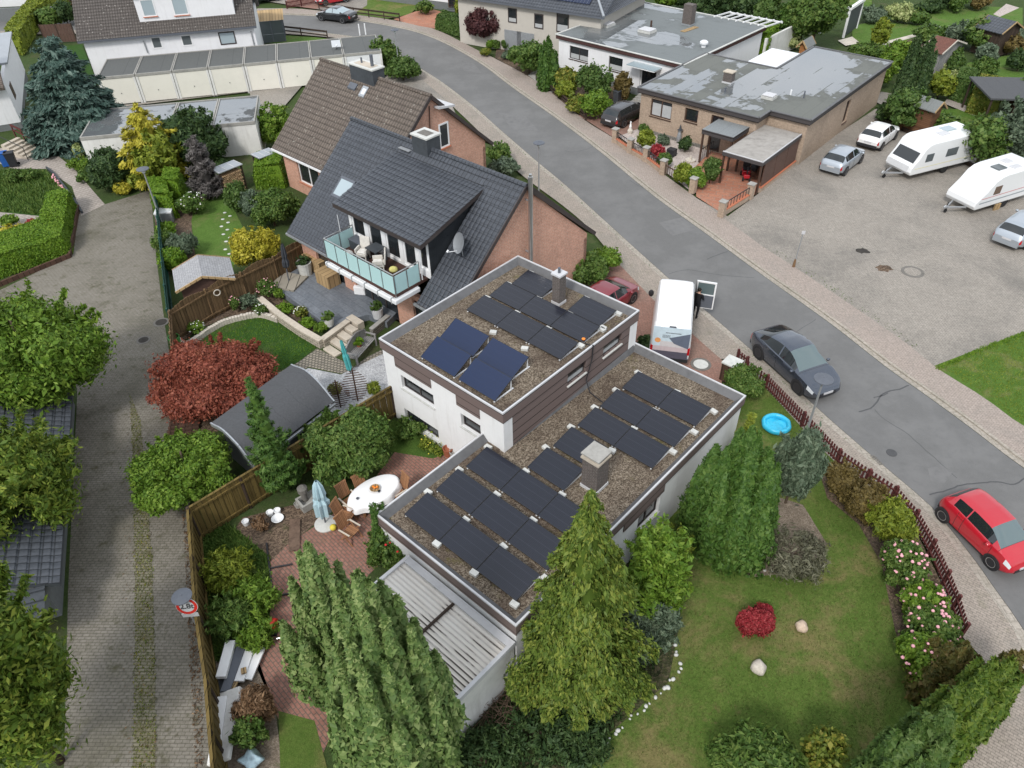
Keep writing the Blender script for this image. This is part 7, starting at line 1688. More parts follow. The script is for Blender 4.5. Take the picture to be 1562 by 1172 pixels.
# ---------------------------------------------------------------- mobility scooter and garden machines under the carport
ms=thing('mobility_scooter','red and black mobility scooter parked under the carport','scooter',*G(1137,271),.09,B.a+R(-60))
mb=MB();mb.box(-.5,-.28,.2,.1,.28,.5);mb.box(.1,-.22,.14,.6,.22,.22);mb.build('body','paint_red',ms,bevel=.05);mb=MB();mb.box(-.45,-.25,.52,0,.25,.62);mb.box(-.5,-.25,.62,-.4,.25,1.05);mb.build('seat','black_plastic',ms,bevel=.03)
mb=MB();mb.beam((.62,0,.2),(.45,0,.95),.07);mb.tube((.45,-.28,.95),(.45,.28,.95),.025);mb.build('handlebar','black_plastic',ms);mb=MB();mb.box(.5,-.2,.25,.75,.2,.5);mb.build('front_shroud','paint_red',ms,bevel=.05)
for x,y in((-.35,.3),(-.35,-.3),(.62,.22),(.62,-.22)):mb=MB();mb.tube((x,y-.05,.15),(x,y+.05,.15),.15,n=14);mb.build('wheel','rubber',ms)
cb_=thing('covered_motorcycle','dark covered machine standing beside the red scooter under the carport','machine',*G(1150,262),.09,B.a+R(-70));mb=MB();mb.ball((0,0,.6),.5,12,8,(1.5,.6,1.1));mb.build('cover','slate',cb_,smooth=True)
# ---------------------------------------------------------------- person at the van door
def person(x,y,z,heading,h=1.76):
 t=thing('person','person in dark work clothes standing at the open van door','person',x,y,z,heading)
 k=h/1.76;me=bpy.data.meshes.new('body')
 P={'pel':(0,0,.95),'sp':(.03,0,1.18),'ch':(.05,0,1.38),'nk':(.06,0,1.50),'hd':(.10,0,1.60),'ht':(.10,0,1.72),
         'lh':(0,.10,.90),'lk':(.06,.12,.50),'la':(-.02,.12,.09),'lt':(.14,.14,.05),'rh':(0,-.10,.90),'rk':(.02,-.11,.50),'ra':(-.10,-.11,.09),'rt':(.06,-.13,.05),
         'ls':(.04,.20,1.42),'le':(.05,.27,1.14),'lw':(.28,.22,1.06),'lp':(.36,.20,1.06),'rs':(.04,-.20,1.42),'re':(.08,-.28,1.15),'rw':(.30,-.20,1.10),'rp':(.38,-.18,1.11)}
 rad=dict(pel=.15,sp=.145,ch=.155,nk=.058,hd=.095,ht=.075,lh=.105,lk=.07,la=.05,lt=.045,rh=.105,rk=.07,ra=.05,rt=.045,ls=.075,le=.055,lw=.04,lp=.035,rs=.075,re=.055,rw=.04,rp=.035)
 E=[('pel','sp'),('sp','ch'),('ch','nk'),('nk','hd'),('hd','ht'),('pel','lh'),('lh','lk'),('lk','la'),('la','lt'),('pel','rh'),('rh','rk'),('rk','ra'),('ra','rt'),('ch','ls'),('ls','le'),('le','lw'),('lw','lp'),('ch','rs'),('rs','re'),('re','rw'),('rw','rp')]
 names=list(P);V=[tuple(c*k for c in P[n])for n in names];Ed=[(names.index(a),names.index(b))for a,b in E];r=[rad[n]*k for n in names]
 for w_,sd in(('lp',1),('rp',-1)):
  bx=P[w_]
  for f in range(5):
   o=len(V);a=(f-2)*.018;L_=(.05,.072,.08,.074,.06)[f];base=(bx[0]+.02,bx[1]+a,bx[2])if f else(bx[0]-.01,bx[1]-sd*.035,bx[2]+.01)
   V+=[tuple(c*k for c in base),tuple(c*k for c in(base[0]+L_*.6,base[1]+a*.2,base[2]-.012)),tuple(c*k for c in(base[0]+L_,base[1]+a*.2,base[2]-.04))]
   Ed+=[(names.index(w_),o),(o,o+1),(o+1,o+2)];r+=[.011*k,.009*k,.008*k]
 me.from_pydata(V,Ed,[]);o=bpy.data.objects.new('body',me);COL.objects.link(o);o.parent=t
 md=o.modifiers.new('skin','SKIN');sk=me.skin_vertices[0].data
 for i,q in enumerate(r):sk[i].radius=(q,q);sk[i].use_root=(i==0)
 ss=o.modifiers.new('sub','SUBSURF');ss.levels=2;ss.render_levels=2
 dg=bpy.context.evaluated_depsgraph_get();ev=o.evaluated_get(dg);nm=bpy.data.meshes.new_from_object(ev);o.modifiers.clear();o.data=nm
 for m in('black_cloth','skin'):nm.materials.append(M(m))
 for p in nm.polygons:
  c=p.center/k;p.material_index=1 if(c.z>1.485 or(c.x>.26 and 1.0<c.z<1.2))else 0;p.use_smooth=True
 mb=MB();mb.ball((.085*k,0,1.66*k),.108*k,14,10,(1.0,.9,1.0));mb.v=[(x-(.02 if x>.13 else 0),y,max(z_,1.60 if x<.1 else 1.69))for x,y,z_ in mb.v];mb.build('hair','hair_dark',t,smooth=True)
 mb=MB();mb.ball((.195*k,0,1.605*k),.02,8,6,(1,.7,1.3));mb.build('nose','skin',t,smooth=True)
 for sd in(1,-1):
  mb=MB();mb.ball((.178*k,sd*.034,1.645*k),.011,8,6);mb.build('eye','black_plastic',t)
  mb=MB();mb.ball((.09*k,sd*.098,1.62*k),.028,8,6,(.6,.35,1));mb.build('ear','skin',t,smooth=True)
 mb=MB();mb.box(.182*k,-.022,1.563*k,.192*k,.022,1.572*k);mb.build('mouth','terracotta',t)
 for sd,(fx,fy)in((1,(-.02,.12)),(-1,(-.10,-.11))):
  mb=MB();mb.ball((fx+.07,fy,.045),.13,10,6,(1.1,.42,.36));mb.build('shoe','rubber',t,smooth=True)
 return t
fx,fy=G(1059.5,484);person(fx,fy,.085,hd+R(-20))
# ================================================================ fences
def fence(name,label,pts,z,h,mat='fence_olive',post='dark_wood',gap=1.9,style='boards',out=1,tops=None,th=.03,cap=True,cat='fence',arch=0,pw=.1,pf=.12):
 """pts: world points of the foot line"""
 c=pts[0];t=thing(name,label,cat,*c,z);pts=[np.array(p)-np.array(c)for p in pts]
 bd=MB();rl=MB()
 for a,b in zip(pts,pts[1:]):
  L=np.hypot(*(b-a));n=max(1,round(L/gap));d=(b-a)/L;nn=np.array([-d[1],d[0]])*out
  for i in range(n):
   p,q=a+d*L*i/n,a+d*L*(i+1)/n;w=L/n
   if style=='boards':
    k=max(2,round(w/.17))
    for j in range(k):
     s0,s1=w*j/k+.004,w*(j+1)/k-.004;hh=h+arch*math.sin(math.pi*(j+.5)/k)-arch*.3;off=nn*(.012 if j%2 else-.012)
     P0,P1=p+d*s0+off,p+d*s1+off;m=Matrix.Identity(4);bd.prism([tuple(P0-nn*th*.5),tuple(P1-nn*th*.5),tuple(P1+nn*th*.5),tuple(P0+nn*th*.5)],.04,hh)
    for zz in(.25,h-.22):rl.beam((*(p+nn*.05),zz),(*(q+nn*.05),zz),.06,.08)
   elif style=='pickets':
    k=max(2,round(w/.155))
    for j in range(k):
     P=p+d*w*(j+.5)/k;e=d*.042;bd.prism([tuple(P-e-nn*.012),tuple(P+e-nn*.012),tuple(P+e+nn*.012),tuple(P-e+nn*.012)],.06,h)
    for zz in(.22,h-.2):rl.beam((*(p+nn*.035),zz),(*(q+nn*.035),zz),.04,.07)
   elif style=='rails':
    for zz in(h*.45,h*.9):rl.beam((*p,zz),(*q,zz),.05,.12)
   ps=MB();e=pw/2;hh=h+.06 if style!='boards' else h+.03
   ps.box(p[0]-e,p[1]-e,-.1,p[0]+e,p[1]+e,hh);ps.build('post',post,t)
  if cap:rl.beam((*a,h+.015),(*b,h+.015),.09,.035)
 p=pts[-1];ps=MB();ps.box(p[0]-pw/2,p[1]-pw/2,-.1,p[0]+pw/2,p[1]+pw/2,h+.05);ps.build('post',post,t)
 if bd.f:bd.build('boards' if style=='boards' else 'pickets',mat,t)
 rl.build('rails',mat,t);return t
FH=1.75
fence('board_fence','olive brown board fence from the white house wall to the lane corner',[G(596,590,PZ+FH),G(512,640,PZ+FH),G(440,684,PZ+FH),G(286,776,PZ+FH)],PZ,FH,out=1,arch=0)
fence('board_fence','olive brown board fence running down along the paved lane',[G(286,778,PZ+FH),G(297,930,PZ+FH),G(313,1040,PZ+FH),G(326,1200,PZ+FH)],PZ,FH,out=1)
FB=1.75
fence('panel_fence','brown panel fence with wavy top between garden shed and slate terrace',[G(258,474,PZ+FB),G(312,442,PZ+FB),G(366,416,PZ+FB),G(416,392,PZ+FB),G(466,364,PZ+FB)],PZ,FB,'fence_brown','fence_brown',1.8,arch=.22,cap=False,out=-1)
fence('panel_fence','brown panel fence end running down along the lane by the red maple',[G(257,476,PZ+FB),G(261,540,PZ+FB)],PZ,FB,'fence_brown','fence_brown',1.8,cap=False,out=1)
plain('mesh_green',(.012,.06,.045),.6,.4)
fence('green_fence','dark green privacy strip fence along the lane beside the shed',[G(236,300,PZ+1.3),G(246,400,PZ+1.3),G(254,472,PZ+1.3)],PZ,1.3,'mesh_green','mesh_green',2.5,cap=False)
fence('picket_fence','dark red picket fence along the near pavement in front of the roses',GP([(1136,570),(1167,593),(1222,650),(1275,707),(1320,738),(1360,764),(1391,800),(1416,845),(1437,892),(1452,930),(1464,972)]),GZ,.8,'picket_red','picket_red',2.2,'pickets',cap=False,out=-1)
fence('picket_fence','short dark red picket gate piece beside the manhole drive',GP([(1122,558),(1136,569)]),GZ,.95,'picket_red','picket_red',2,'pickets',cap=False)
bx=thing('bin_shelter','small dark wooden bin shelter with pale lid at the drive corner','bin shelter',*G(1112,578),GZ,R(-42));MB().box(-.35,-.35,0,.35,.35,1.0).build('box','trellis_brown',bx);MB().box(-.38,-.38,1.003,.38,.38,1.07).build('lid','concrete_light',bx)
fence('rail_fence','low dark brown rail fence in front of the white flat house shrubs',GP([(818,123),(852,150),(893,184)]),GZ,.55,'dark_wood','dark_wood',2,'rails')
fence('rail_fence','dark brown two rail fence behind the black saloon car',GP([(487,14),(540,24),(610,33)]),GZ,.8,'dark_wood','dark_wood',2.2,'rails')
fence('rail_fence','dark brown two rail fence beside the glass porch',GP([(404,49),(460,55),(500,60)]),GZ,.8,'dark_wood','dark_wood',2.4,'rails')
fence('picket_fence','red picket fence at the top edge beside the red car',GP([(438,14),(482,6)]),GZ,.85,'picket_red','picket_red',2,'pickets',cap=False)
fence('brown_fence','brown board fence behind the blue spruce at the white house',GP([(70,66),(118,64)]),.08,1.8,'brown_panel','dark_wood',2,cap=False)
mb=MB();mb.beam((*G(-60,462,PZ),PZ+.12),(*G(108,393,PZ),PZ+.12),.12,.3);mb.beam((*G(108,393,PZ),PZ+.12),(*G(121,318,PZ),PZ+.12),.12,.3);tag(mb.build('wooden_edging','trellis_brown'),'low brown wooden edging under the long clipped hedge','edging')
mb=MB();mb.beam((*G(1352,178),.2),(*G(1378,200),.2),.15,.3);mb.beam((*G(1462,245),.2),(*G(1510,270),.2),.15,.3);mb.beam((*G(1378,200),.2),(*G(1462,245),.2),.15,.3);tag(mb.build('sleeper_edging','dark_wood'),'dark timber sleeper edging behind the white caravans','edging')
PLp=[(938,217),(961,233),(985,246),(1011,266),(1056,294)]
def pillar(px,py,lab):
 t=thing('brick_pillar',lab,'pillar',*G(px,py),GZ,B.a,'brick pillars of the front wall');MB().box(-.19,-.19,0,.19,.19,1.0).build('shaft','brick_beige',t);mb=MB();mb.box(-.24,-.24,1.003,.24,.24,1.08);mb.build('cap','concrete',t,bevel=.02)
for p,l in zip(PLp,('first from the black estate car','second from the black estate car','in the middle, by the red shrub','fourth, beside the gate','at the corner of the carport drive')):pillar(*p,'brick pillar with concrete cap, '+l)
pillar(1100,330,'brick pillar with concrete cap at the court end of carport drive');pillar(1143,303,'brick pillar with concrete cap next to the carport panel')
def lowwall(a,b,lab,rail=True):
 A,Bq=np.array(G(*a)),np.array(G(*b));d=(Bq-A)/np.hypot(*(Bq-A));A=A+d*.25;Bq=Bq-d*.25;t=thing('garden_wall',lab,'wall',*A,GZ);q=Bq-A
 MB().beam((0,0,.15),(*q,.15),.2,.36).build('brickwork','brick_beige',t);MB().beam((0,0,.36),(*q,.36),.24,.05).build('coping','brick_trim',t)
 if rail:mb=MB();mb.beam((0,0,.85),(*q,.85),.04,.05);[mb.beam((*(q*k/8),.38),(*(q*k/8),.85),.03)for k in range(9)];mb.build('iron_railing','black_plastic',t)
for i,l in enumerate(('first section from the black estate car','second section, by the yellow shrub','third section, by the red shrub')):lowwall(PLp[i],PLp[i+1],'low brick wall with red coping, '+l)
lowwall((1100,330),(1143,303),'low brick wall with red coping at the court side of the drive')
gt=thing('garden_gate','low brown garden gate between the brick pillars','gate',*G(1011,266),GZ);q=np.array(G(1040,284))-np.array(G(1011,266));mb=MB();[mb.beam((*(q*k/9),.1),(*(q*k/9),.85),.05,.03)for k in range(1,9)];mb.beam((*(q*.1),.75),(*(q*.9),.75),.05);mb.build('bars','trellis_brown',gt)
# ================================================================ lamps and signs
def lamp(px,py,h,label,z=GZ,name='street_lamp',r=.36):
 x,y=G(px,py,z+h);t=thing(name,label,'street lamp',x,y,z,0,'street lamps with flat round heads')
 MB().tube((0,0,0),(0,0,h-.25),.055,.04,10).build('post','galv',t);mb=MB();mb.lathe([(.06,h-.3),(.09,h-.28),(.16,h-.08)],(0,0,0),16);mb.build('lantern','lamp_clear',t)
 mb=MB();mb.lathe([(r,h-.06),(r,h-.03),(r*.5,h+.02),(.04,h+.04),(.03,h+.06),(0,h+.06)],(0,0,0),24);mb.build('lamp_head','lamp_grey',t);return t
lamp(822,217,4.3,'street lamp behind the black roofed house on the pavement');lamp(1257,577,4.3,'street lamp overlapping the slate grey SUV',r=.37);lamp(602,45,4.0,'street lamp on the far bend above the garage row');lamp(217,257,3.8,'street lamp at the upper end of the lane',PZ);l3=lamp(276.5,909,2.85,'street lamp carrying the round weight limit sign by the lane fence',PZ,r=.31)
sg=thing('road_sign','round white sign with red ring reading 2.8t on the lane lamp post','road sign',l3.location.x,l3.location.y,PZ,R(4))
ax=Matrix.Translation((.06,-.10,2.42))@Matrix.Rotation(R(78),4,'X')
MB().lathe([(.33,-.012),(.33,0),(0,0)],(0,0,0),32,ax).build('sign_plate','flash_white',sg)
mb=MB();mb.lathe([(.315,.002),(.315,.006),(.225,.006),(.225,.002)],(0,0,0),32,ax,False);mb.build('red_ring','red_plastic',sg)
MB().box(-.2,-.13,1.9,.3,-.11,2.08).build('extra_plate','flash_white',sg)
def text(body,size,mat,parent,M_,name='lettering'):
 c=bpy.data.curves.new(name,'FONT');c.body=body;c.size=size;c.align_x='CENTER';c.align_y='CENTER';c.extrude=.003;c.offset=.006
 o=bpy.data.objects.new(name,c);COL.objects.link(o);dg=bpy.context.evaluated_depsgraph_get();me=bpy.data.meshes.new_from_object(o.evaluated_get(dg));bpy.data.objects.remove(o)
 me.materials.clear();me.materials.append(M(mat));o=bpy.data.objects.new(name,me);COL.objects.link(o);o.parent=parent;o.matrix_local=M_;return o
text('2.8t',.27,'crack_tar',sg,ax@Matrix.Translation((0,0,.008)))
ps=thing('sign_post','thin leaning post with small white plate at the court edge','sign post',*G(1210.5,407),GZ);MB().tube((0,0,0),(.05,0,2.1),.03).build('post','galv',ps);MB().box(-.04,-.02,2.1,.16,.0,2.3).build('plate','flash_white',ps);mb=MB();mb.lathe([(.09,0),(.05,.5)],(0,0,0),10);mb.build('grass_clump','lf_brown',ps)
# ================================================================ terrace of the black house
TZ=PZ+.38
tp=[(418,437),(503,499),(528,489),(562,480),(590,492),(612,470),(560,440),(500,400),(470,400),(440,418)]
sheet('terrace',GP(tp,TZ),TZ,'terrace_slate',.36)
def wallrun(name,label,pts,z0,z1,w,mat,topmat=None):
 P=GP(pts,z1);c=P[0];t=thing(name,label,'wall',*c,0);mb=MB();tb=MB()
 for a,b in zip(P,P[1:]):
  a=np.array(a)-c;b=np.array(b)-c;mb.beam((*a,(z0+z1)/2),(*b,(z0+z1)/2),w,z1-z0);tb.beam((*a,z1+.03),(*b,z1+.03),w+.05,.06)
 mb.build('stonework',mat,t);tb.build('coping',topmat or 'slab_stone',t);return t
wallrun('retaining_wall','pale stone retaining wall between slate terrace and round lawn',[(396,455),(426,480),(460,503),(490,520)],PZ,TZ+.05,.28,'stone_wall_pale')
wallrun('retaining_wall','pale stone wall end beside the terrace steps',[(491,519),(531,490)],PZ,TZ+.03,.28,'stone_wall_pale')
wallrun('retaining_wall','dark grey stone wall between terrace and gravel yard',[(566,503),(592,482)],PZ,TZ+.05,.2,'stone_wall_grey','concrete')
stp=thing('garden_steps','five pale stone steps from slate terrace to cobbles','steps',*H.w(0,0),0,H.a)
s0=H.uv(540,487,TZ);s1=H.uv(506,536,PZ)
for k in range(5):
 f=k/4;u=s0[0]+(s1[0]-s0[0])*f;vv=s0[1]+(s1[1]-s0[1])*f;MB().box(u-.4,vv-.22,PZ-.02,u+.55,vv+.2,TZ+.03-(TZ-PZ-.06)*f).build('step','slab_stone',stp,bevel=.02)
arc=spline(GP([(268,514),(284,524),(303,513),(322,500),(345,489),(372,482),(398,479),(424,487)],PZ+.2),8);ar=resample(arc,44)
pl_=thing('palisade_edging','curved row of pale palisade stones edging the round lawn','edging',*ar[0],PZ)
for a,b in zip(ar,ar[1:]):
 d=np.array(b)-a;n=np.array([-d[1],d[0]])/np.hypot(*d);o=np.array(a)-ar[0];q=[tuple(o+d*.06-n*.1),tuple(o+d*.94-n*.1),tuple(o+d*.94+n*.1),tuple(o+d*.06+n*.1)]
 MB().prism(q,-.02,.28+random.uniform(-.02,.02)).build('stone','stone_pale',pl_)
def pot(px,py,z,r,h,mat,label,plant='lf_mid',pr=None,name='planter',ph=None,seed=1):
 t=thing(name,label,'planter',*G(px,py,z),z);MB().lathe([(r*.8,0),(r,h),(r*.86,h),(r*.8,h*.7),(0,h*.7)],(0,0,0),16).build('pot',mat,t)
 if plant:o=bush_mesh('plant',t,plant,pr or r,pr or r,ph or r*1.6,160,.12,seed,lumps=3,lift=h*.75,core=.5)
 return t
pot(467,418,TZ,.42,.75,'concrete_light','big pale round planter with a small tree in the terrace corner','lf_dark',.4,ph=.5)
pot(577,484,TZ,.30,.55,'flash_white','white ribbed planter with clipped green plant at the terrace corner','lf_hedge_dark',.28)
pot(503,496,TZ,.26,.42,'concrete_light','pale bowl planter with green plant at the terrace edge','lf_mid',.3)
pot(271,531,PZ,.28,.7,'green_plastic','green rain butt like pot at the lane corner of the garden',None);pot(684,694,PZ,.22,.4,'terracotta','round terracotta pot at the white wall, left of two',None);pot(694,698,PZ,.22,.38,'concrete','grey pot at the white wall, right of two',None)
def closed_parasol(base,top,z,mat,name,label,r=.2,plate=None,lo=.9):
 x,y=G(*base,z);tz=top_z(top,(x,y))-z;h=tz;t=thing(name,label,'parasol',x,y,z);d=ray(*top);k=(CZ-(z+h))/-d[2];tx,ty=d[0]*k-x,d[1]*k-y
 MB().tube((0,0,0),(tx*.3,ty*.3,h*.35),.03).build('pole','lamp_grey',t);mb=MB();n=14;prof=[(.05,lo/h),(r*.95,(lo+.12)/h),(r,.55),(r*.62,.62),(r*.8,.7),(r*.6,.88),(.05,1.0)];Pm=[]
 for q,f in prof:Pm.append([(tx*f+(1+.25*math.sin(7*a))*q*math.cos(a),ty*f+(1+.25*math.sin(7*a))*q*math.sin(a),f*h)for a in np.linspace(0,2*math.pi,n*2+1)])
 mb.grid(Pm);mb.build('canopy',mat,t)
 if plate:plate(t)
 return t
closed_parasol((441,431),(430,372),TZ,'parasol_grey','closed_parasol','closed dark grey parasol on a square wooden plinth, terrace',.16,lambda t:MB().box(-.75,-.75,.0,.75,.75,.1,Matrix.Rotation(R(-20),4,'Z')).build('plinth','flag_stone',t))
closed_parasol((497,800),(482,734),PZ,'parasol_blue','closed_parasol','closed pale blue parasol beside the patio table',.26,lambda t:MB().lathe([(.42,0),(.42,.06),(.1,.12),(0,.12)],(0,0,0),20).build('base','concrete_light',t),.5)
closed_parasol((535,570),(520,520),PZ,'parasol_teal','rotary_dryer','folded teal rotary clothes dryer on the gravel yard',.12,None,.2)
for px,py,l,w,h,lab in((486,410,1.5,.8,.75,'big light wooden crate under the balcony, rear one'),(502,432,1.1,.8,.7,'light wooden crate at the balcony edge, front one')):
 t=thing('wooden_crate',lab,'crate',*G(px,py,TZ),TZ,H.a);MB().box(-l/2,-w/2,0,l/2,w/2,h).build('sides','box_wood',t,bevel=.01);MB().box(-l/2-.02,-w/2-.02,h+.003,l/2+.02,w/2+.02,h+.05).build('lid','box_wood',t)
be=thing('garden_bench','grey weathered wooden bench with curved back beside the steps','bench',*G(553,541,PZ),PZ,math.atan2(*(np.array(G(572,520,PZ))-np.array(G(540,556,PZ)))[::-1]))
mb=MB();[mb.box(-.9,y,.42,.9,y+.08,.45)for y in np.arange(-.28,.25,.1)];mb.build('seat','grey_wood',be)
mb=MB();[mb.box(x,.28,.45,x+.04,.31,.78+.3*math.sin(math.pi*(x+.9)/1.8))for x in np.arange(-.86,.86,.09)];mb.path([(x,.295,.8+.3*math.sin(math.pi*(x+.9)/1.8))for x in np.linspace(-.9,.9,13)],.035);mb.build('backrest','grey_wood',be)
for x in(-.88,.88):
 for y in(-.28,.28):MB().box(x-.04,y-.04,0,x+.04,y+.04,.65 if y<0 else .8).build('leg','grey_wood',be)
 MB().box(x-.05,-.32,.655,x+.05,.28,.69).build('armrest','grey_wood',be)
pot(548,528,PZ+.45,.14,.2,'terracotta','small potted plant standing on the grey bench','lf_hedge',.22)
def trellis(px,py,ang,label,h=1.7,w=.5,mat='trellis_brown'):
 t=thing('fish_trellis',label,'trellis',*G(px,py,PZ),PZ,ang);MB().beam((0,0,0),(0,.25,h),.06).build('spine',mat,t);mb=MB()
 for k in range(13):f=(k+1)/14;ww=w*(math.sin(math.pi*min(1,f*1.05))**.7)+.06;mb.beam((-ww,.25*f,f*h),(ww,.25*f,f*h),.035,.02)
 mb.build('rungs',mat,t)
trellis(546,612,R(10),'brown fish shaped trellis leaning by the fence, taller one');trellis(520,622,R(15),'brown fish shaped trellis beside the curved shed roof, shorter one',1.4,.45)
bush((500,583,522,606),'lf_autumn','plant','small orange green plant beside the curved shed','plant',n=250,size=.12,z=PZ,core=0);bush((560,582,580,606),'lf_yelgreen','plant','small grass tuft plant in front of the board fence','plant',n=400,size=.12,z=PZ,stretch=3,up=1,core=0)
for b,m,lab,f in(((392,425,424,456),'lf_mid','rose plant with pink blossoms beside the grey parasol','flower_pink'),((350,452,366,476),'lf_mid','leafy climber with pink blossom on the brown fence','flower_pink'),((362,448,398,472),'lf_bluegrey','blue green ornamental grass at the fence foot',None),((286,490,312,510),'lf_bright','bright green hosta with white blossoms by the palisade','flower_white'),((385,464,408,482),'lf_mid','white flowering plant behind the palisade stones','flower_white'),((420,462,446,480),'lf_hedge','flat green cushion plant on the retaining wall, upper one',None),((455,484,480,502),'lf_hedge','flat green cushion plant on the retaining wall, lower one',None),((480,490,500,508),'lf_bright','green leafy plant at the wall corner near the steps',None),((418,440,432,458),'lf_bright','bright green plant at the terrace corner',None),((448,468,468,486),'lf_autumn','mixed flower bed plant along the terrace edge','flower_white')):
 bush(b,m,'plant',lab,'plant',n=420,size=.11,z=PZ+.1,loose=.4,flowers=f,fn=14,fs=.04,core=.5,trunk=False)
def rattan(u,v,a,lab):
 x,y=H.w(u,v);t=thing('wicker_chair',lab,'chair',x,y,4.125,H.a+a,'wicker chairs on the balcony');MB().box(-.27,-.27,.25,.27,.27,.42).build('seat','wicker',t,bevel=.04);MB().box(-.27,.2,.42,.27,.28,1.1,Matrix.Translation((0,.0,0))@Matrix.Rotation(R(-8),4,'X')).build('backrest','wicker',t,bevel=.03)
 for s in(-1,1):
  MB().box(s*.27-.04,-.27,.42,s*.27+.04,.22,.64).build('armrest','wicker',t,bevel=.02)
  for yy in(-.22,.22):MB().box(s*.23-.03,yy-.03,0,s*.23+.03,yy+.03,.25).build('leg','wicker',t)
 MB().box(-.22,-.24,.425,.22,.18,.49).build('cushion','cushion',t,bevel=.03)
rattan(-12.35,9.75,R(25),'cream wicker chair left of the small dark balcony table');rattan(-11.0,9.6,R(-40),'cream wicker chair right of the small dark balcony table, near the door')
t=thing('balcony_table','small dark square table between the two wicker chairs','table',*H.w(-11.75,10.1),4.125,H.a);MB().box(-.4,-.35,.68,.4,.35,.72).build('tabletop','slate',t);[MB().box(x-.03,y-.03,0,x+.03,y+.03,.68).build('leg','slate',t)for x in(-.35,.35)for y in(-.3,.3)]
for u,v,m,lab,s in((-13.0,9.3,'cushion','pale cushion bundle in the balcony corner',.3),(-10.3,9.9,'yellow_cloth','yellow cloth lying at the balcony door',.22),(-9.1,10.1,'stone_pink','small ornaments in the right balcony corner',.18)):
 mb=MB();mb.ball((0,0,s*.7),s,10,7,(1,.8,.75));o=mb.build('cushion' if 'cushion' in lab else 'cloth' if 'cloth' in lab else 'ornament',m,smooth=True);tag(o,lab,'cushion' if 'cushion' in lab else 'cloth' if 'cloth' in lab else 'ornament');o.location=(*H.w(u,v),4.125)
t=thing('storage_box','low dark storage box in the left balcony corner','box',*H.w(-13.2,10.2),4.125,H.a);MB().box(-.5,-.25,0,.5,.25,.5).build('box','slate',t,bevel=.02);MB().box(-.52,-.27,.503,.52,.27,.55).build('lid','lamp_grey',t)
t=thing('covered_chair','white covered garden chair under the balcony','chair',*G(552,446,TZ),TZ,H.a+R(30));MB().box(-.32,-.3,.0,.32,.3,.5).build('seat_cover','foam_white',t,bevel=.06);MB().box(-.32,.18,.5,.32,.3,1.0).build('back_cover','foam_white',t,bevel=.05)
# ================================================================ sheds
def gable_shed(name,label,ridge,eave_l,eave_r,zr,ze,wallm,roofm,z=GZ,ins=.25,cat='shed',trim='box_wood'):
 """ridge=(back px, front px) at height zr; eave px of the near corners at height ze"""
 a,b=np.array(G(*ridge[0],z+zr)),np.array(G(*ridge[1],z+zr));L=np.hypot(*(b-a));h=math.atan2(b[1]-a[1],b[0]-a[0]);f=Fr(*a,h)
 wl=abs(f.loc(*G(*eave_l,z+ze))[1])if eave_l else None;wr=abs(f.loc(*G(*eave_r,z+ze))[1])if eave_r else wl;wl=wl or wr
 t=thing(name,label,cat,f.x,f.y,z,h);mb=MB()
 for s,w in((1,wl),(-1,wr)):slab(mb,0,L,(s*w,ze),(0,zr),.07)
 mb.build('roof',roofm,t)
 for x in(.0,L):
  mb=MB()
  for s,w in((1,wl),(-1,wr)):mb.beam((x,s*w,ze-.05),(x,0,zr-.05),.05,.12)
  mb.build('bargeboard',trim,t)
 mb=MB();y0,y1=wl-ins,-(wr-ins);sl0=(zr-ze)/wl;zz=lambda w:zr-(zr-ze)*w
 pr=[(y1,0),(y0,0),(y0,zr-(zr-ze)*(y0/wl)-.08),(0,zr-.08),(y1,zr-(zr-ze)*(-y1/wr)-.08)]
 x0,x1=ins,L-ins
 for x,fl in((x1,0),(x0,1)):P=[(x,y,q)for y,q in pr];P=P[::-1]if not fl else P;mb.q(*(P[::-1]if x==x1 else P[::-1]))
 for i in range(len(pr)):j=(i+1)%len(pr);mb.q((x0,*pr[i]),(x1,*pr[i]),(x1,*pr[j]),(x0,*pr[j]))
 mb.build('wall',wallm,t);return t,f,L
gable_shed('garden_shed','garden shed with pale grey shingle roof behind the brown panel fence',((300.7,388.4),(307.6,421.5)),(357.5,419),(267.7,446),2.3,1.75,'brown_panel','shingle_grey',PZ)
gable_shed('garden_shed','shed with dark red shingle roof in the right hand gardens',((1428,53.5),(1461.5,61)),None,(1432.5,81),2.9,2.2,'grey_wood','shingle_red',trim='stone_pale')
t,f,L=gable_shed('garden_cabin','brown cabin with grey green roof beyond the white caravan',((1389,139),(1440.7,155.7)),None,(1419,169),2.7,2.1,'shed_wood','felt_shed')
t,f,L=gable_shed('garden_cabin','little orange wooden cabin with grey roof behind the beige house',((1239,54),(1225,62)),None,(1238.5,70),2.7,2.1,'orange_wood','felt_shed')
gable_shed('garden_building','low building with dark grey blue roof near the right top corner',((1508,22),(1552,33)),None,(1530,52),3.0,2.2,'dark_wood','tile_slate')
sh_=thing('garden_shelter','open shelter with flat black roof at the right edge','shelter',*G(1512,138,2.3),GZ,R(-8));mb=MB();mb.box(-.8,-2.2,2.25,6,2.6,2.38);mb.build('roof','felt_black',sh_);mb=MB();mb.box(2.4,-1.9,0,5.8,2.3,2.24);mb.build('wall','shed_wood',sh_);[MB().box(x-.06,y-.06,0,x+.06,y+.06,2.24).build('post','dark_wood',sh_)for x,y in((-.6,-2),(1.2,-2),(-.6,2.4))]
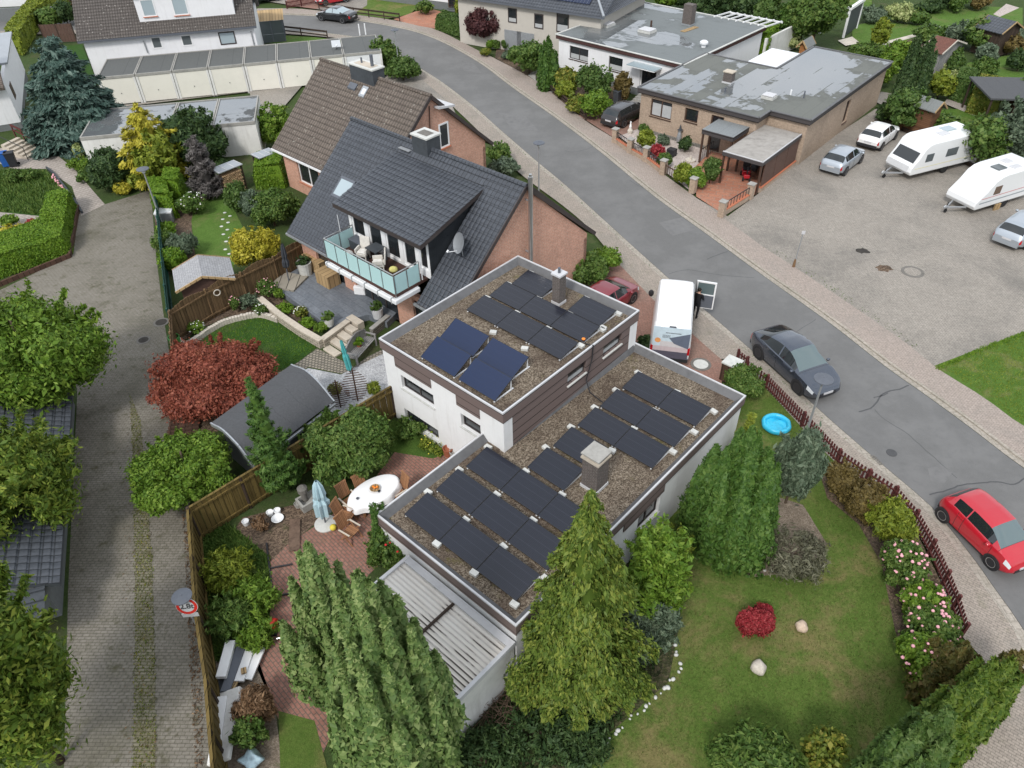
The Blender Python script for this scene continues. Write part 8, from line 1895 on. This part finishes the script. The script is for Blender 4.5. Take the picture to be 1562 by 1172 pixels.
pv_=thing('garden_pavilion','white framed pavilion with dark glass side on the far lawn','pavilion',*G(1286,58),GZ,R(52));mb=MB();[mb.box(x-.1,y-.1,0,x+.1,y+.1,2.6)for x,y in((0,0),(4,0),(4,2.4),(0,2.4))];mb.box(-.2,-.2,2.6,4.2,.1,2.85);mb.box(-.2,2.3,2.6,4.2,2.6,2.85);mb.box(-.2,.1,2.6,.1,2.3,2.85);mb.box(3.9,.1,2.6,4.2,2.3,2.85);mb.build('frame','win_white',pv_);MB().box(.1,-.03,.1,3.9,.03,2.55).build('glass_side','slate',pv_)
cs=thing('curved_roof_shed','grey shed with curved black felt roof beside the slim cypress','shed',H.x,H.y,0,H.a)
zt=PZ+2.35;sec_far=[H.uv(440.7,561,PZ+2.0),H.uv(464,566,zt),H.uv(488,583,zt-.2),H.uv(514,612,PZ+1.55)];sec_near=[H.uv(312,654,PZ+2.0),H.uv(340,655,zt),H.uv(367,678,zt-.2),H.uv(392,706,PZ+1.55)]
zs_=[PZ+2.0,zt,zt-.2,PZ+1.55]
def curve4(sec):
 us=[p[0]for p in sec];k=np.linspace(0,3,16);return[(float(np.interp(q,range(4),us)),float(np.interp(q,range(4),zs_)))for q in k]
vf=np.mean([p[1]for p in sec_far]);vn=np.mean([p[1]for p in sec_near]);cf,cn=curve4(sec_far),curve4(sec_near);cm=[((a[0]+b[0])/2,a[1])for a,b in zip(cf,cn)]
def sm(c):u=np.array([p[0]for p in c]);z=np.array([p[1]for p in c]);ker=np.array([1,2,3,2,1])/9;z2=np.convolve(np.pad(z,2,mode='edge'),ker,'valid');return list(zip(u,z2+.05))
cf,cn=sm(cf),sm(cn)
print('curved',vf,vn,cf[0],cf[-1],cn[0],cn[-1])
mb=MB();mb.grid([[(u,vn,z)for u,z in cn],[(u,vf,z)for u,z in cf]])
if(Vector(mb.v[1])-Vector(mb.v[0])).cross(Vector(mb.v[len(cn)])-Vector(mb.v[0])).z<0:mb.f=[g_[::-1]for g_ in mb.f]
mb.build('roof','roof_felt_dark' if 'roof_felt_dark' in MATS else 'felt_black',cs,smooth=True)
for cc_,ve_ in((cn,vn),(cf,vf)):mb=MB();[mb.beam((a[0],ve_,a[1]-.06),(b[0],ve_,b[1]-.06),.06,.16)for a,b in zip(cc_,cc_[1:])];mb.build('bargeboard','zinc',cs)
mb=MB();e=vn+.25;mb.q(*([(cn[0][0]+.2,e,PZ-.1)]+[(u+(.2 if i==0 else-.2 if i==15 else 0),e,z-.08)for i,(u,z)in enumerate(cn)]+[(cn[-1][0]-.2,e,PZ-.1)]));e2=vf-.25;mb.q(*([(cf[-1][0]-.2,e2,PZ-.1)]+[(u,e2,z-.08)for u,z in cf[::-1]]+[(cf[0][0]+.2,e2,PZ-.1)]))
mb.q((cn[-1][0]-.2,vn+.25,PZ-.1),(cn[-1][0]-.2,vn+.25,PZ+1.5),(cf[-1][0]-.2,vf-.25,PZ+1.5),(cf[-1][0]-.2,vf-.25,PZ-.1));mb.build('wall','plinth_grey',cs)
mb=MB();mb.beam((cn[-1][0]+.05,vn,PZ+1.5),(cf[-1][0]+.05,vf,PZ+1.5),.1);mb.build('gutter','zinc',cs)
ls=thing('log_steps','brown log steps beside the red maple at the lane','steps',*G(285,645,PZ),PZ,R(10))
for k in range(9):MB().tube((-.7,-1.1+k*.26,.08),(.6,-1.0+k*.26,.08),.1,n=8).build('log','trellis_brown',ls)
def woodstore(quad,h,label,logs):
 P=[np.array(G(*q,PZ+h))for q in quad];c=P[0];ang=math.atan2(*(P[1]-P[0])[::-1]);f=Fr(*c,ang);L=np.hypot(*(P[1]-P[0]));D=np.hypot(*(P[2]-P[1]));sgn=1 if f.loc(*P[2])[1]>0 else-1
 t=thing('wood_store',label,'wood store',*c,PZ,ang);mb=MB();mb.box(-.05,-.05*sgn,h,L+.05,sgn*(D+.05),h+.05);mb.build('roof','zinc',t);mb=MB();[mb.box(L*k/3-.02,0,h+.052,L*k/3+.02,sgn*D,h+.07)for k in range(4)];mb.build('roof_strips','flash_white',t)
 for x in(.05,L-.05):
  for y in(.08*sgn,(D-.08)*sgn):MB().box(x-.05,y-.05,0,x+.05,y+.05,h).build('post','dark_wood',t)
 if logs:
  rr=random.Random(3);mb=MB();y1=sgn*(D+.02);y0=sgn*(D-.45)
  for i in range(int((L-.2)/.13)):
   for j in range(int((h-.3)/.12)):r_=rr.uniform(.05,.068);mb.tube((.15+i*.13+(j%2)*.06,y0,.12+j*.12),(.15+i*.13+(j%2)*.06,y1+sgn*rr.uniform(-.04,.04),.12+j*.12),r_,n=6)
  mb.build('log_stack','log_end',t)
 else:MB().box(.1,sgn*.1,.1,L-.1,sgn*(D-.1),h-.25).build('log_stack','log_end',t)
woodstore([(321.4,259),(356,245.6),(365.8,252.7),(328.5,265.4)],1.75,'wood store full of split logs under a pale metal roof',True)
woodstore([(383.4,236.5),(409.4,227),(420,233.7),(392.5,244.2)],1.75,'second wood store roof touching the brown roofed house',False)
# ================================================================ patio
tb=thing('patio_table','oval patio table hidden under its cloth','table',*G(574,768,PZ),PZ,H.a+R(83));tx,ty=tb.location.x,tb.location.y
[MB().box(x-.04,y-.04,0,x+.04,y+.04,.70).build('leg','teak',tb)for x in(-.7,.7)for y in(-.3,.3)];mb=MB();mb.lathe([(1,.70),(1,.735),(0,.735)],(0,0,0),28);mb.v=[(x*1.0,y*.55,z)for x,y,z in mb.v];mb.build('tabletop','teak',tb)
Pm=[];A_=np.linspace(0,2*math.pi,73)
for k,z in((0.0,.745),(.5,.745),(.97,.745),(1.03,.73),(1.06,.6),(1.10,.45)):Pm.append([((1.05*k+(.05*math.sin(9*a)if z<.7 else 0))*math.cos(a)*(1 if abs(math.cos(a))<.7 else 1),(.62*k+(.04*math.sin(9*a+1)if z<.7 else 0))*math.sin(a),z)for a in A_])
mb=MB();mb.grid(Pm);o=mb.build('tablecloth','table_cloth',smooth=True);tag(o,'white scalloped cloth draped over the oval patio table','tablecloth');o.location=(tx,ty,PZ);o.rotation_euler=(0,0,tb.rotation_euler.z)
fb=thing('fruit_basket','woven basket with oranges on the white tablecloth','basket',tx+.05,ty+.05,PZ+.747);MB().lathe([(.12,0),(.2,.1),(.18,.1),(.1,.02),(0,.02)],(0,0,0),14).build('basket','box_wood',fb);mb=MB();[mb.ball((a,b,.1),.05,8,6)for a,b in((0,0),(.08,.04),(-.06,.06))];mb.build('fruit','orange_plastic',fb)
for dx,dy,m,lab in((.22,-.08,'black_plastic','small dark bowl next to the fruit basket'),(-.55,-.42,'lamp_grey','grey cup on the near end of the tablecloth')):o=MB().lathe([(.03,0),(.06,.07),(.05,.07),(.02,.01),(0,.01)],(0,0,0),12).build('bowl',m);tag(o,lab,'bowl');o.location=(tx+dx,ty+dy,PZ+.747)
def teak_chair():
 t=thing('garden_chair','x','chair',group='folding teak chairs round the patio table');mb=MB();[mb.box(-.24,y,.42,.24,y+.055,.445)for y in np.arange(-.24,.2,.065)];mb.build('seat','teak',t)
 mb=MB();m=Matrix.Translation((0,.24,.44))@Matrix.Rotation(R(-16),4,'X');[mb.box(x,0,.05,x+.05,.025,.66,m)for x in np.arange(-.235,.2,.062)];mb.box(-.26,-.01,.66,.26,.035,.73,m);mb.build('backrest','teak',t)
 for s in(-1,1):
  MB().box(s*.29-.03,-.28,.62,s*.29+.03,.26,.645).build('armrest','slab_stone',t);MB().beam((s*.27,-.3,0),(s*.27,.22,.6),.04).build('leg','teak',t);MB().beam((s*.25,.32,0),(s*.25,-.24,.62),.04).build('leg','teak',t)
 return t
tc_=teak_chair();n_=0
for bk_,st_,lab in(((519,752),(533,764),'teak chair at the left side of the table, nearest the blue parasol'),((545,739),(557,751),'teak chair at the upper left of the table beside the big shrub'),((620,742),(607,750),'teak chair at the far right end of the table against the roof edge'),((513,783),(528,787),'teak chair in the middle of the left row, below the first'),((522,803),(534,810),'teak chair nearest the viewer, turned away from the table')):
 p0,p1=G(*bk_,PZ+.45),G(*st_,PZ+.45);a=math.atan2(p0[1]-p1[1],p0[0]-p1[0])-math.pi/2
 if n_==0:o=tc_;o.location=(*p1,PZ);o.rotation_euler=(0,0,a);o['label']=lab
 else:copy_tree(tc_,*p1,PZ,a,lab)
 n_+=1
t=thing('stone_trough','grey stone trough with old pump head at the patio bed','trough',*G(474,768,PZ),PZ,R(40));mb=MB();mb.box(-.45,-.3,0,.45,-.22,.35);mb.box(-.45,.22,0,.45,.3,.35);mb.box(-.45,-.22,0,-.37,.22,.35);mb.box(.37,-.22,0,.45,.22,.35);mb.box(-.37,-.22,0,.37,.22,.1);mb.build('basin','concrete',t);mb=MB();mb.lathe([(.12,.1),(.1,.55),(.2,.6),(.2,.8),(.08,.9),(0,.9)],(-.1,.2,0),12);mb.build('pump','manhole_ring',t)
for px,py,lab,m in((413,786,'white spherical planter on the bed soil, left of two','foam_white'),(424,783,'white spherical planter on the bed soil, right of two','foam_white'),(455,773,'small grey ring planter at the edge of the patio','concrete'),(376,800,'pale stacked plastic bowls at the bed end','white_metal')):pot(px,py,PZ,.14,.2,m,lab,None)
t=thing('planter','shallow red and white dish in the bed soil','planter',*G(424,793,PZ),PZ);MB().lathe([(.15,0),(.24,.1),(.2,.1),(.1,.04),(0,.04)],(0,0,0),16).build('dish','foam_white',t)
bush((385,785,408,812),'lf_brown','plant','dry brown plant in the bed by the fence corner','plant',n=200,size=.12,z=PZ,core=0)
mb=MB();mb.ball((0,0,.13),.13,10,8);o=mb.build('garden_light','flower_yellow',smooth=True);tag(o,'small yellow ball light beside the parasol base','garden light');o.location=(*G(509,808,PZ),PZ)
for a,b,lab in(((407,830),(417,912),'long black soaker hose crossing the red patio, straight piece'),((414,868),(446,862),'short black hose piece branching right, upper one'),((410,912),(448,906),'short black hose piece branching right, lower one')):
 A,Bq=np.array(G(*a,PZ)),np.array(G(*b,PZ));o=MB().tube((0,0,.04),(*(Bq-A),.04),.035,n=8).build('hose','black_plastic');tag(o,lab,'hose');o.location=(*A,PZ+.012)
t=thing('garden_net','crumpled grey garden net lying on the patio','net',*G(450,818,PZ),PZ,R(100));mb=MB();Pn=[[(x,y,.06+.1*abs(math.sin(x*5+y*3))*(1-abs(y)*2))for y in np.linspace(-.2,.2,7)]for x in np.linspace(-.75,.75,19)];mb.grid(Pn);mb.build('net','dead_twig',t,smooth=True)
t=thing('garden_sprayer','green and red wheeled garden machine at the patio edge','garden machine',*G(414,960,PZ),PZ,R(-10));mb=MB();mb.tube((-.3,0,.35),(.1,0,.35),.17,n=14);mb.build('tank','lf_yelgreen' if 0 else 'green_plastic',t);mb=MB();mb.tube((.1,0,.35),(.24,0,.35),.19,n=14);mb.build('cap','red_plastic',t);[MB().tube((x,y-.04,.12),(x,y+.04,.12),.12,n=12).build('wheel','rubber',t)for x in(-.2,.2)for y in(-.2,.2)]
t=thing('power_tool','small black and silver tool lying on the red paving','tool',*G(441,972,PZ),PZ,R(20));mb=MB();mb.box(-.12,-.12,0,.2,.12,.16);mb.build('motor','black_plastic',t,bevel=.03);mb=MB();mb.tube((-.4,.05,.06),(-.1,0,.1),.035);mb.build('shaft','steel',t)
def slabthing(name,lab,px,py,z,L,W_,h,a,mat,cat,bev=.0,tilt=0):mb=MB();mb.box(-W_/2,-L/2,0,W_/2,L/2,h);o=mb.build(name,mat,bevel=bev);tag(o,lab,cat);o.location=(*G(px,py,PZ+z),PZ+z);o.rotation_euler=(R(tilt),0,R(a));return o
slabthing('roofing_sheet','dark grey roofing sheet lying on the board pile, upper',360,1010,.3,2.0,.3,.05,-4,'lamp_grey','panel');slabthing('roofing_sheet','dark grey roofing sheet under the white profile',342,1022,.1,2.1,.4,.05,2,'slate','panel')
slabthing('white_profile','white folded metal profile on top of the dark panels',346,1008,.35,1.25,.32,.16,1,'foam_white','metal profile',.02);slabthing('foam_sheet','white foam sheet right of the dark panels',374,1014,.2,1.2,.32,.1,-3,'foam_white','foam sheet',.01);slabthing('foam_sheet','torn white foam sheet nearest the weeds',388,1012,.15,1.15,.34,.08,-9,'foam_white','foam sheet',.01)
slabthing('wooden_plank','pale wooden plank under the pile end',355,1050,.2,.6,.16,.05,-15,'box_wood','plank');slabthing('wood_block','small orange wood block on the white foam sheet',372,1024,.31,.2,.16,.05,20,'box_wood','wood block')
mt_=slabthing('old_mattress','stained white mattress leaning on the board fence at bottom',346,1108,.25,2.2,.75,.16,8,'stained_white','mattress',.04);mt_.rotation_euler=(0,R(-22),R(6));slabthing('old_mattress','second thin white slab behind the stained mattress',333,1110,.4,1.9,.3,.08,8,'foam_white','mattress',.03)
mb=MB();mb.ball((0,0,.22),.3,22,14,(1.1,.9,.8));mb.v=[(x*(1+.22*math.sin(11*y+9*z)),y*(1+.22*math.sin(12*x+4*z)),z*(1+.18*math.sin(9*x+13*y)))for x,y,z in mb.v];o=mb.build('plastic_bag','bag_film',smooth=True);tag(o,'blue and white plastic sack at the bottom edge','sack');o.location=(*G(386,1163,PZ),PZ)
# ================================================================ front garden
def boulder(px,py,r,mat,lab,seed):
 rng=np.random.default_rng(seed);mb=MB();mb.ball((0,0,r*.6),r,16,12,(1,1.05,.9));mb.v=[(x*(1+.10*math.sin(5*y/r+seed)),y*(1+.10*math.sin(4*x/r+z)),z*(1+.06*math.sin(6*x/r)))for x,y,z in mb.v];o=mb.build('boulder',mat,smooth=True);tag(o,lab,'boulder');o.location=(*G(px,py+5),GZ-.04)
boulder(1156,1016,.25,'stone_pale','pale rounded boulder on the lawn below the red barberry',2);boulder(1222,953,.21,'stone_pink','pinkish boulder on the lawn right of the red barberry',5)
st0=MB().ball((0,0,.03),.075,8,6,(1,.8,.7)).build('edging_stone','concrete_light',smooth=True);LS='small pale stone in the row edging the shrub bed by the lawn';tag(st0,LS,'stone','pale stones edging the shrub bed');sp_=resample(GP([(1030,985),(1036,1018),(1022,1044),(1000,1062),(976,1085),(950,1108),(925,1130),(900,1150)]),26);st0.location=(*sp_[0],GZ)
for p in sp_[1:]:o=st0.copy();COL.objects.link(o);o.location=(p[0]+random.uniform(-.08,.08),p[1]+random.uniform(-.08,.08),GZ-.02);o.rotation_euler=(0,0,random.uniform(0,6));s=random.uniform(.5,1.3);o.scale=(s,s,s)
LS2='small pale stone in the row below the big thuja bed'
for p in resample(GP([(1108,848),(1130,862),(1150,868),(1200,876),(1238,872)]),14):o=st0.copy();COL.objects.link(o);o.location=(*p,GZ-.02);o['label']=LS2;o['group']='pale stones below the thuja';s=random.uniform(.4,.9);o.scale=(s,s,s)
LS3='white flat stepping stone on the bright lawn behind the shed'
for i,p in enumerate(((343,325),(351,330),(340,335),(348,340),(338,346),(347,351),(341,358),(351,363),(345,369),(353,374),(344,381),(350,388))):o=st0.copy();COL.objects.link(o);o.location=(*G(*p,PZ),PZ);o['label']=LS3;o['group']='white stepping stones on the bright lawn';o.scale=(1.6,1.6,.6);o.data=st0.data
pw_=thing('paddling_pool','bright blue round paddling pool by the picket fence','paddling pool',*G(1183,651),GZ);R0=.64;mb=MB()
mb.grid([[((R0-.1+.1*math.cos(b)+.015*math.sin(8*a))*math.cos(a),(R0-.1+.1*math.cos(b))*math.sin(a),.16+.14*math.sin(b))for b in np.linspace(-1.5,4.7,10)]for a in np.linspace(0,2*math.pi,41)]);mb.build('rim','pool_blue',pw_,smooth=True)
mb=MB();mb.grid([[(r_*(R0-.08)*math.cos(a),r_*(R0-.08)*math.sin(a),.10+.05*math.sin(9*r_+3*a)*r_)for r_ in np.linspace(0,1,9)]for a in np.linspace(0,2*math.pi,41)]);mb.build('floor','pool_blue',pw_,smooth=True)
sw=thing('round_ornament','upright stone wheel ornament leaning on the beige brick wall','ornament',*G(1000,205),GZ,B.a);ax=Matrix.Translation((0,0,.62))@Matrix.Rotation(R(80),4,'X');mb=MB();mb.lathe([(.48,-.06),(.6,-.06),(.6,.06),(.48,.06)],(0,0,0),24,ax);mb.build('rim','manhole_ring',sw);mb=MB();mb.lathe([(.48,-.02),(.48,.02),(0,.02)],(0,0,0),24,ax);mb.build('disc','stone_pale',sw);mb=MB();mb.box(-.5,-.05,-.05,.5,.05,.05,ax);mb.box(-.05,-.5,-.05,.05,.5,.05,ax);mb.build('cross','manhole_ring',sw)
t=thing('garden_figure','grey blue garden figure with dark hat in the gravel garden','garden figure',*G(1035,218),GZ);mb=MB();mb.lathe([(.16,0),(.2,.4),(.14,.75),(.1,.85),(.12,.95),(.0,1.05)],(0,0,0),12);mb.build('body','zinc',t,smooth=True);mb=MB();mb.lathe([(.22,1.0),(.1,1.05),(.02,1.4)],(0,0,0),12);mb.build('hat','slate',t)
t=thing('black_planter','square black planter on the brick path of the gravel garden','planter',*G(1024,238),GZ,B.a);mb=MB();mb.box(-.3,-.25,.1,.3,.25,.55);mb.build('tub','black_plastic',t,bevel=.02);[MB().box(x-.03,y-.03,0,x+.03,y+.03,.1).build('leg','black_plastic',t)for x in(-.25,.25)for y in(-.2,.2)]
t=thing('fountain','small stone fountain bowl in the gravel garden','fountain',*G(1053,246),GZ);mb=MB();mb.lathe([(.35,0),(.38,.12),(.3,.12),(.1,.08),(.07,.4),(0,.42)],(0,0,0),14);mb.build('bowl','stone_pale',t)
t=thing('white_statue','small white bird statue on a rock by the brick pillar','statue',*G(961,203),GZ);mb=MB();mb.lathe([(.2,0),(.22,.2),(.12,.35),(0,.36)],(0,0,0),10);mb.build('rock','stone_pale',t);mb=MB();mb.lathe([(.06,.3),(.1,.5),(.05,.75),(.06,.85),(0,.95)],(0,0,0),10);mb.build('bird','foam_white',t)
def bin_(px,py,z,mat,lab,a):
 t=thing('wheelie_bin',lab,'bin',*G(px,py,z),z,a);mb=MB();n=len(mb.v);mb.box(-.26,-.3,.05,.26,.3,1.0);mb.v=[(x*(1 if zz>.5 else .8),y*(1 if zz>.5 else .8),zz)for x,y,zz in mb.v];mb.build('body',mat,t,bevel=.02);mb=MB();mb.box(-.29,-.33,1.003,.29,.33,1.07);mb.build('lid',mat,t,bevel=.02);[MB().tube((x-.03,.3,.1),(x+.03,.3,.1),.1,n=12).build('wheel','rubber',t)for x in(-.22,.22)]
bin_(941,158,GZ,'slate','dark wheelie bin beside the entrance steps of the white flat house',B.a);bin_(12,254,PZ,'blue_plastic','blue wheelie bin at the foot of the left house steps',R(-70));bin_(22,254,PZ,'black_plastic','black wheelie bin behind the blue one',R(-70))
t=thing('white_box','pale storage box between the clipped hedges by the lane','box',*G(254,336,PZ),PZ,R(10));MB().box(-.5,-.35,0,.5,.35,.6).build('chest','zinc',t);MB().box(-.52,-.37,.603,.52,.37,.68).build('lid','white_metal',t)
mb=MB();P=resample(GP([(72,258),(84,268),(100,288),(118,312),(126,326)],PZ),30);[mb.beam((*a,PZ+.07),(*b,PZ+.07),.12,.22)for a,b in zip(P,P[1:])];tag(mb.build('path_edging','slate'),'dark stone edging along the left garden path','edging')
t=tag(flower_mesh('pink_flowers',None,'flower_pink',1,1,2,.1,1),'row of pink flowers along the left garden path edging','flowers');me=t.data;mb=MB()
for a in resample(GP([(84,271),(98,288),(112,306)],PZ),34):mb.ball((a[0]-.15+random.uniform(-.1,.1),a[1]+random.uniform(-.1,.1),PZ+random.uniform(.1,.25)),.07,6,4)
b2=mb.build('tmp','flower_pink');t.data=b2.data;bpy.data.objects.remove(b2);t.name='flower_row'
for px,py,lab in((371,421,'round wire wreath hanging on the brown panel fence, right one'),(331,446,'round wire wreath hanging on the brown panel fence, left one')):
 x,y=G(px,py,PZ+1.3);o=MB();o.grid([[((.16+.03*math.cos(b))*math.cos(a),.03*math.sin(b),(.16+.03*math.cos(b))*math.sin(a))for b in np.linspace(0,6.283,7)]for a in np.linspace(0,6.283,19)]);o=o.build('wreath','stone_pale');tag(o,lab,'wreath');o.location=(x+.05,y-.12,PZ+1.35);o.rotation_euler=(0,0,R(35))
t=thing('garage_antenna','grey flat panel on a bent white post on the garage roof','antenna',*GA.w(*GA.uv(514,76,2.5)),2.4,GA.a);MB().tube((0,.9,0),(0,.1,.45),.06).build('post','white_metal',t);MB().box(-.4,-.1,.3,.4,-.04,.9,Matrix.Rotation(R(-35),4,'X')).build('plate','zinc',t)
t=thing('roof_vent','pair of white vent pipes at the back edge of the last garage','vent',*GA.w(*GA.uv(553,52,2.5)),2.4,GA.a);[MB().tube((x,0,0),(x,0,1.0),.06).build('pipe','win_white',t)for x in(-.25,.3)]
# ================================================================ camera, light, render settings
cam=bpy.data.cameras.new('camera');co=bpy.data.objects.new('camera',cam);COL.objects.link(co)
cam.sensor_fit='HORIZONTAL';cam.sensor_width=36;cam.lens=FPX/PW*36;cam.clip_end=3000;cam.clip_start=.5
m=Matrix.Identity(4)
for i in range(3):m[i][0],m[i][1],m[i][2],m[i][3]=_r[i],_u[i],-_f[i],CAM[i]
co.matrix_world=m;SC.camera=co
W=bpy.data.worlds.new('World');SC.world=W;W.use_nodes=True;nt=W.node_tree
bg=nt.nodes['Background'];sky=nt.nodes.new('ShaderNodeTexSky');sky.sky_type='NISHITA';sky.sun_disc=False
SUN_EL,SUN_AZ=46,205
sky.sun_elevation=R(SUN_EL);sky.sun_rotation=R(SUN_AZ);sky.air_density=1.0;sky.dust_density=3.0;sky.ozone_density=1.5
tc=nt.nodes.new('ShaderNodeTexCoord');mp=nt.nodes.new('ShaderNodeMapping');mp.inputs['Scale'].default_value=(1,1,2.2);nt.links.new(tc.outputs['Generated'],mp.inputs[0])
n=_noise(nt,mp.outputs[0],3.2,6,.6,.4)
cl=_ramp(nt,n,[(.3,(5.0,5.7,6.6)),(.55,(8.0,8.3,8.7)),(.75,(10.2,10.2,10.2))])
mx=_mix(nt,.82,sky.outputs[0],cl)
nt.links.new(mx,bg.inputs[0]);bg.inputs[1].default_value=.10
L=bpy.data.lights.new('sun','SUN');L.energy=1.5;L.angle=R(11);L.color=(1,.975,.94);lo=bpy.data.objects.new('sun',L);COL.objects.link(lo)
az=R(SUN_AZ);el=R(SUN_EL);d=Vector((math.sin(az)*math.cos(el),math.cos(az)*math.cos(el),math.sin(el)))
lo.rotation_euler=(-d).to_track_quat('-Z','Y').to_euler()
SC.view_settings.view_transform='Standard';SC.view_settings.look='None';SC.view_settings.gamma=1
SC.view_settings.exposure=0.68
SC.cycles.max_bounces=6;SC.cycles.diffuse_bounces=3;SC.cycles.glossy_bounces=3;SC.cycles.transmission_bounces=4;SC.cycles.transparent_max_bounces=6
SC.cycles.caustics_reflective=False;SC.cycles.caustics_refractive=False
SC.cycles.use_denoising=True
for o in list(bpy.data.objects):
 if 'used' in o:del o['used']
